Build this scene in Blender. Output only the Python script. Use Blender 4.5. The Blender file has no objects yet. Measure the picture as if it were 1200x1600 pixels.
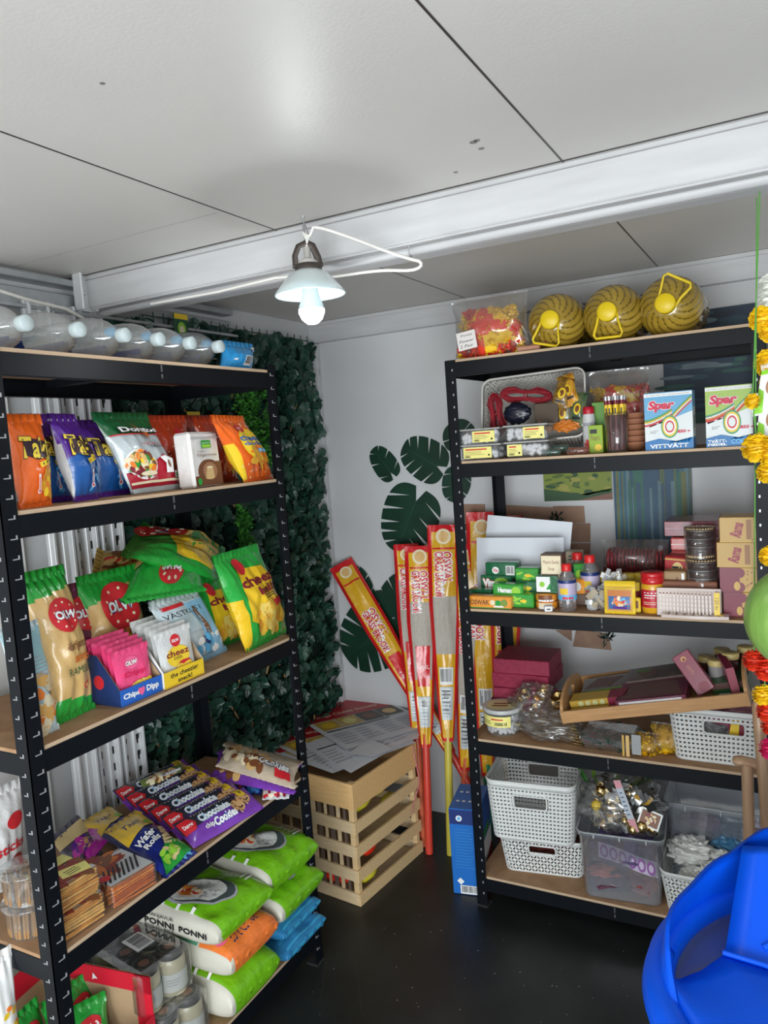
import bpy, bmesh, math, random
from mathutils import Vector, Matrix, Euler, noise
from mathutils.geometry import tessellate_polygon
pi = math.pi
SC = bpy.context.scene
COL = SC.collection
random.seed(7)

# ------------------------------------------------------------ camera, sky, exposure
FPX, YAW, PITCH, ROLL, CZ = 1191.43, .4954, -.0891, -.0697, 1.556
FW = Vector((-math.sin(YAW)*math.cos(PITCH), math.cos(YAW)*math.cos(PITCH), math.sin(PITCH)))
_r = Vector((math.cos(YAW), math.sin(YAW), 0)); _u = _r.cross(FW)
RT = _r*math.cos(ROLL)+_u*math.sin(ROLL); UP = _u*math.cos(ROLL)-_r*math.sin(ROLL)
CAM = Vector((0, 0, CZ))
cd = bpy.data.cameras.new('camera'); cam = bpy.data.objects.new('camera', cd); COL.objects.link(cam)
cd.sensor_fit = 'VERTICAL'; cd.sensor_height = 36; cd.lens = FPX*36/1600; cd.clip_start = .02
cam.matrix_world = Matrix(((RT.x, UP.x, -FW.x, 0), (RT.y, UP.y, -FW.y, 0), (RT.z, UP.z, -FW.z, CZ), (0, 0, 0, 1)))
SC.camera = cam
w = bpy.data.worlds.new('daylight'); SC.world = w; w.use_nodes = True
_nt = w.node_tree; _bg = _nt.nodes['Background']; _bg.inputs[1].default_value = .52
_tc0 = _nt.nodes.new('ShaderNodeTexCoord'); _sx = _nt.nodes.new('ShaderNodeSeparateXYZ'); _mr = _nt.nodes.new('ShaderNodeMapRange'); _cr = _nt.nodes.new('ShaderNodeValToRGB')
_mr.inputs['From Min'].default_value = -1; _nt.links.new(_tc0.outputs['Generated'], _sx.inputs[0]); _nt.links.new(_sx.outputs['Z'], _mr.inputs[0]); _nt.links.new(_mr.outputs[0], _cr.inputs[0]); _nt.links.new(_cr.outputs[0], _bg.inputs[0])
_cr.color_ramp.elements[0].color = (1.0, .90, .78, 1); _cr.color_ramp.elements[0].position = .35; _cr.color_ramp.elements[1].color = (.80, .91, 1.0, 1); _cr.color_ramp.elements[1].position = .6
SC.view_settings.view_transform = 'Standard'; SC.view_settings.look = 'None'
SC.view_settings.gamma = 1; SC.view_settings.use_curve_mapping = False
SC.view_settings.exposure = 0.92

def area(name, loc, target, sx, sy, power, col):
    l = bpy.data.lights.new(name, 'AREA'); l.shape = 'RECTANGLE'; l.size = sx; l.size_y = sy; l.energy = power; l.color = col
    o = bpy.data.objects.new(name, l); COL.objects.link(o); o.location = loc
    o.rotation_euler = (Vector(target)-Vector(loc)).to_track_quat('-Z', 'Y').to_euler()
area('open_front_daylight', (.3, -1.2, .85), (-.7, 2.2, .62), 2.4, 1.4, 62, (.90, .965, 1.0))

# ------------------------------------------------------------ pixels to points
def ray(p): return FW+RT*((p[0]-600)/FPX)-UP*((p[1]-800)/FPX)
def at(p, X=None, Y=None, Z=None):
    d = ray(p)
    t = X/d.x if X is not None else Y/d.y if Y is not None else (Z-CZ)/d.z
    return CAM+d*t
def frame(o, x, y, z):
    x, y, z = x.normalized(), y.normalized(), z.normalized()
    return Matrix(((x.x, y.x, z.x, o.x), (x.y, y.y, z.y, o.y), (x.z, y.z, z.z, o.z), (0, 0, 0, 1)))
SHEAR = [0]
def stand(l, r, t, z, lean=0, tilt=None, X=None, Y=None, yaw=0):
    """upright item on the level z whose base spans pixels l..r on the plane X= or Y=; t = pixel of its top centre"""
    if X is not None or Y is not None: A, B = at(l, X=X, Y=Y), at(r, X=X, Y=Y); A.z = B.z = z
    else: A, B = at(l, Z=z), at(r, Z=z)
    o = (A+B)/2; Xv = B-A; w = Xv.length; Xv = Matrix.Rotation(yaw, 3, 'Z') @ Xv.normalized(); w /= max(.6, math.cos(yaw))
    Yv = Vector((-Xv.y, Xv.x, 0)); U = Vector((0, 0, 1))*math.cos(lean)+Yv*math.sin(lean)
    n = Xv.cross(U); d = ray(t); k = (o-CAM).dot(n)/d.dot(n); T = CAM+d*k-o
    h = T.dot(U); a = 0
    if tilt is None: SHEAR[0] = T.dot(Xv)/h
    elif tilt == 'rot': a = math.atan2(T.dot(Xv), h)
    else: a = tilt
    h = h/math.cos(a)
    X2 = Xv*math.cos(a)-U*math.sin(a); U2 = U*math.cos(a)+Xv*math.sin(a)
    o = o+Vector((0, 0, abs(math.sin(a))*w/2))
    return frame(o, X2, -(X2.cross(U2)), U2), w, h
def tri(bl, br, tl):
    """item from three world points: base left, base right, top left; returns matrix (base centre), width, height"""
    X = br-bl; w = X.length; X.normalize(); u = tl-bl; k = u.dot(X); u = u-X*k; SHEAR[0] = k/u.length; h = u.length; u.normalize()
    return frame((bl+br)/2, X, -(X.cross(u)), u), w, h
def lay(p0, p1, p2, z, up=True):
    """item lying on level z: near edge p0-p1, far edge through p2"""
    A, B, C = at(p0, Z=z), at(p1, Z=z), at(p2, Z=z); X = B-A; w = X.length; X.normalize()
    Yv = Vector((-X.y, X.x, 0)); l = (C-A).dot(Yv)
    return (A+B)/2, X, Yv, w, l

# ------------------------------------------------------------ materials
_m = {}
def M(name, col=(.8, .8, .8), rough=.5, metal=0, coat=0, bump=0, bscale=60, var=.06, vscale=8, emit=0, stretch=(1, 1, 1), col2=None, spec=.5, sss=0, trans=0):
    if name in _m: return _m[name]
    m = bpy.data.materials.new(name); m.use_nodes = True; nt = m.node_tree; b = nt.nodes['Principled BSDF']; L = nt.links.new
    b.inputs['Roughness'].default_value = rough; b.inputs['Metallic'].default_value = metal
    b.inputs['Coat Weight'].default_value = coat; b.inputs['Coat Roughness'].default_value = .15
    b.inputs['Specular IOR Level'].default_value = spec
    if trans: b.inputs['Transmission Weight'].default_value = trans
    tc = nt.nodes.new('ShaderNodeTexCoord'); mp = nt.nodes.new('ShaderNodeMapping'); mp.inputs['Scale'].default_value = stretch
    L(tc.outputs['Object'], mp.inputs['Vector'])
    n = nt.nodes.new('ShaderNodeTexNoise'); n.inputs['Scale'].default_value = vscale; n.inputs['Detail'].default_value = 5
    L(mp.outputs[0], n.inputs['Vector'])
    r = nt.nodes.new('ShaderNodeValToRGB'); r.color_ramp.elements[0].position = .3; r.color_ramp.elements[1].position = .7
    c2 = col2 or tuple(min(1, c*(1+var)) for c in col); c1 = col if col2 else tuple(c*(1-var) for c in col)
    r.color_ramp.elements[0].color = (*c1, 1); r.color_ramp.elements[1].color = (*c2, 1)
    L(n.outputs['Fac'], r.inputs[0]); L(r.outputs[0], b.inputs['Base Color'])
    if bump:
        n2 = nt.nodes.new('ShaderNodeTexNoise'); n2.inputs['Scale'].default_value = bscale; n2.inputs['Detail'].default_value = 3
        L(mp.outputs[0], n2.inputs['Vector'])
        bp = nt.nodes.new('ShaderNodeBump'); bp.inputs['Strength'].default_value = min(1, bump); bp.inputs['Distance'].default_value = .002 if bump < .5 else .007
        L(n2.outputs['Fac'], bp.inputs['Height']); L(bp.outputs[0], b.inputs['Normal'])
    if emit:
        b.inputs['Emission Color'].default_value = (*col, 1); b.inputs['Emission Strength'].default_value = emit
    _m[name] = m; return m
def CLR(name, tint=(1, 1, 1), gloss=.12, rough=.08, haze=.0, hazecol=(.9, .9, .9)):
    """clear plastic: see-through with a facing-dependent sheen and an optional milky share"""
    if name in _m: return _m[name]
    m = bpy.data.materials.new(name); m.use_nodes = True; nt = m.node_tree; L = nt.links.new
    nt.nodes.remove(nt.nodes['Principled BSDF']); out = nt.nodes['Material Output']
    t = nt.nodes.new('ShaderNodeBsdfTransparent'); t.inputs[0].default_value = (*tint, 1)
    g = nt.nodes.new('ShaderNodeBsdfGlossy'); g.inputs['Roughness'].default_value = rough
    d = nt.nodes.new('ShaderNodeBsdfDiffuse'); d.inputs[0].default_value = (*hazecol, 1)
    lw = nt.nodes.new('ShaderNodeLayerWeight'); lw.inputs[0].default_value = .25
    mr = nt.nodes.new('ShaderNodeMapRange'); mr.inputs['To Min'].default_value = gloss*.4; mr.inputs['To Max'].default_value = min(1, gloss*4)
    tc = nt.nodes.new('ShaderNodeTexCoord'); n2 = nt.nodes.new('ShaderNodeTexNoise'); n2.inputs['Scale'].default_value = 30
    bp = nt.nodes.new('ShaderNodeBump'); bp.inputs['Strength'].default_value = .35; bp.inputs['Distance'].default_value = .003
    L(tc.outputs['Object'], n2.inputs['Vector']); L(n2.outputs['Fac'], bp.inputs['Height']); L(bp.outputs[0], g.inputs['Normal'])
    a = nt.nodes.new('ShaderNodeMixShader'); a.inputs[0].default_value = haze
    b = nt.nodes.new('ShaderNodeMixShader')
    L(lw.outputs['Facing'], mr.inputs[0]); L(mr.outputs[0], b.inputs[0])
    L(t.outputs[0], a.inputs[1]); L(d.outputs[0], a.inputs[2]); L(a.outputs[0], b.inputs[1]); L(g.outputs[0], b.inputs[2]); L(b.outputs[0], out.inputs[0])
    _m[name] = m; return m
def foil(name, col=(.5, .5, .5), rough=.28): return M(name, col, rough, coat=.5, bump=.75, bscale=26, var=.08, vscale=14)
def ink(name, col=(.5, .5, .5), rough=.4): return M(name, col, rough, var=.03)
BLK = M('black_powder_coat', (.004, .0055, .008), .42, spec=.18, bump=.05, bscale=300)
BOARD = M('raw_hardboard', (.31, .175, .09), .8, spec=.25, bump=.15, bscale=250, col2=(.41, .25, .14), vscale=22)
BEDGE = M('hardboard_edge', (.50, .36, .24), .8, var=.1)
WHITE = ink('white_ink', (.85, .85, .84)); BLACK = ink('black_ink', (.012, .012, .014)); RED = ink('red_ink', (.62, .02, .03))
DRED = ink('dark_red_ink', (.22, .012, .03)); YEL = ink('yellow_ink', (.85, .58, .03)); LYEL = ink('pale_yellow_ink', (.85, .78, .25))
GRN = ink('green_ink', (.02, .32, .05)); DGRN = ink('dark_green_ink', (.008, .09, .035)); BLU = ink('blue_ink', (.02, .12, .5))
LBLU = ink('light_blue_ink', (.12, .45, .75)); NAVY = ink('navy_ink', (.01, .03, .16)); PUR = ink('purple_ink', (.12, .02, .28))
ORG = ink('orange_ink', (.85, .22, .03)); PNK = ink('pink_ink', (.85, .12, .28)); TAN = ink('tan_ink', (.72, .46, .18))
BRN = ink('brown_ink', (.2, .07, .025)); GRY = ink('grey_ink', (.4, .4, .42)); CRM = ink('cream_ink', (.82, .72, .5)); LGRN = ink('lime_ink', (.3, .62, .05))
GOLDI = ink('gold_ink', (.62, .38, .08)); SILV = M('bare_steel', (.55, .55, .56), .35, metal=.7, var=.1)
DARK = M('dark_gap', (.01, .01, .01), .9)

# ------------------------------------------------------------ mesh builder
class MB:
    def __init__(s): s.v = []; s.f = []; s.m = []; s.sm = []; s.mats = []; s.xf = Matrix()
    def mi(s, m):
        if m not in s.mats: s.mats.append(m)
        return s.mats.index(m)
    def add(s, V, F, m, smooth=False, xf=None):
        b = len(s.v); X = s.xf @ xf if xf is not None else s.xf
        s.v += [X @ Vector(p) for p in V]
        many = isinstance(m, list)
        for k, f in enumerate(F):
            s.f.append([b+i for i in f]); s.m.append(s.mi(m[k] if many else m)); s.sm.append(smooth)
    def box(s, c, d, m, bev=0, xf=None):
        a = [q/2 for q in d]; bv = min(bev, *[q*.98 for q in a]) if bev else 0
        if not bv:
            V = [(c[0]+x*a[0], c[1]+y*a[1], c[2]+z*a[2]) for x in (-1, 1) for y in (-1, 1) for z in (-1, 1)]
            s.add(V, [(0, 1, 3, 2), (4, 6, 7, 5), (0, 4, 5, 1), (2, 3, 7, 6), (0, 2, 6, 4), (1, 5, 7, 3)], m, xf=xf); return
        V = []; ix = {}
        for x in (-1, 1):
            for y in (-1, 1):
                for z in (-1, 1):
                    for k in range(3):
                        q = [x*(a[0]-bv), y*(a[1]-bv), z*(a[2]-bv)]; q[k] = (x, y, z)[k]*a[k]
                        ix[x, y, z, k] = len(V); V.append((c[0]+q[0], c[1]+q[1], c[2]+q[2]))
        F = []
        for k in range(3):
            i, j = (k+1) % 3, (k+2) % 3
            for sg in (-1, 1):
                f = []
                for p, q in ((-1, -1), (1, -1), (1, 1), (-1, 1)):
                    t = [0]*3; t[k] = sg; t[i] = p; t[j] = q; f.append(ix[t[0], t[1], t[2], k])
                F.append(f if sg > 0 else f[::-1])
            for p in (-1, 1):
                for q in (-1, 1):
                    e = []
                    for sg, kk in ((-1, i), (1, i), (1, j), (-1, j)):
                        t = [0]*3; t[k] = sg; t[i] = p; t[j] = q; e.append(ix[t[0], t[1], t[2], kk])
                    F.append(e if p*q < 0 else e[::-1])
        for x in (-1, 1):
            for y in (-1, 1):
                for z in (-1, 1):
                    f = [ix[x, y, z, k] for k in range(3)]; F.append(f if x*y*z > 0 else f[::-1])
        s.add(V, F, m, xf=xf)
    def lathe(s, prof, m, n=24, xf=None, smooth=True, mats=None, tw=0, wob=None, fm=None):
        V = []; F = []; mm = []
        for i, (r, z) in enumerate(prof):
            for k in range(n):
                a = 2*pi*k/n+tw*i; rr = r*(1+(wob(a, z) if wob else 0)); V.append((rr*math.cos(a), rr*math.sin(a), z))
        for i in range(len(prof)-1):
            for k in range(n):
                F.append((i*n+k, i*n+(k+1) % n, (i+1)*n+(k+1) % n, (i+1)*n+k)); mm.append(fm(2*pi*(k+.5)/n+tw*(i+.5), prof[i][1]) if fm else mats[i] if mats else m)
        s.add(V, F, mm, smooth, xf)
        if prof[0][0] > 1e-4: s.add(V[:n], [list(range(n))[::-1]], mm[0], False, xf)
        if prof[-1][0] > 1e-4: s.add(V[-n:], [list(range(n))], mm[-1], False, xf)
    def cyl(s, c, r, h, m, n=20, r2=None, xf=None):
        r2 = r if r2 is None else r2; t = Matrix.Translation(c); s.lathe([(r, 0), (r2, h)], m, n, xf=(xf @ t if xf is not None else t))
    def tube(s, pts, r, m, n=8, closed=False, cap=True, flat=1):
        P = [Vector(p) for p in pts]; V = []; F = []; N = len(P); up = Vector((0, 0, 1)); pn = None
        for i, p in enumerate(P):
            t = ((P[(i+1) % N] if closed or i < N-1 else p)-(P[i-1] if closed or i > 0 else p))
            t = t.normalized() if t.length > 1e-9 else Vector((0, 0, 1))
            if pn is None: pn = t.cross(up if abs(t.z) < .9 else Vector((1, 0, 0))).normalized()
            pn = (pn-t*pn.dot(t)).normalized(); b = t.cross(pn); rr = r[i] if isinstance(r, (list, tuple)) else r
            for k in range(n):
                a = 2*pi*k/n; V.append(p+pn*math.cos(a)*rr+b*math.sin(a)*rr*flat)
        for i in range(N if closed else N-1):
            for k in range(n):
                j = (i+1) % N; F.append((i*n+k, i*n+(k+1) % n, j*n+(k+1) % n, j*n+k))
        s.add(V, F, m, True)
        if cap and not closed:
            s.add(V[:n], [list(range(n))[::-1]], m); s.add(V[-n:], [list(range(n))], m)
    def poly(s, pts, m, th=0, xf=None):
        """flat outline in local x,z plane at y=0, with thickness th backwards (+y)"""
        T = tessellate_polygon([[Vector((p[0], p[1], 0)) for p in pts]]); n = len(pts)
        V = [(p[0], 0, p[1]) for p in pts]; s.add(V, [list(t) for t in T], m, xf=xf)
        if th:
            V2 = [(p[0], th, p[1]) for p in pts]; s.add(V2, [list(t)[::-1] for t in T], m, xf=xf)
            s.add(V+V2, [(i, (i+1) % n, n+(i+1) % n, n+i) for i in range(n)], m, xf=xf)
    def ball(s, c, r, m, n=10, k=7, sc=(1, 1, 1), nz=0, seed=0, mf=None):
        V = []; F = []; c = Vector(c)
        for i in range(k+1):
            ph = pi*i/k
            for j in range(n):
                th = 2*pi*j/n; d = Vector((math.sin(ph)*math.cos(th), math.sin(ph)*math.sin(th), math.cos(ph)))
                rr = r*(1+(nz*noise.noise(d*2.5+Vector((seed, seed*.7, 0))) if nz else 0))
                V.append(c+Vector((d.x*sc[0], d.y*sc[1], d.z*sc[2]))*rr)
        mm = []
        for i in range(k):
            for j in range(n):
                F.append((i*n+j, (i+1)*n+j, (i+1)*n+(j+1) % n, i*n+(j+1) % n)); mm.append(mf(V[i*n+j]-c) if mf else m)
        s.add(V, F, mm, True)
    def obj(s, name, parent=None, mat=None, label=None):
        me = bpy.data.meshes.new(name); me.from_pydata([tuple(p) for p in s.v], [], s.f)
        for m in s.mats: me.materials.append(m)
        me.polygons.foreach_set('material_index', s.m); me.polygons.foreach_set('use_smooth', s.sm); me.update()
        o = bpy.data.objects.new(name, me); COL.objects.link(o)
        if parent: o.parent = parent
        if mat is not None: o.matrix_world = mat
        if label: o['label'] = label
        return o
def tag(o, label, cat, group=None, kind=None):
    if label: o['label'] = label
    if cat: o['category'] = cat
    if group: o['group'] = group
    if kind: o['kind'] = kind
    return o
def empty(name, mat, label, cat, group=None):
    o = bpy.data.objects.new(name, None); COL.objects.link(o); o.empty_display_size = .05
    o.matrix_world = mat; return tag(o, label, cat, group)
def TR(x, y, z, rz=0): return Matrix.Translation((x, y, z)) @ Matrix.Rotation(rz, 4, 'Z')
def structure(mb, name):
    o = mb.obj(name); o['kind'] = 'structure'; return o

# ------------------------------------------------------------ printed artwork that follows a surface
_tc = {}
def glyphs(s, bold):
    if (s, bold) in _tc: return _tc[s, bold]
    cu = bpy.data.curves.new('t', 'FONT'); cu.body = s; cu.offset = bold; cu.resolution_u = 2
    ob = bpy.data.objects.new('t', cu); me = ob.to_mesh()
    V = [(v.co.x, v.co.y) for v in me.vertices]; F = [tuple(p.vertices) for p in me.polygons]
    ob.to_mesh_clear(); bpy.data.objects.remove(ob); bpy.data.curves.remove(cu)
    if not V: V = [(0, 0)]
    x0, x1 = min(v[0] for v in V), max(v[0] for v in V); y0, y1 = min(v[1] for v in V), max(v[1] for v in V)
    r = ([((v[0]-(x0+x1)/2), (v[1]-(y0+y1)/2)) for v in V], F, max(x1-x0, 1e-3), max(y1-y0, 1e-3)); _tc[s, bold] = r; return r
class Art:
    """a: -1..1 across, b: 0..1 up; F(x, z, off) gives the point"""
    def __init__(s, mb, F, W, H, off=.0009): s.mb, s.F, s.W, s.H, s.off = mb, F, W, H, off
    def _emit(s, P, Fc, m, smooth=True):
        s.mb.add([s.F(x, z, s.off) for x, z in P], Fc, m, smooth); s.off += .00022
    def _c(s, a, b): return a*s.W/2, b*s.H
    def rect(s, a0, b0, a1, b1, m, rot=0, nx=None, ny=None):
        x0, z0 = s._c(a0, b0); x1, z1 = s._c(a1, b1); nx = nx or max(1, int(abs(x1-x0)/.009)); ny = ny or max(1, int(abs(z1-z0)/.009))
        cx, cz = (x0+x1)/2, (z0+z1)/2; c, q = math.cos(rot), math.sin(rot); P = []
        for j in range(ny+1):
            for i in range(nx+1):
                x, z = x0+(x1-x0)*i/nx-cx, z0+(z1-z0)*j/ny-cz; P.append((cx+c*x-q*z, cz+q*x+c*z))
        s._emit(P, [(j*(nx+1)+i, j*(nx+1)+i+1, (j+1)*(nx+1)+i+1, (j+1)*(nx+1)+i) for j in range(ny) for i in range(nx)], m)
    def star(s, cx, cz, pts, m):
        n = len(pts); R = max(1, int(max(math.hypot(*p) for p in pts)/.009)); P = [(cx, cz)]; F = []
        for r in range(1, R+1): P += [(cx+p[0]*r/R, cz+p[1]*r/R) for p in pts]
        F += [(0, 1+k, 1+(k+1) % n) for k in range(n)]
        for r in range(R-1):
            b = 1+r*n; F += [(b+k, b+n+k, b+n+(k+1) % n, b+(k+1) % n) for k in range(n)]
        s._emit(P, F, m)
    def ell(s, a, b, ra, rb, m, rot=0, n=22, wob=0):
        cx, cz = s._c(a, b); rx = ra*s.W/2; rz = rb*s.H if rb else rx; c, q = math.cos(rot), math.sin(rot)
        L = []
        for k in range(n):
            t = 2*pi*k/n; w = 1+(wob*random.uniform(-1, 1) if wob else 0); x, z = rx*math.cos(t)*w, rz*math.sin(t)*w; L.append((c*x-q*z, q*x+c*z))
        s.star(cx, cz, L, m)
    def poly(s, pts, m):
        P = [s._c(*p) for p in pts]; cx = sum(p[0] for p in P)/len(P); cz = sum(p[1] for p in P)/len(P)
        Q = []
        for i, p in enumerate(P):
            q = P[(i+1) % len(P)]; n = max(1, int(math.hypot(q[0]-p[0], q[1]-p[1])/.012))
            Q += [(p[0]+(q[0]-p[0])*k/n-cx, p[1]+(q[1]-p[1])*k/n-cz) for k in range(n)]
        s.star(cx, cz, Q, m)
    def text(s, t, a, b, tw, th, m, rot=0, bold=0, shear=0, out=None, outb=.05):
        cx, cz = s._c(a, b); tw *= s.W; th *= s.H; c, q = math.cos(rot), math.sin(rot)
        _, _, gw, gh = glyphs(t, bold)
        for mm, bb in ([(out, bold+outb)] if out else [])+[(m, bold)]:
            V, F, _, _ = glyphs(t, bb); P = []
            for x, y in V:
                x, y = x*tw/gw, y*th/gh; x += shear*y; P.append((cx+c*x-q*y, cz+q*x+c*y))
            s._emit(P, F, mm)
    def lines(s, a0, b0, a1, b1, n, m, fill=.5):
        for k in range(n):
            b = b1+(b0-b1)*(k+.5)/n; h = (b1-b0)/n*fill/2; e = a1-(a1-a0)*random.uniform(0, .3)
            s.rect(a0, b-h, e, b+h, m); s.off -= .00022
        s.off += .00022
    def bars(s, a0, b0, a1, b1, m=None, n=18, bg=True):
        if bg: s.rect(a0, b0, a1, b1, WHITE)
        w = (a1-a0)*.86; x = a0+(a1-a0)*.07; r = random.Random(5); hh = (b1-b0)
        for k in range(n):
            q = w/n; s.rect(x+k*q, b0+hh*.18, x+k*q+q*r.uniform(.25, .75), b1-hh*.08, m or BLACK, nx=1); s.off -= .00022
        s.off += .00022
    def heap(s, a, b, ra, rb, n, mats, sz=.02, el=1.5, seed=1):
        r = random.Random(seed)
        for k in range(n):
            t = r.uniform(0, 2*pi); q = math.sqrt(r.random()); e = sz*r.uniform(.6, 1.3)
            s.ell(a+ra*q*math.cos(t), b+rb*q*math.sin(t), e*el, e*s.W/2/s.H*1.0, r.choice(mats), rot=r.uniform(0, pi), n=8); s.off -= .00022*.85

# ------------------------------------------------------------ bags
def bag_surf(w, h, d, seed=0, pinch=.07, lo=.5, hi=.6, crump=1., bend=0, tap=0, sh=0):
    def e(t): return min(1, (max(0, min(1, (t-.03)/.35))**lo))*min(1, (max(0, min(1, (.965-t)/.42))**hi))
    def S(u, v, off=0, side=-1):
        s_ = max(-1, min(1, 2*u/w)); t = v/h; q = e(t)
        th = d/2*q*(max(0, 1-abs(s_)**2.4))**.55
        nz = noise.noise(Vector((u*16+seed*3.1, v*11+side, seed)))*.009+noise.noise(Vector((u*50+seed, v*24, seed+5)))*.0045
        ed = max(0, 1-q)**2
        nz = nz*crump*(.25+.75*q)*min(1, 4*(1-abs(s_)))+ed*crump*.0015*math.sin(u*330+seed)*min(1, 5*(1-abs(s_)))
        x = u*(1-pinch*q+tap*(t-.5))+noise.noise(Vector((seed, v*14, 3+(s_ > 0))))*.004*crump*s_
        x += sh*v; y = side*(th+off)+nz*side+bend*(t*t)
        return Vector((x, y, v))
    return S
def bag(name, label, cat, mat, w, h, d, colf, art=None, back=None, seed=1, group=None, crump=1., bend=0, seals=True, nx=36, ny=46, sealm=None, lo=.5, hi=.6, pinch=.07, tap=0, ztop=.012, parent=None):
    sh = SHEAR[0]; SHEAR[0] = 0; S = bag_surf(w, h, d, seed, pinch, lo, hi, crump, bend, tap, sh); mb = MB(); mb.xf = Matrix.Translation((0, 0, 0))
    for side in (-1, 1):
        V = []; F = []; mm = []
        for j in range(ny+1):
            for i in range(nx+1): V.append(S((i/nx-.5)*w, j/ny*h, 0, side))
        for j in range(ny):
            for i in range(nx):
                a = j*(nx+1)+i; f = (a, a+1, a+nx+2, a+nx+1); F.append(f if side < 0 else f[::-1])
                c = colf((i+.5)/nx*2-1, (j+.5)/ny, side) if callable(colf) else colf; mm.append(c)
        mb.add(V, F, mm, True)
    if art: art(Art(mb, lambda x, z, o: S(x, z, o), w, h, .0024))
    o = mb.obj(name, parent, mat)
    if not parent: tag(o, label, cat, group)
    if seals:
        for nm, z0, z1, t in (('bottom_seal', .012, -.004, 0), ('top_seal', h-.012, h+ztop, 1)):
            if nm == 'bottom_seal' and seals == 'top': continue
            sb = MB(); n = 40; V = []; F = []; b = S(0, min(h, max(0, z0)))
            for i in range(n+1):
                u = (i/n-.5)*w*(1+tap*(t-.5))+sh*h*t; yy = bend*t+(.0012*math.sin(u*330+seed))*crump
                zz = z1+(.0025 if i % 2 else 0)*(1 if t else -1)*0
                V += [(u, yy-.0016, z0), (u, yy-.0016, zz), (u, yy+.0016, z0), (u, yy+.0016, zz)]
            for i in range(n):
                a = i*4; F += [(a, a+4, a+5, a+1), (a+2, a+3, a+7, a+6), (a+1, a+5, a+7, a+3)]
            sm = sealm[t] if isinstance(sealm, tuple) else sealm or (colf(0, t, -1) if callable(colf) else colf)
            sb.add(V, F, sm, True); sb.obj(nm, o)
    return o
def cb(w, h, d, m, bev=.002):
    """carton as MB with face functions; base centre at origin, front is -y"""
    mb = MB(); mb.box((0, 0, h/2), (w, d, h), m, bev); return mb
def Ffront(d): return lambda x, z, o: Vector((x, -d/2-o, z))
def Fright(w, d): return lambda x, z, o: Vector((w/2+o, x, z))
def Fleft(w, d): return lambda x, z, o: Vector((-w/2-o, -x, z))
def Ftop(h, d): return lambda x, y, o: Vector((x, y-d/2, h+o))
def Fcyl(r): return lambda x, z, o: Vector(((r+o)*math.sin(x/r), -(r+o)*math.cos(x/r), z))
def carton(name, label, cat, mat, w, h, d, m, front=None, right=None, left=None, top=None, group=None, bev=.0015, kids=True):
    mb = cb(w, h, d, m, bev)
    if front: front(Art(mb, Ffront(d), w, h, .0004))
    if right: right(Art(mb, Fright(w, d), d, h, .0004))
    if left: left(Art(mb, Fleft(w, d), d, h, .0004))
    if top: top(Art(mb, Ftop(h, d), w, d, .0004))
    return tag(mb.obj(name, None, mat), label, cat, group)
# ============================================================ the room
CE = 2.08; YB = 2.78; XW = -1.79
ceilm = M('ceiling_panel', (.60, .575, .54), .42, col2=(.68, .66, .625), vscale=1.6, spec=.42, bump=.12, bscale=160)
wallm = M('white_wall', (.55, .555, .56), .6, col2=(.62, .625, .63), vscale=2, bump=.03, bscale=80)
trimm = M('white_trim', (.50, .50, .505), .45, col2=(.57, .57, .575), vscale=5, stretch=(1, 8, 8))
floorm = M('black_floor', (.007, .009, .009), .42, col2=(.018, .022, .021), vscale=5, bump=.12, bscale=90, stretch=(1, 1, 1))
mb = MB(); mb.box((-.3, .65, -.05), (3.1, 4.5, .1), floorm)
r = random.Random(3)
speck = ink('pale_dust', (.35, .37, .36))
for k in range(150):
    x, y, q = r.uniform(-1.28, .1), r.uniform(1.1, 2.3), r.uniform(.0007, .0022); mb.add([(x-q, y-q, .0004), (x+q, y-q*.4, .0004), (x+q, y+q, .0004), (x-q*.5, y+q, .0004)], [(0, 1, 2, 3)], speck)
scr = ink('floor_scratch', (.028, .034, .034), .6)
for k in range(46):
    x, y, a, l, q = r.uniform(-1.25, -.1), r.uniform(1.1, 2.2), r.uniform(0, pi), r.uniform(.05, .4), .0009
    dx, dy = math.cos(a), math.sin(a); mb.add([(x-dy*q, y+dx*q, .0003), (x+dy*q, y-dx*q, .0003), (x+dx*l+dy*q, y+dy*l-dx*q, .0003), (x+dx*l-dy*q, y+dy*l+dx*q, .0003)], [(0, 1, 2, 3)], scr)
structure(mb, 'floor')
mb = MB(); mb.box((-.3, .65, CE+.03), (3.1, 4.5, .06), ceilm)
seam = ink('panel_seam', (.035, .03, .028))
for X in (-1.075, -.385, .305): mb.box((X, .65, CE-.0003), (.0035, 4.4, .001), seam)
mb.box((-.3, .65-.01, CE-.0003), (3, .0, .0), seam)
for Yy in (1.546,): mb.box((-.3, Yy-.004, CE-.0004), (3.0, .006, .001), seam)
mb.box((-1.43, 1.353, CE-.0002), (.7-.02, .0016, .0008), ink('faint_seam', (.3, .29, .28)))
sc2 = ink('ceiling_scuff', (.2, .19, .18))
for px, py, s_ in ((160, 130, .004), (712, 269, .005), (740, 222, .008), (752, 232, .006), (745, 219, .006)):
    p = at((px, py), Z=CE); mb.cyl((p.x, p.y, CE-.0006), s_, .001, sc2, 7)
structure(mb, 'ceiling')
mb = MB(); mb.box((-.3, YB+.03, CE/2), (3.1, .06, CE), wallm); structure(mb, 'wall_back')
mb = MB(); mb.box((XW-.03, .65, CE/2), (.06, 4.5, CE), wallm); structure(mb, 'wall_left')
mb = MB(); mb.box((1.23, .9, CE/2), (.06, 3.9, CE), wallm); structure(mb, 'wall_right')
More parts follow.
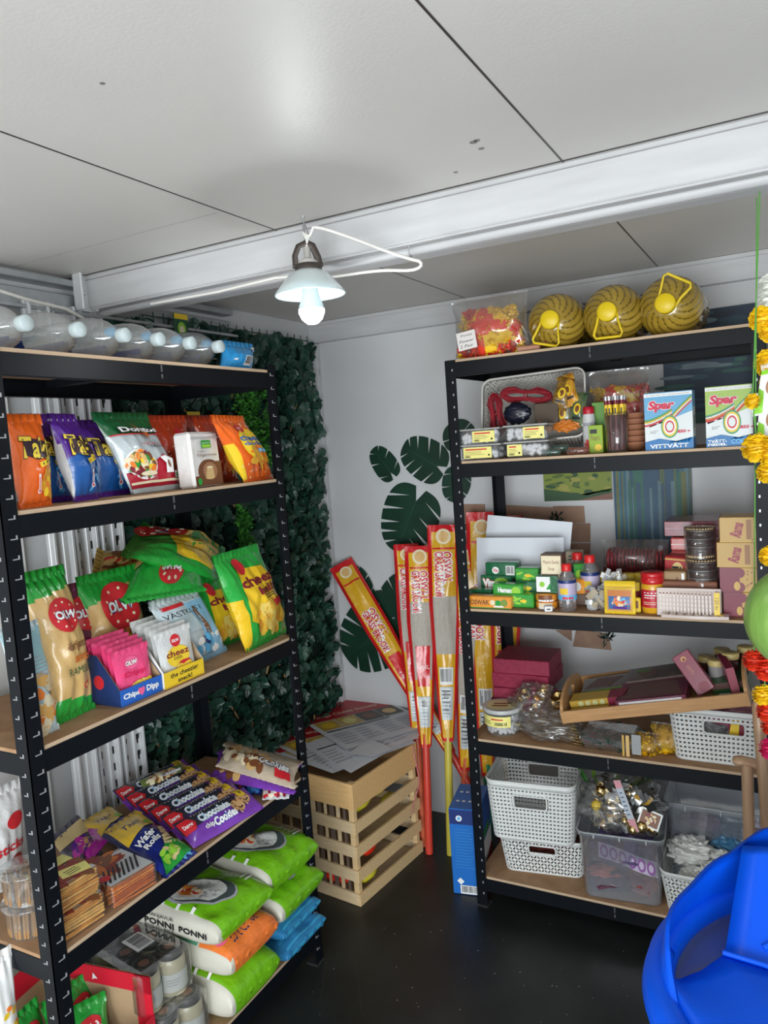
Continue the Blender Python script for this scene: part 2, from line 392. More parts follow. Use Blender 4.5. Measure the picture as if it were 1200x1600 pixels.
# header strip above the back wall and the ceiling beam
mb = MB(); mb.box((-.3, 2.765, 2.038), (2.98, .03, .084), trimm, .002); mb.box((-.3, 2.748, 2.072), (2.98, .008, .014), trimm, .001)
mb.box((-.3, 2.748, 1.999), (2.98, .006, .004), trimm); structure(mb, 'trim_1')
mb = MB(); mb.box((-.3, 1.62, 2.035), (2.98, .145, .09), trimm, .003)
mb.box((-.3, 1.5465, 2.066), (2.98, .004, .0016), ink('groove', (.3, .29, .29)))
mb.tube([(-1.78, 1.602, 1.987), (1.18, 1.602, 1.987)], .014, trimm, 10); mb.box((-.3, 1.566, 1.988), (2.98, .030, .006), trimm, .002)
mb.box((-.3, 1.66, 1.986), (2.98, .05, .01), trimm, .002); structure(mb, 'trim_2')
mb = MB(); mb.box((XW+.008, 2.73, 1.0), (.016, .09, 2.0), trimm, .002); structure(mb, 'trim_3')
mb = MB(); mb.box((-1.772, 2.764, 1.0), (.03, .03, 1.99), trimm, .002)
for k in range(9): mb.box((-1.757, 2.764, .2+k*.21), (.002, .008, .022), GRY)
structure(mb, 'trim_4')
# galvanised side channel along the top of the left wall
galv = M('galvanised_steel', (.36, .38, .39), .42, metal=.6, col2=(.46, .48, .5), vscale=25)
galw = M('white_steel', (.62, .63, .64), .4, col2=(.7, .71, .72), vscale=9, metal=.15)
mb = MB(); mb.box((-1.765, .9, 2.055), (.05, 2.6, .018), galv, .002); mb.box((-1.76, .9, 2.0), (.014, 2.6, .05), galv, .002); mb.box((-1.742, .9, 1.972), (.03, 2.6, .008), galv)
structure(mb, 'trim_5')
mb = MB(); mb.box((-1.735, 1.535, 2.03), (.012, .05, .1), galw, .002); mb.box((-1.72, 1.56, 2.03), (.03, .008, .1), galw, .002); mb.box((-1.72, 1.512, 2.03), (.03, .008, .1), galw, .002)
mb.ball((-1.727, 1.535, 2.03), .007, galw, 10, 6); structure(mb, 'trim_6')
# white cable along the left channel
mb = MB(); cab = M('white_cable', (.75, .73, .68), .45)
mb.tube([(-1.72, .7, 2.0), (-1.72, 1.05, 2.012), (-1.715, 1.2, 2.006), (-1.71, 1.33, 1.985), (-1.71, 1.45, 1.975), (-1.725, 1.52, 1.96)], .0045, cab)
tag(mb.obj('cable'), 'white electric cable drooping along the top of the left wall above the bottles', 'cable')

# ------------------------------------------------------------ racking uprights on the left wall
def upright(y0, y1, x, kind, label):
    mb = MB(); w = y1-y0; yc = (y0+y1)/2
    mb.box((x, yc, 1.0), (.014, w, 1.98), galw, .002)
    for q in (-1, 1): mb.box((x+.012, yc+q*(w/2-.006), 1.0), (.022, .008, 1.98), galw, .001)
    mb.box((x+.008, yc+w*.12, 1.0), (.01, .012, 1.98), galw, .002)
    hb = mb
    for k in range(38):
        z = .08+k*.05
        if kind == 0: hb.lathe([(.0045, 0), (.0045, .0012)], DARK, 8, xf=Matrix.Translation((x+.0068, yc-w*.26, z)) @ Matrix.Rotation(pi/2, 4, 'Y'))
        if kind == 1:
            for q in (-.22, .3): hb.box((x+.0075, yc+q*w, z), (.0012, .005, .022), DARK)
        if kind == 2:
            for q in (-.28, .28):
                hb.poly([(-.008, .013), (.008, .013), (.007, .0), (.003, -.004), (.0025, -.015), (-.0025, -.015), (-.003, -.004), (-.007, 0)], DARK, .0012, xf=Matrix.Translation((x+.0078, yc+q*w, z)) @ Matrix.Rotation(pi/2, 4, 'Z'))
    return tag(mb.obj('racking_upright'), label, 'rack upright', 'perforated steel uprights')
upright(1.345, 1.415, -1.745, 0, 'white steel upright with small round holes, nearest the plain white panel')
upright(1.425, 1.505, -1.755, 1, 'white steel upright with narrow paired slots, middle of the three')
upright(1.515, 1.60, -1.755, 2, 'white steel upright with large keyhole slots beside the ivy')
mb = MB(); a, b = Vector((-1.75, 1.22, 1.27)), Vector((-1.735, 1.37, 1.16)); dz = Vector((0, 0, .028))
for q in (0, .012): mb.add([a-dz+Vector((q, 0, 0)), b-dz+Vector((q, 0, 0)), b+dz+Vector((q, 0, 0)), a+dz+Vector((q, 0, 0))], [(0, 1, 2, 3)], galv)
mb.add([a-dz, b-dz, b-dz+Vector((.012, 0, 0)), a-dz+Vector((.012, 0, 0)), a+dz, b+dz, b+dz+Vector((.012, 0, 0)), a+dz+Vector((.012, 0, 0))], [(0, 1, 2, 3), (4, 5, 6, 7)], galv)
tag(mb.obj('brace'), 'grey steel diagonal brace running into the holed upright behind the tan crisp bags', 'brace')
pan = MB(); pan.box((-1.775, .93, .99), (.02, .72, 1.94), M('pale_panel', (.70, .70, .69), .45, var=.03, vscale=2), .002); structure(pan, 'trim_7')

# ------------------------------------------------------------ ivy covering the left wall
def ivy():
    r = random.Random(11); y0, y1, z0, z1 = 1.60, 2.70, .10, 2.02
    leafs = [M('ivy_leaf_%d' % k, c, .38, var=.15, vscale=20) for k, c in enumerate([(.013, .050, .034), (.017, .062, .042), (.012, .042, .030), (.02, .07, .045)])]
    root = empty('ivy_panel', Matrix.Translation((0, 0, 0)), 'dark green artificial ivy screen covering the left wall up to the corner', 'artificial hedge')
    fr = MB(); wood = M('willow_stick', (.5, .3, .13), .7, var=.15)
    for k in range(34):
        y = r.uniform(y0+.03, y1-.03); z = r.uniform(z0, z1-.35); s = r.choice((-1, 1))
        fr.tube([(-1.768, y, z), (-1.764, y+s*.09, z+.17), (-1.768, y+s*.18, z+.34)], .0045, wood, 5)
    fr.obj('willow_lattice', root)
    wi = MB(); wm = M('green_wire', (.01, .05, .03), .5)
    for z in (1.975, 2.0): wi.tube([(-1.745, y0+.02, z), (-1.745, y1-.02, z-.004)], .002, wm, 5)
    for k in range(24): y = y0+.03+k*(y1-y0-.06)/23; wi.tube([(-1.745, y, 1.94), (-1.745, y, 2.015)], .0018, wm, 5)
    wi.obj('wire_edge', root)
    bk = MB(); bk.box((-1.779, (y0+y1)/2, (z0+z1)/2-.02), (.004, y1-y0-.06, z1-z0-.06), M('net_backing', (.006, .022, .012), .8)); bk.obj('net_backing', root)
    lf = MB()
    sh = [(0, -.5), (.34, -.42), (.5, -.1), (.30, .02), (.28, .28), (0, .55), (-.28, .28), (-.30, .02), (-.5, -.1), (-.34, -.42)]
    for k in range(4600):
        y = r.uniform(y0, y1+.012); z = r.uniform(z0, z1-.03); s = r.uniform(.038, .062)
        x = -1.768+r.uniform(0, .03)
        rot = Euler((r.uniform(-.5, .9), r.uniform(-.6, .6), pi/2+r.uniform(-.7, .7)), 'XYZ').to_matrix().to_4x4()
        rot = Matrix.Translation((x, y, z)) @ rot @ Matrix.Rotation(pi+r.uniform(-.7, .7), 4, 'Y')
        P = [(p[0]*s, -.0035*abs(p[0])*8*s*3, p[1]*s) for p in sh]; P.append((0, .004, 0))
        n = len(sh); lf.add(P, [(i, (i+1) % n, n) for i in range(n)], leafs[r.randrange(4)], False, rot)
    tag(lf.obj('ivy_leaves', root), None, None, kind='stuff')
    return root
ivy()
def sprig(name, label, px, X, n, size, zr, yr, cols, seed):
    r = random.Random(seed); c = at(px, X=X); root = empty(name, Matrix.Translation(c), label, 'plant')
    st = MB(); lf = MB(); mats = [M('sprig_%d' % k, q, .45, var=.15) for k, q in enumerate(cols)]
    for k in range(n):
        a, b = r.uniform(-yr, yr), r.uniform(-zr, zr)
        st.tube([(-.02, a*.3, b-.05), (.0, a*.8, b-.01), (.01, a, b+.03)], .0012, mats[0], 4)
        for j in range(size):
            t = r.uniform(0, 2*pi); q = r.uniform(.004, .03); p = Vector((r.uniform(0, .025), a+q*math.cos(t), b+q*math.sin(t))); s = r.uniform(.006, .0105)
            m = Matrix.Translation(p) @ Euler((r.uniform(-1, 1), r.uniform(-1, 1), r.uniform(0, 6)), 'XYZ').to_matrix().to_4x4()
            lf.add([(-s*.6, 0, 0), (0, -s, 0), (s*.6, 0, 0), (0, s*1.2, .002)], [(0, 1, 2, 3)], mats[r.randrange(len(mats))], False, m)
    st.obj('stem', root); tag(lf.obj('leaflets', root), None, None, kind='stuff')
sprig('boxwood_sprig', 'bright green boxwood spray on the ivy behind the orange cheez bag', (395, 665), -1.715, 60, 26, .15, .10, [(.03, .16, .02), (.06, .28, .03), (.10, .36, .05)], 2)
sprig('boxwood_sprig', 'narrow bright green spray hanging on the ivy under the second shelf', (378, 822), -1.72, 22, 22, .09, .03, [(.03, .16, .02), (.06, .28, .03)], 4)
for (px, lb) in (((283, 513), 'small green and yellow seed packet hanging on the ivy above the left rack'), ((303, 665), 'green and yellow picture packet hanging on the ivy behind the red crisp bags')):
    c = at(px, X=-1.722); 
    def fa(a): a.rect(-1, .8, 1, 1, YEL); a.ell(0, .45, .6, .25, LGRN); a.ell(0, .42, .35, .14, CRM); a.rect(-.8, .05, .8, .14, WHITE)
    carton('seed_packet', lb, 'packet', Matrix.Translation(c-Vector((0, 0, .04))) @ Matrix.Rotation(pi/2, 4, 'Z'), .062, .085, .006, DGRN, fa)

# ------------------------------------------------------------ monstera decals, brick decals, paintings on the back wall
dec = M('decal_green', (.004, .034, .018), .45, var=.25, vscale=12); vein = ink('decal_vein', (.03, .10, .05))
def monstera(c, tip, wid, n, label, seed):
    Y = YB-.0012-.0016*seed
    """c: pixel of the leaf's notch, tip: pixel of its tip; slits between lobes"""
    A, B = at(c, Y=Y), at(tip, Y=Y); ax = (B-A); L = ax.length; ax.normalize(); sd = Vector((-ax.z, 0, ax.x))*.88
    r = random.Random(seed)
    def outline(t):
        # heart shape: t 0..1 from notch round to tip; returns along, across
        a = -.24+1.22*(1-math.cos(pi*t))/2; 
        s_ = math.sin(pi*min(1, t*1.02))**.62*(1-.30*t)
        return a, s_*.5*wid
    pts = {}
    P = []
    for side in (1, -1):
        cuts = [.36+.5*k/(n-1)+r.uniform(-.02, .02) for k in range(n)] if n > 1 else [.55]
        seq = []
        N = 60
        for i in range(N+1):
            t = i/N; hit = None
            for q in cuts:
                if abs(t-q) < .5/N+1e-6: hit = q
            if hit:
                a, s_ = outline(hit-.012); seq.append((a, s_)); a2, s2 = outline(hit); seq.append((a2-.17+.05*hit, s2*.27)); a, s_ = outline(hit+.02); seq.append((a, s_))
            else: seq.append(outline(t))
        seq[0] = (0, 0)
        seq = [(a, s_*side) for a, s_ in seq]; P = P+seq if side == 1 else P+seq[::-1][1:-1]
    V = [A+ax*(a*L)+sd*(s_*L) for a, s_ in P]
    T = tessellate_polygon([[Vector((p[0], p[1], 0)) for p in P]]); mb = MB()
    mb.add(V, [list(t) for t in T], dec); th = Vector((0, .001, 0)); mb.add([v+th for v in V], [list(t)[::-1] for t in T], dec)
    yy = Vector((0, -.0007, 0)); w_ = .0012
    def ln(p, q): mb.add([p+sd*w_+yy, p-sd*w_+yy, q-sd*w_*.3+yy, q+sd*w_*.3+yy], [(0, 1, 2, 3)], vein)
    ln(A, A+ax*L*.93)
    return tag(mb.obj('leaf_decal'), label, 'wall decal', 'monstera leaf decals')
monstera((650, 783), (618, 864), 1.40, 5, 'largest monstera leaf decal, above the leaning broom tops', 1)
monstera((682, 728), (628, 697), 1.35, 4, 'monstera leaf decal with its notch at lower right, top middle of the wall cluster', 2)
monstera((610, 738), (582, 700), 1.15, 3, 'smallest monstera leaf decal, upper left of the cluster', 3)
monstera((722, 690), (704, 660), 2.1, 1, 'monstera leaf decal half hidden behind the white lattice basket tray and tubs', 4)
monstera((716, 742), (705, 785), 1.4, 3, 'small monstera leaf decal crossed by the right rack post', 5)
monstera((612, 945), (645, 898), 1.25, 4, 'monstera leaf decal pointing up between the leaning broom and the upright brooms', 6)
monstera((612, 968), (540, 1030), 1.35, 5, 'wide monstera leaf decal behind the leaning broom, lowest of the cluster', 7)
monstera((570, 930), (552, 885), 1.1, 3, 'little monstera leaf decal peeping out beside the leaning broom top', 8)
brk = M('old_brick_paint', (.26, .15, .10), .8, col2=(.38, .24, .17), vscale=14, bump=.1)
def qd(px, Y, m, th, mb=None):
    P = [at(p, Y=Y) for p in px]; mb = mb or MB(); n = len(P)
    mb.add(P, [list(range(n))], m); Q = [p+Vector((0, th, 0)) for p in P]; mb.add(Q, [list(range(n))[::-1]], m); mb.add(P+Q, [(i, n+i, n+(i+1) % n, (i+1) % n) for i in range(n)], m); return mb
def bricks(quads, label, twig=True):
    mb = MB()
    for q in quads: qd(q, YB-.006, brk, .0055, mb)
    o = tag(mb.obj('brick_decal'), label, 'wall decal')
    return o
bricks([[(722, 830), (757, 828), (757, 788), (722, 788)], [(721, 868), (740, 866), (740, 832), (721, 833)]], 'pair of brown brick pieces on the wall between the broom tops and the rack post')
bricks([[(786, 815), (864, 817), (864, 793), (786, 789)], [(864, 818), (914, 817), (912, 791), (864, 791)]], 'row of brown brick pieces on the wall above the white paper sheets')
bricks([[(884, 847), (922, 847), (922, 818), (884, 818)], [(884, 880), (922, 880), (922, 849), (884, 849)]], 'brown brick pieces on the wall right of the white paper sheets')
bricks([[(895, 1010), (955, 1016), (950, 990), (900, 984)], [(868, 985), (893, 1002), (893, 984)]], 'brown brick piece with dark leaves under the third shelf')
r = random.Random(8)
for px, lb in (((950, 998), 'small dark leaf cluster on the brown brick piece under the third board'), ((722, 822), 'small dark leaf cluster on the bricks beside the left rack post'), ((868, 810), 'small dark leaf cluster on the brick row above the white paper')):
    mb = MB()
    for k in range(22):
        c = at(px, Y=YB-.009)+Vector((r.uniform(-.012, .012), 0, r.uniform(-.012, .012))); a = r.uniform(0, 6.28); q = r.uniform(.008, .02); d = Vector((math.cos(a), 0, math.sin(a))); n = Vector((-d.z, 0, d.x)); mb.add([c, c+d*q+n*.003, c+d*q*1.8, c+d*q-n*.003], [(0, 1, 2, 3)], dec)
    tag(mb.obj('vine_decal'), lb, 'wall decal', 'vine leaf decals')

def canvas(name, label, px, Y, th, artf, edge=WHITE):
    P = [at(p, Y=Y) for p in px]   # bl br tr tl
    w_ = (P[1]-P[0]).length; h_ = (P[3]-P[0]).length; X = (P[1]-P[0]).normalized(); Z = Vector((0, 0, 1)); X = Vector((1, 0, 0))
    mb = cb(w_, h_, th, edge, .002); artf(Art(mb, Ffront(th), w_, h_, .0004))
    c = (P[0]+P[1])/2; return tag(mb.obj(name, None, Matrix.Translation((c.x, Y+th/2, c.z))), label, 'painting')
PG = [ink('paint_%d' % k, c, .5) for k, c in enumerate([(.08, .14, .02), (.2, .25, .03), (.02, .07, .02), (.32, .3, .06), (.2, .09, .06), (.3, .38, .4)])]
PB = [M('paint_b%d' % k, c, .5, var=.25, vscale=14) for k, c in enumerate([(.02, .07, .13), (.03, .13, .17), (.02, .11, .08), (.09, .17, .2), (.12, .13, .04)])]
PS = [M('paint_s%d' % k, c, .5, var=.25, vscale=14) for k, c in enumerate([(.008, .025, .055), (.02, .06, .09), (.02, .09, .07), (.12, .17, .19), (.006, .016, .035), (.2, .24, .25)])]
def a_land(a):
    a.rect(-1, 0, 1, 1, PG[1]); a.rect(-1, .82, 1, 1, PG[5]); r = random.Random(2)
    for k in range(60): a.ell(r.uniform(-.95, .95), r.uniform(.12, .85), r.uniform(.04, .2), r.uniform(.015, .05), PG[r.randrange(4)], rot=r.uniform(-.3, .3), n=10); a.off -= .0002
    a.poly([(-1, 0), (1, 0), (1, .22), (.3, .1), (-1, .25)], PG[2]); a.poly([(0, 0), (1, 0), (1, .14)], PG[4])
canvas('landscape_painting', 'small green countryside painting above the brown bricks', [(851, 783), (957, 781), (957, 700), (851, 705)], YB-.014, .012, a_land)
def a_abs(a):
    r = random.Random(5); a.rect(-1, 0, 1, 1, PB[0])
    for k in range(46): x = r.uniform(-1, .95); a.rect(x, r.uniform(0, .4), min(1, x+r.uniform(.03, .13)), r.uniform(.7, 1), PB[r.randrange(5)]); a.off -= .0002
canvas('abstract_painting', 'blue and green striped abstract canvas, behind the bangles', [(966, 930), (1087, 935), (1087, 700), (966, 705)], YB-.02, .018, a_abs)
def a_sea(a):
    r = random.Random(6); a.rect(-1, 0, 1, 1, PS[0])
    for k in range(60): a.ell(r.uniform(-.8, .8), r.uniform(.03, .97), r.uniform(.1, .5), r.uniform(.008, .03), PS[r.randrange(5)], n=14); a.off -= .0002
    a.ell(.2, .5, .3, .015, PS[3]); a.rect(-1, .0, 1, .1, PS[2]); a.ell(-.3, .9, .5, .03, PS[3])
canvas('sea_painting', 'large dark blue seascape painting behind the washing powder boxes and top shelf', [(1040, 665), (1186, 655), (1186, 475), (1040, 492)], YB-.02, .018, a_sea)

# ------------------------------------------------------------ storage racks
HL = [1.785, 1.477, 1.016, .594, .113]; HR = [1.801, 1.484, 1.011, .58, .109]
slot = M('slot_edge', (.42, .43, .45), .3, metal=.4)
def rack(mat, H, label, bright):
    root = empty('storage_rack', mat, label, 'shelving rack', 'black boltless racks'); W, D, t = .9, .4, .002; f = .035
    for (px, sx) in ((0, 1), (W, -1)):
        for (py, sy) in ((0, 1), (D, -1)):
            mb = MB(); hb = mb
            mb.box((px+sx*f/2, py+sy*t/2, .9), (f, t, 1.8), BLK); mb.box((px+sx*t/2, py+sy*f/2, .9), (t, f, 1.8), BLK)
            fc = MB(); fc.box((px+sx*.017, py+sy*.017, .004), (.038, .038, .008), DARK)
            for k in range(46):
                z = .05+k*.0382
                if py == 0:
                    if bright: hb.box((px+sx*.024, -.0006, z), (.004, .001, .007), slot)
                    else: hb.box((px+sx*.020, -.0006, z), (.012, .001, .0022), slot); hb.box((px+sx*.027, -.0006, z+.003), (.003, .001, .008), slot)
                if px == 0: hb.box((-.0006, py+sy*.02, z), (.001, .010, .002), slot); hb.box((-.0006, py+sy*.015, z+.003), (.001, .003, .008), slot)
            fc.obj('foot_cap', mb.obj('post', root, None))
    for z in H:
        mb = MB(); mb.box((W/2, D/2, z-.004), (W-.008, D-.008, .008), BOARD, .0008); mb.box((W/2, .0042, z-.004), (W-.074, .001, .0082), BEDGE); mb.obj('shelf_board', root)
        for (y, sy) in ((.002, 1), (D-.002, -1)):
            mb = MB(); mb.box((W/2, y+sy*.001, z-.030), (W-.066, .003, .044), BLK, .001); mb.box((W/2, y+sy*.012, z-.0105), (W-.066, .022, .002), BLK); mb.box((W/2, y+sy*.012, z-.051), (W-.066, .022, .002), BLK)
            if sy > 0: mb.box((W/2, y-.0012, z-.018), (.0035, .002, .016), M('stamp', (.10, .10, .11), .3)); mb.box((W/2, y-.0012, z-.036), (.0035, .002, .010), M('stamp'))
            mb.obj('beam', root)
        for x in (.004, W-.004):
            mb = MB(); mb.box((x, D/2, z-.030), (.003, D-.066, .044), BLK, .001); mb.obj('side_beam', root)
        mb = MB(); mb.box((W/2, D/2, z-.018), (.03, D-.03, .018), BLK, .001); mb.obj('centre_support', root)
    return root
XrL, Yr, Xl, YlN = -.9552, 2.2343, -1.294, .9045
rack(TR(XrL, Yr, 0), HR, 'black metal storage rack with five boards against the back wall', True)
rack(TR(Xl, YlN, 0, pi/2), HL, 'black metal storage rack with five boards along the left wall', False)

# ------------------------------------------------------------ pendant lamp
def lamp():
    B = at((487, 487), Y=1.42); B = Vector((B.x, B.y, B.z)); root = empty('pendant_lamp', Matrix.Translation(B), 'pendant lamp with opal glass shade and lit bulb, hanging from the ceiling hook', 'lamp')
    dk = M('dark_bronze', (.09, .075, .065), .45, metal=.6); opal = M('opal_glass', (.66, .78, .80), .25, var=.02, coat=.3, trans=.35)
    mb = MB(); mb.lathe([(.0005, -.0275), (.012, -.025), (.022, -.016), (.0275, -.003), (.0275, .006)], None or M('lit_bulb', (1, .98, .95), .3, emit=26, var=.0), 24)
    g = mb.obj('bulb_globe', root)
    mb = MB(); mb.lathe([(.0278, .005), (.0265, .012), (.020, .028), (.0165, .045), (.0155, .06)], M('bulb_body', (.62, .74, .76), .35, var=.02), 24); mb.obj('bulb_neck', root)
    mb = MB(); mb.lathe([(.0265, .088), (.044, .078), (.061, .057), (.077, .038), (.0755, .035), (.058, .054), (.040, .073), (.0255, .084)], opal, 40); mb.obj('lamp_shade', root)
    mb = MB(); mb.lathe([(.029, .084), (.030, .098), (.024, .100), (.018, .100)], dk, 28)
    for a in (0, 2.1, 4.2): mb.tube([(.028*math.cos(a), .028*math.sin(a), .091), (.037*math.cos(a), .037*math.sin(a), .091)], .002, dk, 6)
    mb.tube([RT*x+Vector((0, 0, z)) for x, z in ((-.027, .098), (-.027, .118), (-.018, .138), (0, .146), (.012, .140), (.022, .115), (.025, .098))], .0035, dk, 8, flat=2.2); mb.obj('shade_holder', root)
    mb = MB(); mb.lathe([(.022, .100), (.021, .106), (.012, .112), (.0075, .114), (.0075, .135), (.004, .137)], M('grey_socket', (.5, .48, .45), .5), 20); mb.obj('socket', root)
    mb = MB(); q = [Vector((-.004*math.sin(k*1.1), .002, .137+.018*math.sin(k/9*pi))) for k in range(10)]
    H = at((473, 338), Z=CE)-B; K = at((656, 405), Y=1.56)-B
    pts = [Vector((0, 0, .137)), Vector((.004, 0, .16)), Vector((-.006, 0, .17)), Vector((.0, .0, .155)), Vector((.012, -.0, .160)), Vector((.02, .0, .174))]
    def bz(a, b, c, d, n): return [a*(1-t)**3+b*3*t*(1-t)**2+c*3*t*t*(1-t)+d*t**3 for t in [k/n for k in range(1, n+1)]]
    e1 = at((655, 408), Y=1.52)-B; far = at((520, 432), Y=1.56)-B; lf = at((470, 430), Y=1.53)-B
    pts += bz(pts[-1], pts[-1]+RT*.03+UP*.003, e1-RT*.06+UP*.012, e1, 14)
    pts += bz(e1, e1+RT*.012-UP*.008, e1+RT*.004-UP*.024, (e1*.75+far*.25)-UP*.011, 6)[:-1]+bz((e1*.75+far*.25)-UP*.011, (e1*.5+far*.5), far+RT*.02, far, 8)
    pts += [lf, at((430, 434), Y=1.535)-B, at((340, 456), Y=1.538)-B, at((236, 475), Y=1.535)-B]
    mb.tube(pts, .0036, cab, 8); mb.obj('cord', root)
    hk = MB(); steel = M('hook_steel', (.6, .62, .63), .3, metal=.9)
    hz = B+Vector((.0, 0, .155)); c = at((473, 338), Z=CE)
    hk.tube([c+Vector((0, 0, .002)), c-Vector((0, 0, .012)), c+Vector((.004, 0, -.02)), c+Vector((.010, -.01, -.03)), (c+hz)/2+Vector((.004, 0, 0)), hz+Vector((.006, 0, .008)), hz+Vector((.010, 0, .0)), hz+Vector((.003, 0, -.006)), hz+Vector((-.005, 0, 0)), hz+Vector((-.002, 0, .012)), c+Vector((-.002, 0, -.02))], .0016, steel, 6)
    hk.cyl((c.x, c.y, CE-.002), .005, .002, steel, 10)
    tag(hk.obj('ceiling_hook'), 'bent wire hook screwed into the ceiling holding the lamp', 'hook')
    hk = MB(); c = at((656, 388), Z=1.99); c = Vector((c.x, 1.56, 1.99)); hk.tube([c, c-Vector((0, 0, .026)), c+Vector((.005, 0, -.034)), c+Vector((.008, -.01, -.028))], .0015, steel, 6)
    tag(hk.obj('cable_hook'), 'small steel hook under the beam holding the loop of white cord', 'hook')
    l = bpy.data.lights.new('bulb_light', 'POINT'); l.energy = 1.2; l.color = (.9, .97, 1.0); l.shadow_soft_size = .026
    o = bpy.data.objects.new('bulb_light', l); COL.objects.link(o); o.location = B-Vector((0, 0, .032))
lamp()
# ============================================================ left rack: goods
A2, A3, A4, A5 = HL[1]+.0005, HL[2]+.0005, HL[3]+.0005, HL[4]+.0005
# ---- water bottles lying on the top board
wat = CLR('clear_bottle', (.95, .97, .97), .26, .06, .16, (.82, .86, .86)); capm = M('white_cap', (.50, .58, .59), .4, var=.02); wlab = foil('blue_label', (.02, .06, .28)); 
def water(i, y, lab):
    t = HL[0]+.0008; R = .053
    mt = Matrix.Translation((-1.335, y, t+R)) @ Matrix.Rotation(.03*(-1)**i, 4, 'Z') @ Matrix.Rotation(pi/2, 4, 'Y')   # axis +z -> +X
    root = None; mb = MB(); pr = [(.0, -.30), (.040, -.30), (.050, -.292), (.052, -.28)]
    for k in range(12): pr += [(.0528-.003*(k % 2), -.27+k*.0115)]
    pr += [(.0528, -.12), (.053, -.10), (.051, -.08), (.046, -.055), (.038, -.035), (.027, -.018), (.018, -.008), (.0148, .0), (.0148, .010)]
    mb.lathe(pr, wat, 32, tw=.0, wob=lambda a, z: .022*math.sin(5*a+z*60) if -.12 < z < -.03 else 0)
    o = tag(mb.obj('water_bottle', None, mt), lab, 'bottle', 'clear water bottles lying on the top shelf')
    c = MB(); c.lathe([(.0152, .004), (.0162, .006), (.0162, .023), (.0145, .0255), (.001, .0255)], capm, 28, wob=lambda a, z: .02*(math.sin(24*a) > 0) if z < .024 else 0); c.obj('cap', o)
    l = MB(); l.add([((.0538)*math.cos(a), (.0538)*math.sin(a), z) for z in (-.235, -.10) for a in [-1.5+.2*q for q in range(16)]], [(q, q+1, q+17, q+16) for q in range(15)], wlab, True); l.obj('label', o)
    n = MB(); n.add([((.0185+.0002)*math.cos(a)+.012, .0185*math.sin(a), -.006+q) for q in (0, .010) for a in (-.3, .3)], [(0, 1, 3, 2)], WHITE); n.obj('neck_sticker', o)
    if i >= 2:
        e = MB(); e.ball((-.018, .030, -.052), .017, LBLU, 12, 8, sc=(.72, .8, 1.1)); e.obj('blue_emblem', o)
for i, (y, lb) in enumerate(((1.018, 'clear water bottle cut by the photo edge, nearest in the row of lying bottles'), (1.147, 'clear water bottle lying second from the left end of the row'), (1.271, 'clear water bottle with blue emblem, third in the row of lying bottles'), (1.379, 'clear water bottle lying fourth in the row on the top shelf'), (1.487, 'clear water bottle lying last but one before the blue packet'), (1.596, 'clear water bottle lying at the far end beside the small blue packet'))): water(i, y, lb)
P, w_, h_ = stand((342, 573), (392, 573), (372, 541), HL[0]+.001, X=-1.36, lean=.2)
bag('snack_packet', 'small sky blue packet lying at the far end of the bottles', 'packet', P, w_, h_, .06, foil('sky_foil', (.03, .33, .72)), lambda a: (a.bars(.1, .15, .6, .5), a.rect(-.6, .3, -.4, .36, WHITE), a.poly([(.5, .85), (1, .8), (1, 1), (.8, 1)], WHITE)), seed=3)

# ---- crisp bags on the second board
purp, bluf, orf = foil('purple_foil', (.085, .015, .26)), foil('blue_foil', (.012, .10, .36)), foil('orange_foil', (.85, .14, .015))
def taki(a, strip, cx=.0):
    a.poly([(-.7, .78), (.8, .70), (.9, .54), (-.2, .50), (-.7, .56)], ink('taki_shadow', (.03, .01, .02)))
    a.text('Takis', cx, .64, .92, .26, M('taki_yellow', (.85, .62, .06), .4), rot=-.12, bold=.03, shear=.1, out=BLACK, outb=.02)
    a.rect(-.15, .44, .75, .50, YEL, rot=.30); a.text(strip, .30, .47, .36, .03, BLACK, rot=.30)
def thermo(a, x, z): a.rect(x-.06, z, x+.05, z+.18, WHITE, rot=.15); a.ell(x+.04, z, .11, None, WHITE); a.rect(x-.02, z+.01, x+.02, z+.15, RED, rot=.15); a.ell(x+.04, z, .06, None, RED)
def art_tb(a): 
    for k in range(10): a.ell(random.uniform(0, .8), random.uniform(.1, .42), .14, .02, ink('ice_blue', (.08, .38, .72)), rot=random.uniform(0, 3)); 
    taki(a, 'BLUE HEAT'); thermo(a, .05, .16)
def art_to(a):
    a.poly([(-.1, .2), (.9, .05), (.95, .45), (.3, .5)], ink('amber', (.8, .35, .03))); a.heap(.45, .28, .35, .16, 14, [ORG, YEL, ink('amber', (.8, .35, .03))], .12)
    taki(a, '- - -'); thermo(a, -.15, .16)
tk = 'rolled tortilla chip bags'
def sb(l, r_, t, X, lean=.18, yaw=0, z=A2): return stand(l, r_, t, z, lean, X=X, yaw=yaw)
P, w_, h_ = sb((26, 785), (83, 779), (38, 656), -1.345, yaw=.12)
bag('crisp_bag', 'orange crisp bag with yellow lettering next to the left rack post', 'crisp bag', P, w_, h_, .06, lambda s, t, q: orf, art_to, seed=1, group=tk)
pcol = lambda s, t, q: (purp if t > .60+.1*s or t < .06 else bluf) if q < 0 else purp
P, w_, h_ = sb((62, 780), (110, 771), (55, 655), -1.43, yaw=.1)
bag('crisp_bag', 'purple and blue crisp bag squeezed directly behind the orange one', 'crisp bag', P, w_*1.15, h_, .055, pcol, art_tb, seed=2, group=tk, sealm=purp)
P, w_, h_ = sb((110, 778), (160, 768), (97, 655), -1.37, yaw=.25)
bag('crisp_bag', 'purple and blue crisp bag with silver side fold, front and brightest of its kind', 'crisp bag', P, w_, h_, .065, lambda s, t, q: foil('silver_foil', (.5, .5, .5)) if q > 0 or (s < -.93 and t < .7) else pcol(s, t, q), art_tb, seed=5, group=tk, sealm=purp)
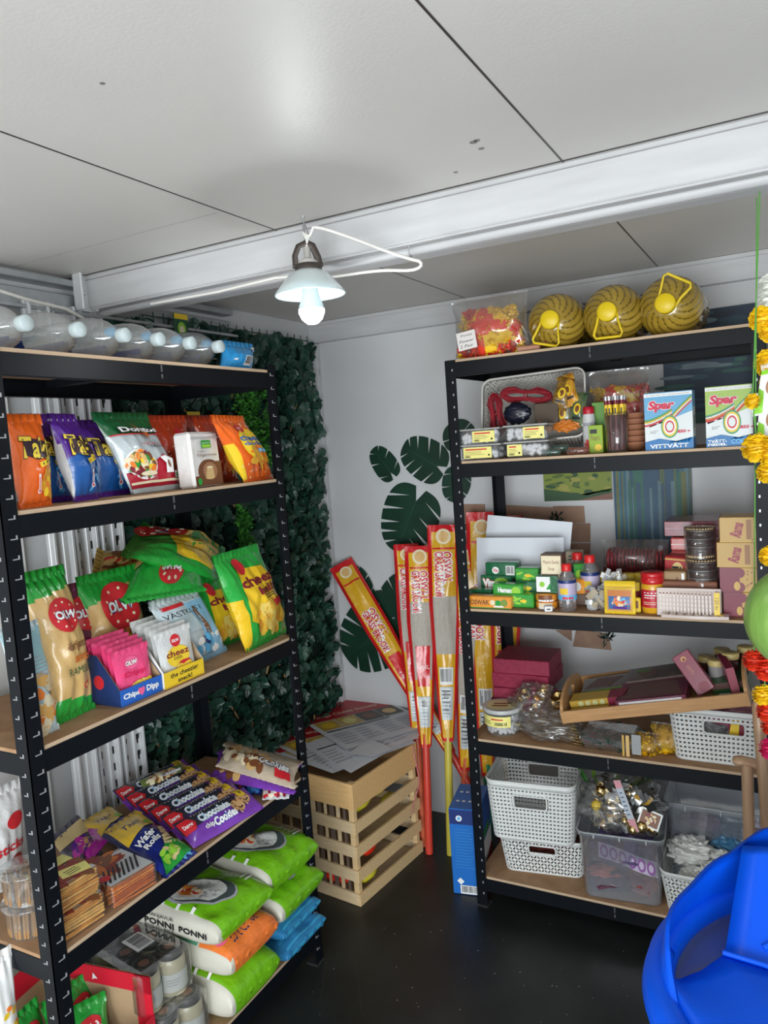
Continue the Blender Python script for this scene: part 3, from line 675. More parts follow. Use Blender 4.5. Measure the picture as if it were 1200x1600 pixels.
P, w_, h_ = sb((158, 771), (206, 767), (142, 664), -1.43, yaw=.1)
bag('crisp_bag', 'purple and blue crisp bag touching the green topped taco bag', 'crisp bag', P, w_*1.2, h_, .055, pcol, art_tb, seed=9, group=tk, sealm=purp)
dgf, slf = foil('deep_green_foil', (.01, .11, .035)), foil('pale_silver_foil', (.50, .56, .58))
def art_dor(a):
    fb = [BRN, TAN, DRED, GRN, CRM, ORG, YEL]
    a.poly([(-.98, .26), (-.3, .14), (0, .36), (.45, .46), (.98, .40), (.98, .06), (-.98, .06)], foil('crimson', (.45, .01, .03)))
    a.ell(-.45, .34, .50, .19, WHITE, rot=-.2); a.ell(-.46, .35, .45, .165, BRN); a.heap(-.46, .35, .42, .14, 90, fb, .07); a.ell(-.35, .22, .3, .03, CRM)
    a.rect(-.98, .10, .98, .13, CRM); a.rect(-1, 0, 1, .055, slf); a.lines(-.9, .012, .9, .045, 2, dgf, .6)
    a.rect(-.98, .725, .98, .74, RED); a.poly([(-.1, .89), (.12, .77), (.25, .66), (.45, .79), (.36, .80), (.22, .72), (.05, .82)], ink('burnt_orange', (.55, .12, .02)))
    a.text('Doritos', .10, .80, .74, .075, WHITE, bold=.04, out=BLACK); a.text('MEXICAN-STYLE', .25, .59, .56, .028, RED); a.text('TACO', .25, .55, .28, .028, BLACK, bold=.02); a.text('Flavoured', .22, .515, .2, .014, GRY)
    a.poly([(.15, .40), (.35, .42), (.45, .41), (.75, .38), (.62, .32), (.55, .2), (.25, .2), (.3, .32)], WHITE); a.ell(.42, .31, .07, .05, BRN); a.rect(.62, .14, .85, .22, WHITE); a.rect(.65, .15, .74, .2, GRN); a.rect(.74, .15, .82, .2, YEL)
P, w_, h_ = sb((203, 768), (287, 759), (190, 652), -1.385, lean=.24, yaw=.06)
bag('crisp_bag', 'green topped silver and red taco flavour tortilla chip bag', 'crisp bag', P, w_, h_, .07, lambda s, t, q: dgf if t > .74 else slf, art_dor, seed=12, sealm=(slf, dgf))
redf = foil('brick_red_foil', (.50, .05, .015))
def art_red(a):
    for k in range(14): a.ell(random.uniform(-.9, .9), random.uniform(.1, .95), .05, .008, CRM, rot=.6); a.off -= .0002
    a.ell(.3, .45, .35, .2, YEL); a.heap(.3, .3, .4, .15, 20, [YEL, ORG], .1); a.ell(.3, .8, .25, .06, RED)
for px, X, lb, sd in ((((236, 770), (300, 764), (262, 656)), -1.47, 'brick red crisp bag peeking out just right of the taco bag', 3), (((272, 766), (336, 760), (298, 655)), -1.54, 'brick red crisp bag standing behind the white digestive pouch', 4), (((318, 762), (374, 754), (330, 658)), -1.44, 'brick red crisp bag between the white pouch and the orange cheez bag', 6)):
    P, w_, h_ = sb(px[0], px[1], px[2], X, yaw=.05, lean=.12); bag('crisp_bag', lb, 'crisp bag', P, w_, h_, .055, redf, art_red, seed=sd, group='brick red crisp bags')
def art_dig(a):
    ch = ink('choc', (.16, .06, .03)); a.ell(.1, .26, .78, .24, ch); a.rect(-.9, .02, .98, .2, ch); a.rect(.5, .02, .98, .45, ch); a.ell(.15, .28, .5, .16, ink('mocha', (.35, .17, .10)))
    for k in range(5): a.ell(.1, .16+.045*k, .34-.02*k, .035, ink('biscuit', (.6, .38, .16))); a.ell(.1, .165+.045*k, .28-.02*k, .022, CRM if k == 4 else ink('biscuit2', (.7, .5, .25)))
    a.rect(-.30, .70, .35, .84, GRN); a.rect(-.25, .71, .3, .76, LGRN); a.text('gullon', .02, .79, .26, .03, WHITE); a.text('Digestive', .0, .57, .66, .06, ch); a.text('Vegan', -.4, .64, .3, .035, ch); a.text('Choco Leche', .2, .50, .5, .03, WHITE); a.ell(-.72, .1, .14, None, GRN)
    a.rect(-1, .88, 1, .9, GRY)
P, w_, h_ = sb((289, 767), (341, 763), (315, 676), -1.345, lean=.05, yaw=.12)
carton('biscuit_pouch', 'white block bottom pouch of chocolate digestives with green logo', 'biscuit pouch', P, w_, h_, .05, foil('white_foil', (.72, .70, .68)), art_dig, bev=.006)
def art_chz(a):
    for k in range(34): a.ell(random.uniform(-.95, .95), random.choice([random.uniform(.03, .3), random.uniform(.86, .98)]), .035, .008, CRM, rot=.8); a.off -= .0002
    a.ell(.1, .58, .70, .26, YEL, rot=.2); a.ell(0, .84, .26, .065, RED); a.text('OLW', 0, .845, .15, .035, WHITE, bold=.03)
    a.text('cheez', .12, .68, .62, .10, BLU, bold=.03); a.text('doodles', .15, .585, .62, .06, BLU, bold=.02); a.heap(.2, .36, .75, .10, 46, [YEL, ink('cheese', (.85, .45, .04)), ORG], .09, 2.2); a.rect(.15, .44, .75, .50, LBLU); a.text('Extra', .45, .47, .2, .03, WHITE)
P, w_, h_ = sb((376, 765), (434, 752), (356, 656), -1.325, lean=.14, yaw=.2)
bag('crisp_bag', 'orange crisp bag with yellow front and blue lettering beside the right post', 'crisp bag', P, w_*1.05, h_, .07, lambda s, t, q: YEL if s < -.86 and t < .6 else orf, art_chz, seed=21)

# ---- third board: big crisp bags
tanf, grf = foil('tan_foil', (.68, .44, .17)), foil('bright_green_foil', (.02, .36, .045)); yef = foil('yellow_foil', (.82, .52, .02))
def olw(a, x, z, r, rot=0): a.ell(x, z, r, None, RED); [a.ell(x+r*.7*math.cos(k*.7), z+r*a.W/2/a.H*.72*math.sin(k*.7), .04, None, CRM) for k in range(9)]; a.text('OLW', x, z, r*.72, r*.5*a.W/2/a.H, WHITE, bold=.05, out=NAVY, rot=rot, outb=.02)
def art_rams(a):
    olw(a, .0, .70, .66, -.1); a.text('örjans', .1, .48, .55, .07, BRN, bold=.02, rot=.05); a.text('smör', .25, .40, .5, .06, ink('rust', (.6, .15, .02)), bold=.03); a.text('RAMSLÖK', .2, .32, .72, .06, DGRN); a.ell(.25, .2, .12, None, RED); a.ell(.25, .2, .08, None, TAN)
P, w_, h_ = stand((84, 1112), (148, 1086), (66, 897), A3, .16, X=-1.375, yaw=.1)
bag('crisp_bag', 'tall tan crisp bag with green ends, big bag nearest the left post', 'crisp bag', P, w_*1.08, h_, .09, lambda s, t, q: grf if t > .86+.03*s or t < .13-.03*s else tanf, art_rams, seed=31, crump=1.5, tap=.1)
def art_bun(a): a.rect(-1, .6, 1, 1, ink('pale_aqua', (.35, .6, .65))); a.heap(.2, .3, .7, .25, 14, [ink('bun', (.75, .42, .12)), CRM, ORG], .3); a.ell(-.2, .8, .3, None, ink('teal', (.02, .3, .35))); a.lines(-.3, .55, .8, .75, 6, GRY, .3)
P, w_, h_ = stand((30, 1140), (92, 1118), (30, 985), A3, .1, X=-1.345, yaw=.1)
bag('crisp_bag', 'pale blue and white bag with golden rolls picture, low against the left post', 'snack bag', P, w_, h_, .05, foil('pale_blue_foil', (.55, .68, .72)), art_bun, seed=33)
P, w_, h_ = stand((92, 1080), (165, 1056), (118, 918), A3, .1, X=-1.50)
bag('crisp_bag', 'dark plum crisp bag hidden between the two tan bags', 'crisp bag', P, w_, h_, .07, foil('plum_foil', (.16, .03, .07)), lambda a: olw(a, 0, .75, .6), seed=34)
def art_cru(a):
    olw(a, .0, .70, .62, .05); a.text('crunchy', .25, .46, .75, .10, ink('rust', (.6, .15, .02)), bold=.03)
P, w_, h_ = stand((135, 1072), (230, 1040), (168, 898), A3, .18, X=-1.47)
bag('crisp_bag', 'tan crisp bag with large red oval logo behind the pink sachets', 'crisp bag', P, w_, h_, .09, lambda s, t, q: grf if t > .84+.10*s else tanf, art_cru, seed=36, crump=1.3)
def art_ched(a):
    cz = [ink('puff', (.85, .5, .05)), ink('puff2', (.85, .62, .14)), ink('puff3', (.8, .35, .03))]
    a.poly([(-.75, .30), (-.5, .85), (.55, .82), (.85, .55), (.8, .2), (0, .12)], yef); a.heap(.15, .27, .72, .15, 60, cz, .12, 1.2); a.text('cheez', .05, .70, .66, .11, DRED, bold=.03, rot=.03); a.text('ballz', .3, .58, .5, .09, DRED, bold=.03, rot=.03); a.lines(-.1, .48, .6, .53, 2, BLACK, .35); a.rect(.3, .37, .9, .44, RED); a.ell(-.35, .87, .2, None, RED)
P, w_, h_ = stand((322, 1016), (386, 1003), (326, 905), A3, .12, X=-1.43, yaw=.1)
bag('crisp_bag', 'green and yellow cheese puff bag standing left of the frontmost one', 'crisp bag', P, w_*1.1, h_, .07, grf, art_ched, seed=41)
P, w_, h_ = stand((386, 1016), (450, 992), (368, 862), A3, .13, X=-1.335, yaw=.12)
bag('crisp_bag', 'green and yellow cheese puff bag standing alone at the far front corner', 'crisp bag', P, w_*1.22, h_*.98, .085, lambda s, t, q: yef if s < -.8 and t < .55 else grf, art_ched, seed=43, crump=1.6)
def art_m70(a): olw(a, -.05, .62, .36); a.rect(-.55, .26, .95, .40, yef); a.heap(.3, .25, .6, .12, 30, [ORG, YEL, RED], .1)
P, w_, h_ = tri(at((318, 868), X=-1.56), at((205, 880), X=-1.56), at((318, 914), X=-1.41))
bag('crisp_bag', 'green crisp bag lying upside down across the top of the tan bag', 'crisp bag', P, w_, h_*1.1, .085, lambda s, t, q: yef if t < .34-.1*s else grf, art_m70, seed=45, crump=1.5)
def art_up(a): a.poly([(-.8, .1), (.9, .12), (.9, .60), (.1, .72), (-.75, .55)], yef); a.heap(.2, .32, .6, .14, 44, [ink('puff', (.85, .5, .05)), ink('puff2', (.85, .62, .14)), GRN], .12, 1.2); olw(a, .45, .82, .4)
P, w_, h_ = tri(at((338, 905), X=-1.43), at((350, 858), X=-1.60), at((196, 868), X=-1.45))
bag('crisp_bag', 'green and yellow crisp bag lying topmost on the pile near the ivy', 'crisp bag', P, w_*1.05, h_, .09, grf, art_up, seed=47, crump=1.5)
P, w_, h_ = tri(at((232, 905), X=-1.60), at((235, 872), X=-1.66), at((150, 900), X=-1.60))
bag('crisp_bag', 'brown and gold crinkle bag lying behind the upside down green bag', 'crisp bag', P, w_*1.3, h_, .07, foil('bronze_foil', (.45, .28, .06)), lambda a: a.heap(0, .5, .8, .4, 50, [RED, YEL, BRN, TAN], .14), seed=49)
def art_vas(a):
    sk = ink('sky', (.25, .48, .68)); a.rect(-.95, .5, .95, .92, ink('mist', (.5, .6, .64))); a.rect(.1, .3, .95, .9, sk); a.poly([(.2, .3), (.45, .3), (.42, .75), (.34, .85), (.25, .75)], BRN); a.text('VÄSTKUST', -.1, .80, .8, .09, BLACK); a.rect(-.8, .88, .1, .93, RED); a.heap(.2, .25, .7, .12, 30, [NAVY, sk, WHITE, LBLU], .1); a.rect(-.9, 0, .95, .1, sk)
P, w_, h_ = stand((290, 1036), (352, 1018), (272, 935), A3, .12, X=-1.385, yaw=.1)
bag('crisp_bag', 'pale blue crisp bag with a tower picture behind the white sachets', 'crisp bag', P, w_*1.25, h_, .06, slf, art_vas, seed=51)
# display boxes with sachets
def display(name, lab, l, r_, ztop, colb, lip, side, n, sm, sart, gl, slab, dpt=.115, X=-1.315):
    A, B = at(l, X=X), at(r_, X=X); A.z = B.z = A3; wd = (B-A).length; wv = (B-A).normalized(); yv = Vector((-wv.y, wv.x, 0))
    mt = frame((A+B)/2, wv, yv, Vector((0, 0, 1))); t = .0015; mb = MB(); card = M('kraft_card', (.45, .30, .17), .8)
    mb.box((0, dpt/2, t/2), (wd, dpt, t), card); mb.box((0, 0, .019), (wd, t, .038), colb); mb.box((0, dpt, ztop/2), (wd, t, ztop), colb)
    for s in (-1, 1): mb.add([(s*wd/2, 0, 0), (s*wd/2, dpt, 0), (s*wd/2, dpt, ztop), (s*wd/2, dpt*.55, ztop*.98), (s*wd/2, 0, .038)], [(0, 1, 2, 3, 4)], side); mb.add([(s*(wd/2-t), 0, 0), (s*(wd/2-t), dpt, 0), (s*(wd/2-t), dpt, ztop), (s*(wd/2-t), dpt*.55, ztop*.98), (s*(wd/2-t), 0, .038)], [(0, 1, 2, 3, 4)], card)
    lip(Art(mb, lambda x, z, o: Vector((x, -t/2-o, z)), wd, .038, .0004))
    if side == NAVYC: Art(mb, lambda x, z, o: Vector((-wd/2-o, -x+dpt/2, z)), dpt, ztop, .0004).ell(-.1, .45, .28, None, RED)
    root = tag(mb.obj(name, None, mt), lab, 'display box')
    for k in range(n):
        f = mt @ Matrix.Translation((.004*((k*7) % 3-1), .010+k*(dpt-.022)/n, t+.0006)) @ Matrix.Rotation(-.12, 4, 'X')
        hh = ztop*1.02+.006*k
        bag('sachet', slab[k], 'sachet', f, wd*.88, hh, .008, sm, sart if k < 2 else None, seed=60+k, group=gl, crump=.35, nx=12, ny=16, seals='top', ztop=.002)
NAVYC = M('navy_card', (.01, .03, .13), .5); pinkf = foil('pink_foil', (.85, .07, .22)); whf = foil('white_sachet', (.72, .73, .72))
def art_pk(a): a.ell(-.1, .72, .42, .12, PNK); a.text('OLW', -.1, .72, .32, .09, WHITE, bold=.05, out=DRED); a.text('Dipp', 0, .50, .6, .12, ink('hot_red', (.7, .02, .1)), bold=.03); a.heap(.25, .2, .5, .08, 14, [YEL, ink('chip', (.85, .6, .12))], .16, 2)
def art_wh(a): a.ell(0, .48, .66, .2, ink('sun', (.86, .6, .04))); a.ell(0, .78, .27, .12, RED); a.text('OLW', 0, .78, .2, .06, WHITE, bold=.04); a.text('cheez', -.02, .55, .66, .12, DRED, bold=.02); a.lines(-.3, .42, .3, .48, 2, BLACK, .3); a.ell(.3, .34, .34, .04, RED); a.heap(.1, .2, .45, .06, 9, [ink('chip', (.85, .6, .12)), YEL], .16, 2); a.ell(.6, .24, .16, .06, YEL)
ords = ['frontmost', 'second', 'third', 'fourth', 'rearmost']
display('display_box', 'dark blue counter box with blue front lip holding pink sachets', (189, 1097), (254, 1079), .115, BLU, lambda a: (a.text('Chips', -.5, .5, .38, .42, WHITE, bold=.04), a.text('♥', -.02, .5, .16, .5, PNK), a.text('Dipp', .52, .5, .3, .48, WHITE, bold=.04)), NAVYC, 5, pinkf, art_pk, 'pink dip sachets', ['pink dip sachet, %s in the dark blue counter box' % q for q in ords])
display('display_box', 'yellow fronted counter box holding white cheez sachets', (258, 1077), (320, 1060), .125, YEL, lambda a: (a.text('the cheezier', 0, .68, .7, .3, BLACK, bold=.02), a.text('snack!', 0, .28, .36, .28, BLACK, bold=.02)), WHITE, 5, whf, art_wh, 'white cheez sachets', ['white cheez sachet, %s in the yellow fronted box' % q for q in ords], X=-1.31)

# ---- fourth board: pretzel sticks, wafers, cookies
stk = [M('pretzel_%d' % k, c, .45, var=.2, vscale=60) for k, c in enumerate([(.72, .36, .07), (.62, .26, .04), (.78, .45, .12)])]; stk2 = [M('pretzel_o%d' % k, c, .45, var=.2, vscale=60) for k, c in enumerate([(.62, .17, .03), (.5, .11, .02), (.72, .26, .05)])]
clrfilm = CLR('clear_film', (.97, .97, .97), .18, .08, .04); clrtub = CLR('clear_tub', (.93, .95, .95), .15, .1, .10)
def sticks(mt, w_, d_, h_, mats, lab, top, seed, grp):
    r = random.Random(seed); root = empty('pretzel_stick_pack', mt, lab, 'snack pack', grp); mb = MB(); rr = .0034
    ny = int(h_/(rr*2)); nd = int(d_/(rr*2))
    for j in range(ny):
        z = rr+.001+j*(h_-2*rr-.003)/(ny-1)
        for i in range(nd):
            y = -d_/2+rr+.002+i*(d_-2*rr-.004)/(nd-1)
            if 0 < i < nd-1 and j < ny-1 and not (i % 3 == 0): continue
            m = mats[r.randrange(3)]; e = r.uniform(-.004, .004); mb.tube([(-w_/2+.004, y+e, z), (0, y, z+r.uniform(-.0015, .0015)), (w_/2-.004, y-e, z)], rr*.97, m, 5)
    tag(mb.obj('pretzel_sticks', root), None, None, kind='stuff')
    fb = MB(); fb.box((0, 0, h_/2), (w_, d_, h_), clrfilm, .003); fb.obj('clear_wrap', root)
    lb = MB(); top(Art(lb, Ftop(h_, d_), w_, d_, .0008)); lb.obj('printed_label', root)
    return root
def frm(p0, p1, z, dep, X=None):
    A, B = at(p0, Z=z) if X is None else at(p0, X=X), at(p1, Z=z) if X is None else at(p1, X=X); A.z = B.z = z
    wv = (B-A); w_ = wv.length; wv.normalize(); yv = Vector((-wv.y, wv.x, 0)); return frame((A+B)/2+yv*dep/2, wv, yv, Vector((0, 0, 1))), w_
def lt1(a): a.rect(-.95, 0.05, .95, .62, ink('silver_print', (.55, .57, .58))); a.heap(0, .35, .8, .22, 26, [BRN, ink('maroon', (.25, .03, .02))], .2, 3); a.rect(-.2, .12, .9, .45, LYEL, rot=-.3); a.lines(0, .18, .75, .4, 3, BLACK, .3); a.rect(-.95, .66, .9, .95, LYEL); a.ell(-.75, .2, .2, None, RED)
def lt2(a): a.rect(-.95, .05, .95, .9, ink('silver_print', (.55, .57, .58))); a.heap(-.3, .75, .6, .2, 30, [BRN, stk2[0], ink('maroon', (.25, .03, .02))], .2, 3); [a.rect(-.8+.2*k, .1, -.72+.2*k, .55, BLACK, rot=-.5) for k in range(8)]; a.ell(-.8, .3, .22, None, RED)
mt, w_ = frm((97, 1479), (167, 1431), A4, .12)
sticks(mt, w_, .12, .056, stk, 'golden pretzel stick pack, lower of the two stacked beside the post', lt1, 1, 'pretzel stick packs')
sticks(mt @ Matrix.Translation((-.003, .004, .0575)), w_, .12, .056, stk, 'golden pretzel stick pack with pale yellow label, upper of the stack', lt1, 2, 'pretzel stick packs')
mt, w_ = frm((180, 1422), (246, 1381), A4, .14)
sticks(mt, w_*1.05, .14, .05, stk2, 'darker orange pretzel stick pack with silver top, right of the stack', lt2, 3, 'pretzel stick packs')
# round tubs at the near end and a white bag
for k, (lb) in enumerate(('clear tub of brown sticks, lower one left of the post', 'clear tub of brown sticks, upper one left of the post')):
    c = at((30, 1440), Z=A4); root = empty('snack_tub', TR(-1.40, .835+.0, A4+k*.066) if False else TR(-1.43, .965, A4+k*.07), lb, 'tub', 'clear tubs of sticks'); r = random.Random(k)
    mb = MB()
    for j in range(60): a = r.uniform(0, 6.28); q = .045*math.sqrt(r.random()) if j % 2 else .045; mb.tube([(q*math.cos(a), q*math.sin(a), .004), (q*math.cos(a+.05), q*math.sin(a+.05), .056)], .0028, M('brown_stick', (.3, .16, .06), .6), 5)
    tag(mb.obj('stick_snacks', root), None, None, kind='stuff'); mb = MB(); mb.lathe([(.045, .0), (.052, .058), (.056, .060), (.056, .066), (.001, .067)], clrtub, 24); mb.obj('clear_tub', root)
P, w_, h_ = stand((-40, 1425), (38, 1395), (-2, 1238), A4, .1, X=-1.62)
bag('snack_bag', 'white snack bag with red script, standing left of the post on the fourth shelf', 'snack bag', P, w_, h_, .07, foil('white_foil2', (.68, .68, .67)), lambda a: (a.ell(.45, .68, .4, .08, RED), a.text('sticks', .2, .45, .7, .1, RED, bold=.02), a.ell(.5, .25, .3, .1, ink('maroon', (.25, .03, .02)))), seed=71)
def zat(px, z): return at(px, Z=z)
def pout(a): a.poly([(-1, .70), (1, .62), (1, 1), (-1, 1)], ink('tan_pale', (.7, .55, .28))); a.heap(.0, .45, .6, .15, 30, [CRM, TAN, PUR, ink('magenta', (.55, .03, .4))], .14)
P, w_, h_ = tri(zat((118, 1372), A4+.02), zat((158, 1334), A4+.03), zat((88, 1322), A4+.08))
bag('snack_packet', 'grey and purple packet with a cream upturned end behind the pretzel sticks', 'packet', P, w_*1.1, h_*1.15, .03, foil('slate_foil', (.10, .09, .13)), pout, seed=72, nx=14, ny=20)
P, w_, h_ = tri(zat((140, 1345), A4+.05), zat((166, 1313), A4+.04), zat((120, 1325), A4+.055))
bag('snack_packet', 'small bright magenta packet end sticking out beside the yellow wafers', 'packet', P, w_, h_, .025, foil('magenta_foil', (.62, .02, .5)), None, seed=73, nx=12, ny=14)
navf = foil('royal_foil', (.008, .02, .18))
def art_waf(a):
    a.poly([(-1, .62), (1, .68), (1, 1), (-1, 1)], yef); a.text('Tago', -.05, .84, .5, .11, NAVY, shear=.2, bold=.01); a.ell(.72, .74, .3, .06, LGRN)
    a.text('Wafer', -.3, .52, .55, .10, WHITE, bold=.03); a.text('Rolls', -.25, .41, .45, .09, WHITE, bold=.03); a.poly([(-.9, 0), (.9, .05), (.95, .28), (.2, .3), (-.6, .18)], grf)
    for k in range(6): a.rect(.05+.1*k, .25+.05*k, .65+.05*k, .29+.05*k, ink('wafer', (.75, .6, .3)), rot=-.3+.2*(k % 3))
    a.heap(-.1, .14, .5, .08, 14, [ink('wafer', (.75, .6, .3)), LGRN], .12)
P, w_, h_ = tri(zat((257, 1372), A4+.022), zat((306, 1331), A4+.022), zat((167, 1303), A4+.055))
bag('wafer_pack', 'yellow and navy wafer roll pack lying in front, whole name showing', 'wafer pack', P, w_, h_, .038, lambda s, t, q: navf if s < .35 or t > .3 else LBLU, art_waf, seed=75, group='wafer roll packs', sealm=(navf, yef))
P, w_, h_ = tri(zat((215, 1345), A4+.020), zat((262, 1312), A4+.020), zat((126, 1290), A4+.022))
bag('wafer_pack', 'yellow wafer roll pack behind, mostly covered by the cookie packs', 'wafer pack', P, w_, h_, .034, lambda s, t, q: navf, art_waf, seed=76, group='wafer roll packs', sealm=(navf, yef))
purf = foil('violet_foil', (.20, .05, .42)); ckd = ink('cookie', (.62, .36, .16)); ckb = foil('black_star_foil', (.03, .03, .045))
def art_ck(a):
    a.poly([(-1, .45), (.55, .62), (.55, 1), (-1, 1)], ckb)
    a.poly([(-.98, .40), (-.72, .40), (-.62, .66), (-.72, .9), (-.98, .9)], RED); a.text('Danger', -.81, .63, .12, .2, WHITE, bold=.03)
    for k in range(16): a.ell(-.6+.07*k, .90-.02*(k % 2), .014, None, WHITE); a.off -= .0002
    a.text('Chocolate', -.12, .66, .42, .30, WHITE, bold=.05, shear=.15, out=LBLU, outb=.03); a.text('chip', -.42, .30, .12, .2, WHITE, bold=.03); a.text('Cookies', .0, .30, .3, .28, WHITE, bold=.05, shear=.15, out=BLU, outb=.03)
    for x, z in ((.42, .42), (.66, .58)):
        a.ell(x, z, .17, None, ckd); a.heap(x, z, .13, .30, 18, [BRN, ink('cookie2', (.75, .5, .26)), BLACK], .02)
    a.rect(.60, .66, .80, .99, YEL); a.text('20kr', .70, .85, .07, .14, BLACK)
co = ['frontmost and fully visible', 'second from the front', 'third from the front', 'fourth from the front', 'fifth from the front', 'rearmost']
p0, p1, p2 = zat((303, 1326), A4+.005), zat((413, 1262), A4+.005), zat((268, 1294), A4+.045)
dv = zat((282, 1316), A4+.005)-p0; dv = Vector((dv.x, dv.y, .0042))
for k in range(6):
    o = dv*k; P, w_, h_ = tri(p0+o, p1+o, p2+o+Vector((-.01, 0, 0))); SHEAR[0] = 0
    bag('cookie_pack', 'purple and black chocolate chip cookie pack, %s of the shingled row' % co[k], 'cookie pack', P @ Matrix.Rotation(0, 4, 'Z'), w_, h_, .03, purf, art_ck, seed=80+k, group='chocolate chip cookie packs', crump=.5, nx=36, ny=12, seals=False, lo=.35, hi=.35, pinch=0)
def art_oat(a): a.heap(-.1, .5, .7, .38, 40, [ckd, BRN, TAN, CRM], .09); a.text('Cookies', .3, .5, .5, .25, WHITE, bold=.04, out=NAVY)
P, w_, h_ = tri(zat((225, 1242), A4+.05), zat((292, 1212), A4+.05), zat((218, 1220), A4+.075))
bag('cookie_pack', 'green edged oat cookie pack at the back by the ivy', 'cookie pack', P, w_, h_, .03, foil('olive_foil', (.15, .2, .04)), art_oat, seed=90, nx=20, ny=12, seals=False)
P, w_, h_ = tri(zat((338, 1196), A4+.07), zat((462, 1232), A4+.05), zat((350, 1166), A4+.085))
def art_mix(a): a.heap(-.3, .55, .65, .4, 46, [ckd, BRN, TAN, CRM], .08); a.text('Cookies', .45, .5, .4, .3, WHITE, bold=.04, out=NAVY, outb=.03); a.rect(.5, .1, .9, .35, RED)
bag('cookie_pack', 'cream and tan cookie bag topmost of the mixed pile at the far end', 'cookie pack', P, w_, h_*1.15, .035, foil('cream_foil', (.55, .45, .34)), art_mix, seed=91, nx=24, ny=14)
P, w_, h_ = tri(zat((325, 1215), A4+.045), zat((460, 1240), A4+.03), zat((340, 1178), A4+.062))
def art_cho(a): a.heap(-.45, .5, .5, .4, 36, [ckd, BRN, TAN], .08); a.text('ChoCookies', .2, .5, .6, .3, WHITE, bold=.04, out=BLU, outb=.03)
bag('cookie_pack', 'violet cookie bag with pale lettering under the topmost one of the mixed pile', 'cookie pack', P, w_, h_*1.1, .035, purf, art_cho, seed=92, nx=24, ny=14)
P, w_, h_ = tri(zat((348, 1238), A4+.006), zat((408, 1240), A4+.006), zat((352, 1196), A4+.055))
bag('wafer_pack', 'blue wafer pack with cream end and red band, leaning in the mixed pile', 'wafer pack', P, w_, h_, .045, lambda s, t, q: CRM if s < -.75 else (foil('azure_foil', (.02, .2, .6)) if s > .3 else navf), lambda a: (a.heap(-.2, .5, .45, .3, 12, [ink('wafer', (.75, .6, .3)), TAN], .2), a.rect(-.12, .1, .02, .9, RED)), seed=93, nx=18, ny=14)
P, w_, h_ = tri(zat((410, 1248), A4+.006), zat((452, 1246), A4+.006), zat((408, 1208), A4+.04))
bag('wafer_pack', 'clear pack of red and white wafers at the board edge by the right post', 'wafer pack', P, w_, h_, .04, lambda s, t, q: random.choice([RED, DRED, CRM, foil('silver_foil', (.5, .5, .5))]), None, seed=94, nx=9, ny=9)

# ---- fifth board: rice bags, jars, red box
def cushion(mb, l, w_, h_, top, side, endm, xf, seed=0, n=44, e=.38):
    """rice sack lying flat: length l on x, width w_ on y, thickness h_; endm on the -x end"""
    def S(u, v, off, sg):
        a, b = max(-1, min(1, 2*u/l)), max(-1, min(1, 2*v/w_)); q = (max(0, 1-abs(a)**5)**e)*(max(0, 1-abs(b)**4)**e)
        nz = noise.noise(Vector((u*14+seed, v*14, seed)))*.016*q+noise.noise(Vector((u*30+seed, v*20, seed)))*.005
        return Vector((u, v, h_/2+sg*(h_/2*q+off)+nz*(1 if sg > 0 else .2)*q))
    for sg in (1, -1):
        V = []; F = []; mm = []
        for j in range(n+1):
            for i in range(n+1):
                a, b = math.sin((i/n-.5)*pi), math.sin((j/n-.5)*pi); V.append(S(a*l/2, b*w_/2, 0, sg))
        for j in range(n):
            for i in range(n):
                k = j*(n+1)+i; f = (k, k+1, k+n+2, k+n+1); F.append(f if sg > 0 else f[::-1]); a = math.sin(((i+.5)/n-.5)*pi); mm.append(endm if a < -.86 else ((blus2 if top is blus and j % 5 == 0 else top) if sg > 0 else (blus2 if top is blus and j % 4 == 0 else side)))
        mb.add(V, F, mm, True, xf)
    return lambda x, z, o: xf @ S(x, z-w_/2, o, 1)
ricg = foil('rice_green', (.17, .48, .01)); sack = M('clear_sack', (.50, .48, .40), .5, bump=.3, bscale=120, col2=(.62, .60, .52)); blus = M('blue_woven_sack', (.015, .15, .36), .45, col2=(.04, .26, .5), vscale=9, bump=.3, bscale=90, stretch=(1, 6, 1)); blus2 = M('blue_woven_stripe', (.05, .38, .62), .4, bump=.3, bscale=90); ors = foil('orange_sack', (.85, .20, .04))
rice = M('rice_white', (.55, .58, .56), .6, col2=(.8, .8, .75), vscale=70)
def art_rice(a, dx=0, dz=-.18):
    c_ = a._c; a._c = lambda x, z: c_(x+dx, z+dz)
    a.ell(-.13, .59, .47, .31, GRY, rot=.35); a.off += .0008; a.ell(-.11, .585, .44, .285, ink('plate_dark', (.06, .08, .08)), rot=.35); a.off += .0012; a.ell(-.14, .61, .40, .25, rice, rot=.35, wob=.04)
    a.off += .0006; a.heap(-.1, .6, .3, .2, 60, [WHITE, GRY, rice], .025, 2); a.ell(-.26, .66, .17, .12, ink('curry', (.75, .25, .04)), wob=.15); a.heap(-.26, .66, .15, .10, 24, [ink('curry', (.75, .25, .04)), RED, CRM], .05); a.ell(.0, .80, .09, .06, BRN)
    a._c = c_; a.off = .008; a.lines(.50, .12, .82, .36, 5, WHITE, .3); a.text('5KG', .72, .84, .16, .09, WHITE, bold=.03); a.lines(-.9, .2, -.76, .8, 4, WHITE, .2)
def art_rice2(a): art_rice(a, -.12, -.2)
def art_bo(a): a.rect(-.95, .0, .95, .36, ors); a.text('PONNI', -.05, .26, .3, .10, NAVY, rot=pi); a.text('BOILED RICE', -.05, .12, .5, .10, NAVY, rot=pi); a.ell(-.7, .18, .16, None, PNK); a.ell(.65, .2, .16, None, PNK); a.rect(-.95, .38, .95, .60, ink('stripe_green', (.1, .32, .2))); [a.rect(-.9+k*.06, .4, -.87+k*.06, .58, WHITE) for k in range(30)]
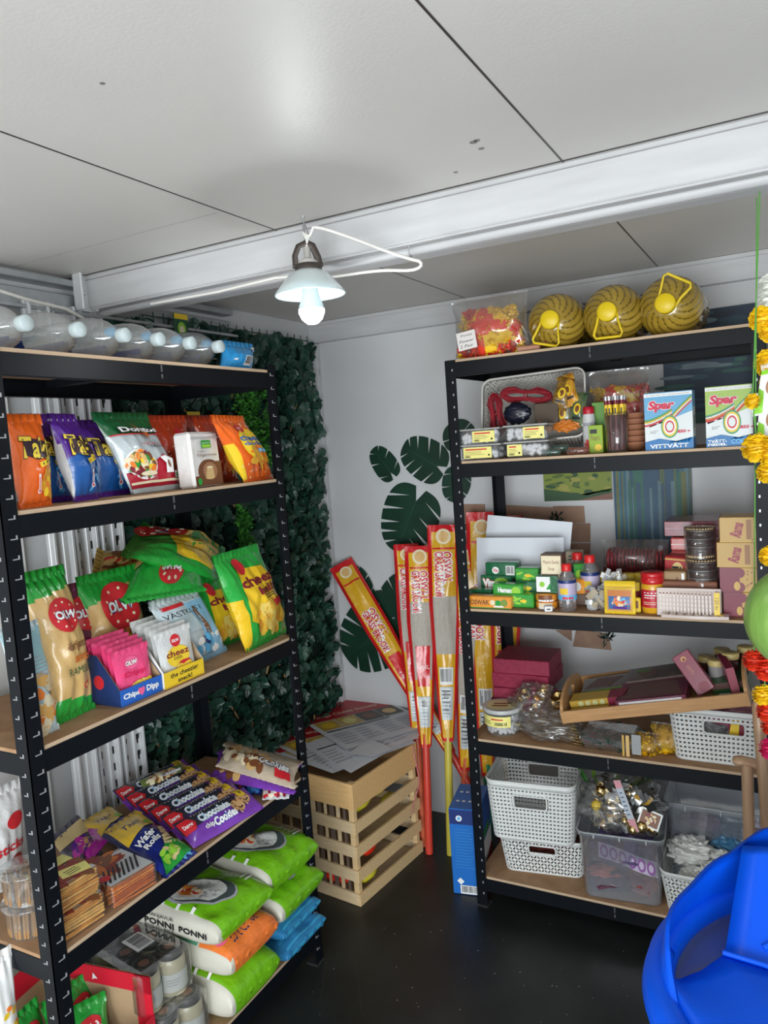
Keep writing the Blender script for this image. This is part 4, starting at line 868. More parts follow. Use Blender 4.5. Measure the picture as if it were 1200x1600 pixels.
def sackitem(lab, y0, y1, z0, h_, dep, x1, top, endm, art, seed, rz=0, group=None, rx=0, ends=True, name='rice_bag'):
    """x1: world X of the aisle-side edge; the sack's length runs along world Y"""
    l, w_ = y1-y0, dep; root_m = Matrix.Translation((x1-dep/2, (y0+y1)/2, z0)) @ Matrix.Rotation(rz, 4, 'Z') @ Matrix.Rotation(rx, 4, 'X')
    mt = root_m @ Matrix.Rotation(pi/2, 4, 'Z'); mb = MB(); F = cushion(mb, l, w_, h_, top, top, endm, Matrix(), seed)
    if art: art(Art(mb, F, l, w_, .0038))
    o = tag(mb.obj(name, None, mt), lab, 'rice bag', group)
    s = MB(); s.tube([(-l/2+.01+q*(l-.02)/14, -w_/2+.004+.004*math.sin(q*2+seed), h_/2+.004*math.sin(q*1.3)) for q in range(15)], .0035, top, 6, flat=2.5); s.obj('side_seam', o)
    if endm is sack and ends:
        t = MB(); A = Art(t, lambda x, z, o_: F(-l/2*(.92-.10*z/.06) , x+w_/2, .002) , w_, .06)
        Fn = lambda x, z, o_: Vector((-l/2*.93-.004-o_, -x, h_*.30+z)); A = Art(t, Fn, w_*.8, h_*.5, .006); A.text('THANJAVUR', -.2, .75, .38, .26, BLACK); A.text('PONNI', -.2, .38, .38, .36, BLACK, bold=.03); A.text('BOILED RICE', -.2, .08, .38, .16, BLACK); A.ell(-.82, .5, .1, None, DRED); A.text('PONNI', .65, .4, .34, .34, BLACK, bold=.03)
        t.obj('printed_end', o)
    return o
sackitem('green rice bag flat on the bottom board under the orange one', 1.355, 1.56, A5, .12, .30, -1.262, ricg, sack, art_rice, 1, group='rice bags', ends=False)
sackitem('orange and green boiled rice bag between two green bags', 1.36, 1.56, A5+.115, .10, .30, -1.257, ors, sack, art_bo, 2, group='rice bags', ends=False)
sackitem('large green rice bag with rice plate picture, nearest and on top of the orange one', 1.335, 1.565, A5+.21, .092, .335, -1.268, ricg, sack, art_rice2, 3, group='rice bags', rx=.0)
sackitem('blue striped woven sack, lowest at the far end of the bottom board', 1.60, 1.80, A5, .062, .30, -1.268, blus, blus, None, 4, group='blue woven sacks', name='woven_sack')
sackitem('blue striped woven sack, upper of the two under the green bags', 1.60, 1.79, A5+.060, .062, .30, -1.275, blus, blus, None, 5, group='blue woven sacks', name='woven_sack')
sackitem('green rice bag, lower of the two stacked on the blue sacks', 1.57, 1.80, A5+.120, .095, .33, -1.262, ricg, sack, art_rice, 6, group='rice bags', ends=False, rz=.04)
sackitem('green rice bag with rice plate picture, upper at the far end', 1.56, 1.80, A5+.210, .105, .32, -1.275, ricg, sack, art_rice, 7, group='rice bags', ends=False, rz=-.03)
def stripes(mb): pass
# jars in shrink wrap
lidm = M('black_lid', (.02, .022, .022), .4); glass = M('pale_sauce', (.66, .60, .42), .25, coat=.6); jl = ink('jar_label', (.7, .72, .68)); jt = ink('jar_teal', (.05, .28, .22))
def jarpack(lab, cx, cy, z, nx, ny, seed, tags, rz=0, barcode=True):
    R = .0365; H = .115; root = empty('jar_multipack', TR(cx, cy, z, rz), lab, 'jar pack')
    for i in range(nx):
        for j in range(ny):
            x, y = (i-(nx-1)/2)*R*2.06, (j-(ny-1)/2)*R*2.06; mb = MB(); mb.xf = Matrix.Translation((x, y, 0)); mb.lathe([(.030, .0), (.036, .004), (R-.001, .02), (R-.001, .075), (.035, .088), (.031, .094)], glass, 22)
            A = Art(mb, lambda u, v, o_: Vector(((R+o_)*math.sin(u/R), -(R+o_)*math.cos(u/R), v)), .2, .1, .0006); A.rect(-.95, .16, .95, .62, jl); A.rect(-.95, .16, .1, .62, jt); A.lines(.2, .3, .6, .5, 3, GRY, .3)
            j_ = mb.obj('jar', root); mb = MB(); mb.xf = Matrix.Translation((x, y, 0)); mb.lathe([(.0325, .094), (.0335, .096), (.0335, .112), (.031, .1145), (.001, .1145)], lidm, 24); A = Art(mb, Ftop(.1146, 0), .062, .062, .0003)
            A.ell(0, 0, .85, None, ink('lid_ring', (.3, .3, .3))); A.ell(0, 0, .80, None, lidm); A.ell(0, 0, .42, .22, ink('copper', (.45, .2, .12))); mb.obj('lid', j_)
    W_, D_ = nx*R*2.06+.004, ny*R*2.06+.004; mb = MB(); mb.box((0, 0, H/2+.002), (W_, D_, H+.003), CLR('shrink_wrap', (.95, .95, .95), .30, .1, .05), .012); mb.obj('shrink_wrap', root)
    if barcode: mb = MB(); Art(mb, lambda u, v, o_: Vector((u, v-.025, H+.0045+o_)), .07, .05).bars(-1, 0, 1, 1); mb.obj('barcode_sticker', root)
jarpack('shrink wrapped pack of pale sauce jars with dark lids and a barcode, stacked on another', -1.475, 1.272, A5+.1195, 3, 2, 1, '', rz=-.16)
jarpack('shrink wrapped pack of dark lidded jars under the barcoded pack', -1.44, 1.278, A5, 3, 2, 2, '', rz=-.1, barcode=False)
# red box with green bags
def redbox():
    C0 = Vector((-1.50, 1.045, A5)); root = empty('display_box', Matrix.Translation(C0) @ Matrix.Rotation(.15, 4, 'Z'), 'open red cardboard display box on the bottom board holding green snack bags', 'display box'); W_, D_, H_, t = .33, .25, .235, .003
    rd, kr = M('red_card', (.62, .008, .03), .5, var=.05), M('kraft_card', (.45, .30, .17), .8)
    for nm, c, d in (('back_panel', (-W_/2, 0, H_/2), (t, D_, H_)), ('far_panel', (0, D_/2, H_/2), (W_, t, H_)), ('near_panel', (0, -D_/2, .05), (W_, t, .1)), ('front_panel', (W_/2, 0, .07), (t, D_, .14)), ('base', (0, 0, t/2), (W_, D_, t))):
        mb = MB(); mb.box(c, d, kr if nm != 'front_panel' else rd)
        if nm == 'far_panel':
            mb.box((0, D_/2-.002, H_-.022), (W_, .003, .044), rd); mb.box((W_/2-.022, D_/2-.002, H_/2), (.044, .003, H_), rd)
            A = Art(mb, lambda u, v, o_: Vector((u, D_/2-.004-o_, v)), W_, H_, .0005); A.poly([(.0, .93), (.08, .87), (.02, .87), (-.02, .85)], WHITE)
        if nm == 'back_panel': mb.box((-W_/2+.002, 0, H_-.03), (.003, D_, .06), rd)
        mb.obj(nm, root)
    def art_ella(a): a.heap(.0, .45, .8, .30, 26, [ink('puff2', (.85, .62, .14)), ink('popcorn', (.8, .72, .42)), grf], .16); a.ell(.1, .72, .62, .14, RED, rot=.3); a.text('Estrella', .1, .72, .5, .1, WHITE, rot=.3, bold=.03)
    k = 0
    for (x, y, z, rx, rz_, lb) in ((.06, -.06, .03, -.35, 1.4, 'green popcorn bag with red oval logo at the front of the red box'), (.05, .03, .04, -.3, 1.2, 'green popcorn bag leaning in the middle of the red box'), (-.03, .07, .05, -.15, 1.5, 'green popcorn bag with a clear pointed corner at the back of the red box'), (-.04, -.05, .06, -.2, 1.7, 'green popcorn bag beside the rack post in the red box')):
        m = Matrix.Translation(C0) @ Matrix.Translation((x, y, z-.018)) @ Matrix.Rotation(rz_, 4, 'Z') @ Matrix.Rotation(rx, 4, 'X'); k += 1
        bag('snack_bag', lb, 'snack bag', m, .135, .165, .055, grf, art_ella, seed=100+k, group='green popcorn bags', crump=1.6, nx=18, ny=22)
redbox()
P, w_, h_ = stand((-30, 1660), (22, 1640), (-6, 1500), A5, .05, X=-1.40)
bag('snack_bag', 'yellow and white snack bag cut by the lower left photo edge', 'snack bag', P, w_, h_, .06, lambda s, t, q: yef if t < .55 else WHITE, lambda a: a.heap(.3, .7, .5, .1, 14, [ORG, YEL], .14), seed=111)
P, w_, h_ = stand((-30, 1580), (60, 1560), (-6, 1500), A5, .9, X=-1.62)
bag('snack_bag', 'green snack bag lying far left behind the post on the bottom board', 'snack bag', P, w_, .14, .04, grf, None, seed=112)
# ============================================================ corner: crates, flyers, brooms, blue carton
pine = M('pine_wood', (.60, .40, .19), .6, col2=(.72, .52, .28), vscale=5, stretch=(3, 3, 26), bump=.1, bscale=60)
pine2 = M('pine_wood_lengthwise', (.60, .40, .19), .6, col2=(.73, .53, .29), vscale=6, stretch=(2, 22, 26), bump=.1, bscale=60)
pineE = M('pine_wood_crosswise', (.56, .40, .22), .65, col2=(.70, .54, .34), vscale=6, stretch=(2, 22, 26), bump=.1, bscale=60)
pineW = M('pine_warm', (.62, .36, .14), .55, col2=(.74, .48, .22), vscale=6, stretch=(2, 22, 26), bump=.1, bscale=60)
CRM_ = TR(-1.318, 2.079, 0, -.12)     # front right corner of the pile; local x goes left (negative), y goes back
def crate(z0, H, slats, solid, lab, Wd=.42, Dp=.40):
    root = empty('wooden_crate', CRM_ @ Matrix.Translation((0, 0, z0)), lab, 'crate', 'stacked wooden crates')
    t = .010; sh = .042
    for (x, y) in ((-.014, .016), (-Wd+.014, .016), (-.014, Dp-.016), (-Wd+.014, Dp-.016)):
        mb = MB(); mb.box((x+(-.0 if x < -.1 else -.004), y, H/2), (.020, .020, H-.001), pine, .001); mb.obj('corner_post', root)
    zs = [q*(H/slats) for q in range(slats)] if not solid else [0]
    for z in zs:
        hh = sh if not solid else H-.001; P2, PE = (pine2, pineE) if not solid else (pineW, pineW)
        mb = MB(); mb.box((-t/2, Dp/2, z+hh/2), (t, Dp, hh), P2, .001); mb.obj('side_slat', root)
        mb = MB(); mb.box((-Wd+t/2, Dp/2, z+hh/2), (t, Dp, hh), P2, .001); mb.obj('side_slat', root)
        for y in (t/2+.0, Dp-t/2):
            mb = MB(); mb.box((-Wd/2, y, z+hh/2), (Wd-2*t-.001, t, hh), PE, .001)
            if not solid and y < .1:
                for k in range(12): mb.box((-.05-k*.028, y+.006, z+hh+.02), (.010+(k % 3)*.004, .004, .042), pineE if k % 2 else M('dark_slit', (.12, .08, .06), .8))
            mb.obj('end_slat', root)
    mb = MB(); mb.box((-Wd/2, Dp/2, .008), (Wd-.04, Dp-.04, .006), pineE); mb.obj('bottom_board', root)
    return root
crate(.0005, .168, 2, False, 'pale pine slatted crate standing on the floor, lowest of the pile')
crate(.170, .168, 2, False, 'pale pine slatted crate in the middle of the pile')
crate(.339, .092, 1, True, 'warm brown solid sided crate topmost of the pile under the flyers')
def inside(lab, x, y, z, r, m, sc, cat='fruit'):
    c = CRM_ @ Vector((x, y, z)); mb = MB(); mb.ball((0, 0, 0), r, m, 14, 10, sc=sc, nz=.12, seed=x*9); tag(mb.obj('fruit', None, Matrix.Translation(c)), lab, cat)
inside('yellow bundle lying inside the lowest crate near the corner', -.06, .12, .045, .04, M('yel_plastic', (.75, .66, .05), .4), (.8, 1.5, .6), 'bundle')
inside('yellow bundle glimpsed through the gap of the top slats of the middle crate', -.07, .12, .30, .04, M('yel_plastic'), (.8, 1.6, .5), 'bundle')
inside('yellow bundle at the far end inside the middle crate', -.07, .30, .235, .035, M('yel_plastic'), (.8, 1.3, .6), 'bundle')
inside('dim yellow bundle at the far end of the upper slat gap', -.08, .24, .30, .035, M('yel_plastic'), (.8, 1.5, .5), 'bundle')
inside('red plastic wrapped thing seen on the aisle side of the pile', -.05, .13, .14, .032, M('red_plastic', (.8, .03, .01), .35), (.7, 1.4, .8), 'bundle')
inside('red crinkled flower bundle in the lowest crate on its end side', -.13, .035, .055, .028, M('red_plastic'), (2.2, .5, .7), 'bundle')
mb = MB(); rb = M('pink_ribbon', (.75, .25, .28), .4); P = [at(p, X=-1.262) for p in ((645, 1165), (650, 1190), (655, 1215), (654, 1230), (648, 1250), (644, 1272))]; mb.tube(P, .004, rb, 5, flat=.3)
tag(mb.obj('ribbon'), 'thin pink and white ribbon hanging down the aisle side of the crates', 'ribbon')
mb = MB(); mb.box((-1.50, 2.52, .20), (.42, .02, .40), M('crate_back', (.10, .07, .05), .8)); 
# flyers
paper = ink('paper', (.74, .76, .80)); prow = ink('print_grey', (.45, .46, .50)); redp = ink('flyer_red', (.45, .012, .02)); food1, food2 = ink('food_gold', (.6, .4, .08)), ink('food_dark', (.05, .04, .02))
def sheet(name, lab, px, z, art, group, cat='flyer', curl=0, z2=None, dz=(0, 0, 0, 0), mat=None):
    P = [at(p, Z=z+dz[i]) for i, p in enumerate(px)]   # bl br tr tl
    def F(x, y, o): u, v = x+.5, y; p = P[0]*(1-u)*(1-v)+P[1]*u*(1-v)+P[2]*u*v+P[3]*(1-u)*v; return p+Vector((0, 0, o+curl*((u-.5)**2*4)*max(0, .5-v)*2))
    mb = MB(); n = 10
    for q in (0, -.0006):
        V = [F(i/n-.5, j/n, q) for j in range(n+1) for i in range(n+1)]; mb.add(V, [(j*(n+1)+i, j*(n+1)+i+1, (j+1)*(n+1)+i+1, (j+1)*(n+1)+i) for j in range(n) for i in range(n)], mat or paper, True)
    if art:
        a = Art(mb, F, 1, 1, .0004); _c = a._c
        _s = a.rect
        def rect2(a0, b0, a1, b1, m, rot=0, nx=8, ny=8): _s(a0, b0, a1, b1, m, 0, nx, ny)
        a.rect = rect2; art(a)
    return tag(mb.obj(name), lab, cat, group)
def art_fly(a):
    a.rect(-.96, .60, .96, .965, redp); a.text('HAPPY', -.1, .88, .3, .05, BLACK); a.text('Ponga Chetti Sweets', -.05, .69, .75, .07, ink('flyer_cream', (.85, .6, .45)), bold=.02)
    for k, (m, n) in enumerate(((food1, YEL), (food1, LYEL), (food2, BRN), (food2, TAN))): x = -.9+.46*k; a.rect(x, .40, x+.43, .59, m); a.ell(x+.21, .49, .14, .06, n, n=14)
    a.lines(-.9, .34, .9, .38, 1, BLACK, .4)
    for k in range(4): a.lines(-.88+.46*k, .06, -.50+.46*k, .31, 5, prow, .3)
T0 = .4315
g = 'printed flyers on the crates'
sheet('flyer', 'lowest flyer peeking out at the left edge of the pile', [(520, 1208), (650, 1160), (560, 1110), (383, 1160)], T0+.002, art_fly, g)
sheet('flyer', 'red headed flyer sticking out furthest left of the pile', [(505, 1202), (640, 1150), (530, 1108), (388, 1143)], T0+.004, art_fly, g)
sheet('flyer', 'red headed flyer second from the left under the top one', [(525, 1204), (655, 1152), (560, 1108), (434, 1131)], T0+.006, art_fly, g)
sheet('flyer', 'blank backed sheet curling over the crate corner, under the top flyer', [(548, 1206), (684, 1133), (600, 1115), (470, 1165)], T0+.008, lambda a: a.lines(-.6, .25, .7, .6, 6, prow, .12), g, curl=-.004)
sheet('flyer', 'topmost flyer with red heading and four food pictures', [(540, 1172), (683, 1131), (578, 1083), (448, 1111)], T0+.012, art_fly, g, curl=.002)
sheet('flyer', 'folded up white corner of a sheet at the front of the pile', [(542, 1178), (583, 1182), (616, 1170), (578, 1154)], T0+.016, None, g)

# brooms
bry, brr = foil('broom_yellow', (.72, .40, .02)), foil('broom_red', (.62, .015, .02)); straw = M('broom_straw', (.36, .32, .26), .6, col2=(.5, .46, .40), vscale=30, stretch=(30, 30, 2))
def broom(foot, top, tubem, lab, wtop=.115, Yt=2.70, Yf=None, win=(.45, .82), wrapto=.34, seed=1, foot3=None, short=False, txt='OSWAL'):
    F0 = foot3 or (at(foot, Z=.0) if Yf is None else at(foot, Y=Yf)); T = at(top, Y=Yt); ax = T-F0; L = ax.length; ax.normalize()
    vd = (CAM-(F0+T)/2); X = ax.cross(vd).normalized()*-1; X = -X if X.dot(RT) < 0 else X; Y = ax.cross(X)
    mt = frame(F0, X, Y, ax); root = empty('grass_broom', mt, lab, 'broom', 'wrapped grass brooms'); z1 = L*wrapto
    mb = MB(); mb.lathe([(.013, 0), (.0145, .006), (.0145, z1+.05)], tubem, 16); mb.obj('handle', root)
    H = L-z1; d = .042
    def S(x, z, o, side=-1):
        t = z/H; wv = wtop*(.36+.64*min(1, t*1.6)**.8)*(1-.0*t); u = x/wtop*2
        th = d/2*(max(0, 1-abs(u)**2.2))**.6*(1-max(0, (t-.8)/.2)**2*.9)*(.6+.4*min(1, t*2))
        nz = noise.noise(Vector((x*40+seed, z*9, seed+side)))*.007
        return Vector((u*wv/2, side*(th+o)+nz, z1+z))
    mb = MB(); nx, ny = 16, 60
    for sd in (-1, 1):
        V = [S((i/nx-.5)*wtop, j/ny*H, 0, sd) for j in range(ny+1) for i in range(nx+1)]; Fc = []; mm = []
        for j in range(ny):
            for i in range(nx):
                a = j*(nx+1)+i; Fc.append((a, a+1, a+nx+2, a+nx+1)); t = (j+.5)/ny; s_ = abs((i+.5)/nx*2-1)
                m = brr if s_ > .80 or t > .965 or t < .02 else (bry if (t > win[1] or t < win[0]) else straw)
                if sd > 0 and m is straw: m = bry
                mm.append(m)
        mb.add(V, Fc, mm, True)
    A = Art(mb, S, wtop, H, .0012); A.off = .0015
    A.ell(0, .945, .5, None, CRM); A.ell(0, .945, .36, None, TAN); A.rect(-.7, .885, .7, .893, brr)
    A.text(txt, -.18, .73, .30, .055*1.0, ink('broom_text', (.6, .01, .02)), rot=-pi/2, bold=.04, out=WHITE) if False else None
    # lengthwise lettering
    ub = .14 if seed in (1, 2, 3) else 0
    for wd, aa, bb, ln in ((txt, .22, .66+ub, .15), ('GRASS BROOM', -.30, .63+ub, .21)):
        V, Fg, gw, gh = glyphs(wd, .04)
        for mm2, bb2 in ((WHITE, .10), (ink('broom_text', (.6, .01, .02)), .03)):
            V, Fg, _, _ = glyphs(wd, bb2); sx = ln*H/gw; sy = wtop*.30/gh; A._emit([(aa*wtop/2+y*sy, bb*H-x*sx) for x, y in V], Fg, mm2)
    A.rect(-.55, .30, .55, .50, brr) if seed % 2 else A.bars(-.6, .26, .6, .34)
    if seed % 2: A.text('Gold', 0, .40, .5, .03, WHITE)
    A.lines(-.5, .12, .5, .24, 7, WHITE if seed % 2 else BLACK, .3)
    mb.obj('wrapper', root)
    lb = MB(); B2 = Art(lb, S, wtop, H, .003); B2.rect(-.62, .10, .62, .25, ink('label_grey', (.55, .60, .62))); B2.bars(-.4, .19, .4, .24); B2.lines(-.5, .11, .5, .18, 6, GRY, .3); lb.obj('paper_label', root)
tr_, ty, tg, to = M('tube_red', (.58, .05, .03), .35), M('tube_yellow', (.55, .46, .06), .4), M('tube_green', (.01, .25, .12), .4), M('tube_orange', (.62, .12, .05), .35)
broom((671, 1334), (655, 853), tr_, 'grass broom on a red handle, front one of the upright group beside the crates', seed=1, Yt=2.66, win=(.34, .72))
broom((704, 1336), (692, 820), ty, 'grass broom on a yellow handle, tallest, just left of the rack post', seed=2, Yt=2.68, win=(.40, .66), wtop=.12)
broom((662, 1322), (634, 850), to, 'grass broom standing behind the red handled one at the left of the group', seed=3, Yt=2.71, wtop=.10)
broom((724, 1312), (735, 850), to, 'grass broom on an orange handle directly behind the left rack post', seed=4, Yt=2.69, wrapto=.24, win=(.3, .62))
broom((764, 1314), (752, 800), tg, 'grass broom on a green handle seen through the rack behind the magenta boxes', seed=6, Yt=2.71, wrapto=.2, win=(.99, .995))
broom((786, 1322), (792, 805), tr_, 'grass broom on a red handle furthest right behind the rack', seed=7, Yt=2.71, wrapto=.2, win=(.99, .995))
f3 = Vector((-1.235, 2.50, .30)); T = at((535, 882), Y=2.74)
broom(None, (532, 880), tr_, 'grass broom leaning left across the wall leaf, apart from the upright group', seed=5, Yt=2.73, foot3=at((742, 1240), Y=2.62), wrapto=.16, win=(.99, .995), wtop=.105)
# blue detergent carton
P, w_, h_ = stand((712, 1388), (768, 1398), (735, 1240), .001, Y=2.30, tilt=0)
P = Matrix.Translation((-1.0, 2.40, .001)) @ Matrix.Rotation(0, 4, 'Z')
def art_bc(a):
    a.rect(-.98, .82, .98, .99, NAVY); a.ell(-.35, .89, .2, None, WHITE); a.ell(-.35, .89, .12, None, LBLU); a.lines(-.7, .3, .6, .78, 14, ink('blue_print', (.04, .25, .6)), .2)
    a.rect(-.62, .125, -.30, .185, WHITE, rot=pi/4); a.bars(-.5, .01, .8, .11)
def art_bt(a): [a.ell(-.6+.4*(k % 4), .3+.35*(k//4), .12, None, WHITE) for k in range(8)]
def art_br(a): a.rect(-.95, .0, .95, .55, WHITE); a.poly([(-.95, 0), (.95, 0), (.95, .35), (-.95, .2)], RED); a.rect(-.6, .58, .6, .66, GRN)
carton('detergent_carton', 'tall bright blue detergent carton standing between the broom handles and the rack', 'carton', TR(-1.023, 2.372, .001, .18), .105, .305, .19, M('carton_blue', (.01, .14, .50), .4), art_bc, top=art_bt, right=art_br)
# ============================================================ right rack: goods
B1, B2_, B3, B4, B5 = [z+.0005 for z in HR]
def st(l, r_, t, z, Y, lean=0, yaw=0): 
    P, w_, h_ = stand(l, r_, t, z, lean, tilt=0, Y=Y, yaw=yaw); return P, w_, h_
# ---- baskets
def basket(name, lab, mat, w_, d_, h_, m, pat, tap=.86, handle=True, cell=.0125, group=None, hw=.055, cat='basket'):
    rc = .03
    def per(p, b):
        k = tap+(1-tap)*b; W_, D_ = w_*k/2, d_*k/2; r = rc*k; segs = [(2*(W_-r), 0), (pi*r/2, 1), (2*(D_-r), 2), (pi*r/2, 3), (2*(W_-r), 4), (pi*r/2, 5), (2*(D_-r), 6), (pi*r/2, 7)]
        tot = sum(s[0] for s in segs); q = (p % 1)*tot
        for L_, i in segs:
            if q <= L_+1e-9: break
            q -= L_
        if i % 2 == 0: loc = [(-W_+r+q, -D_), 0, (W_, -D_+r+q), 0, (W_-r-q, D_), 0, (-W_, D_-r-q)][i]
        else:
            cx, cy, a0 = {1: (W_-r, -D_+r, -pi/2), 3: (W_-r, D_-r, 0), 5: (-W_+r, D_-r, pi/2), 7: (-W_+r, -D_+r, pi)}[i]; a = a0+q/r; loc = (cx+r*math.cos(a), cy+r*math.sin(a))
        return Vector((loc[0], loc[1], b*h_))
    tot = 2*(w_+d_-4*rc)+2*pi*rc; N = int(tot/cell); R = int((h_*.86)/cell); root = MB(); mb = root; b0, b1 = .04, .90
    F0 = (2*(w_/2-rc))/tot
    for i in range(N):
        for j in range(R):
            p0, p1 = i/N, (i+1)/N; q0, q1 = b0+(b1-b0)*j/R, b0+(b1-b0)*(j+1)/R; pc = per((p0+p1)/2, (q0+q1)/2)
            if handle and abs(pc.x) < hw and abs(pc.y) > d_*.3 and .58 < (q0+q1)/2 < .80: continue
            O = [(0, 0), (.5, 0), (1, 0), (1, .5), (1, 1), (.5, 1), (0, 1), (0, .5)]
            if pat == 'sq': o_ = .5 if j % 2 else 0; I = [(.22, .3), (.5, .3), (.78, .3), (.78, .5), (.78, .7), (.5, .7), (.22, .7), (.22, .5)]
            else:
                sg = 1 if (i+j) % 2 else -1; I = []
                for k in range(8):
                    a = -3*pi/4+k*pi/4; x, y = .52*math.cos(a-sg*pi/4), .24*math.sin(a-sg*pi/4); c_, s_ = math.cos(sg*pi/4), math.sin(sg*pi/4); I.append((.5+c_*x-s_*y, .5+s_*x+c_*y))
            V = [per(p0+(p1-p0)*x, q0+(q1-q0)*y) for x, y in O+I]; mb.add(V, [(k, (k+1) % 8, 8+(k+1) % 8, 8+k) for k in range(8)], m)
    for (q0, q1) in ((0, b0), (b1, 1)):
        V = [per(i/96, q) for q in (q0, q1) for i in range(96)]; mb.add(V, [(i, (i+1) % 96, 96+(i+1) % 96, 96+i) for i in range(96)], m, True)
    V = [per(i/96, 0) for i in range(96)]; mb.add(V, [list(range(96))], m)
    o = tag(mb.obj(name, None, mat), lab, cat, group); sd = o.modifiers.new('thickness', 'SOLIDIFY'); sd.thickness = .0022; sd.offset = 0
    rm = MB(); rm.tube([per(i/96, 1)+Vector((0, 0, -.001)) for i in range(96)], .0035, m, 8, closed=True); rm.obj('rim', o)
    if handle:
        for y in (-1, 1):
            hb = MB(); pts = []
            for k in range(32):
                a = 2*pi*k/32; x = (hw-.012)*max(-1, min(1, 1.25*math.cos(a)))+.012*math.cos(a); z = (.69+.125*max(-1, min(1, 1.5*math.sin(a))))*h_; kk = tap+(1-tap)*z/h_; pts.append((x, y*(d_*kk/2), z))
            hb.tube(pts, .004, m, 6, closed=True, flat=.8); hb.obj('handle_rim', o)
    return o, per
wpl = M('white_plastic', (.70, .71, .69), .35, var=.03); wpl2 = M('offwhite_plastic', (.66, .64, .60), .35, var=.03)
def crumple(name, lab, mat, parent, c, r, m, sc, seed, cat='bundle', group=None, n=26, amp=.5):
    mb = MB(); V = []; F = []; k = n
    for i in range(k+1):
        ph = pi*i/k
        for j in range(n):
            th = 2*pi*j/n; d = Vector((math.sin(ph)*math.cos(th), math.sin(ph)*math.sin(th), math.cos(ph)))
            q = 1+amp*(abs(noise.noise(d*2.2+Vector((seed, 0, 0))))-.25)+amp*.5*noise.noise(d*6+Vector((0, seed, 0))); V.append(Vector((d.x*sc[0], d.y*sc[1], d.z*sc[2]))*r*q+Vector(c))
    for i in range(k):
        for j in range(n): F.append((i*n+j, (i+1)*n+j, (i+1)*n+(j+1) % n, i*n+(j+1) % n))
    mb.add(V, F, m, n > 26 or m is film); o = mb.obj(name, parent, mat)
    if not parent: tag(o, lab, cat, group)
    return o
def fluff(mb, w_, h_, d_, n, mats, r, seed, split=None, z0=0, shape=None):
    R = random.Random(seed)
    for k in range(n):
        x, z = R.uniform(-1, 1), R.random(); 
        if shape: x *= shape(z)
        y = R.uniform(-1, 1)*math.sqrt(max(0, 1-x*x*.8))*(.35+.65*math.sin(pi*min(.93, max(.12, z))))
        p = Vector((x*w_/2*.92, y*d_/2, z0+z*h_)); c = noise.noise(Vector((p.x*13+seed, p.z*13, seed)))
        m = mats[0] if c > 0 else mats[1]; V = []; F = []; q = r*R.uniform(.7, 1.25)
        for i in range(10):
            a, b = R.uniform(0, 6.28), R.uniform(-1.2, 1.4); dd = Vector((math.cos(a)*math.cos(b), math.sin(a)*math.cos(b), math.sin(b))); t = dd.cross(Vector((.3, .5, .8))).normalized(); e = q*R.uniform(.8, 1.1)
            b_ = len(V); V += [p, p+dd*e*.7+t*e*.45, p+dd*e*1.15, p+dd*e*.7-t*e*.45]; F.append((b_, b_+1, b_+2, b_+3))
        mb.add(V, F, m, False)
fred, fyel = M('petal_red', (.75, .05, .02), .6, var=.15), M('petal_yellow', (.85, .55, .01), .6, var=.12)
film = CLR('clear_bag_film', (.97, .97, .97), .26, .12, .06)
def flowerbag(lab, P, w_, h_, d_, n, mats, seed, sign=None, fill=.78, shape=None):
    root = empty('flower_bag', P, lab, 'flower bag'); mb = MB()
    core = MB(); V = []; mb.ball((0, 0, h_*fill*.5), 1, mats[0], 30, 24, sc=(w_*.46*(shape(.5) if shape else 1), d_*.46, h_*fill*.5), nz=.25, mf=lambda p: mats[0] if noise.noise(Vector((p.x*13+seed, p.z*13+2, seed))) > 0 else mats[1])
    fluff(mb, w_, h_*fill, d_, n*4, mats, .0085, seed, shape=shape); tag(mb.obj('petals', root), None, None, kind='stuff')
    bag('clear_wrap', None, None, P, w_*1.02, h_, d_*1.2, film, seed=seed, crump=1.8, seals=False, nx=24, ny=30, parent=root)
    for c in root.children:
        if c.name.startswith('clear_wrap'): c.matrix_world = P
    if sign: s = MB(); sign(s); s.obj('paper_tag', root)
# ---- top board
P, w_, h_ = st((714, 560), (826, 548), (775, 462), B1, 2.30)
def sg(s):
    A = Art(s, lambda u, v, o: Vector((u-.055, -.066-o-.02*0, v+.025)), .062, .055, .0015); A.rect(-1, 0, 1, 1, ink('tag_white', (.8, .75, .72)), rot=.12); A.text('Pooja', 0, .78, .6, .16, BLACK, rot=.12, shear=.2); A.text('Flower', 0, .48, .75, .16, BLACK, rot=.12, shear=.2); A.text('2 Pair', 0, .2, .7, .16, BLACK, rot=.12, shear=.2)
flowerbag('clear bag of red and yellow cloth flowers with a paper tag on the top board', P, w_*1.04, h_*1.02, .11, 230, (fred, fyel), 3, sg, shape=lambda z: 1-.28*z)
oil = M('golden_oil', (.24, .15, .012), .10, coat=.8, col2=(.50, .34, .05), vscale=9); oil_shade = M('golden_oil_groove_shade', (.11, .065, .006), .1, coat=.8, col2=(.20, .13, .015), vscale=9); capy = M('yellow_plastic', (.78, .56, .01), .4, var=.04)  # second, darker amber paints the refraction shading into the rib grooves
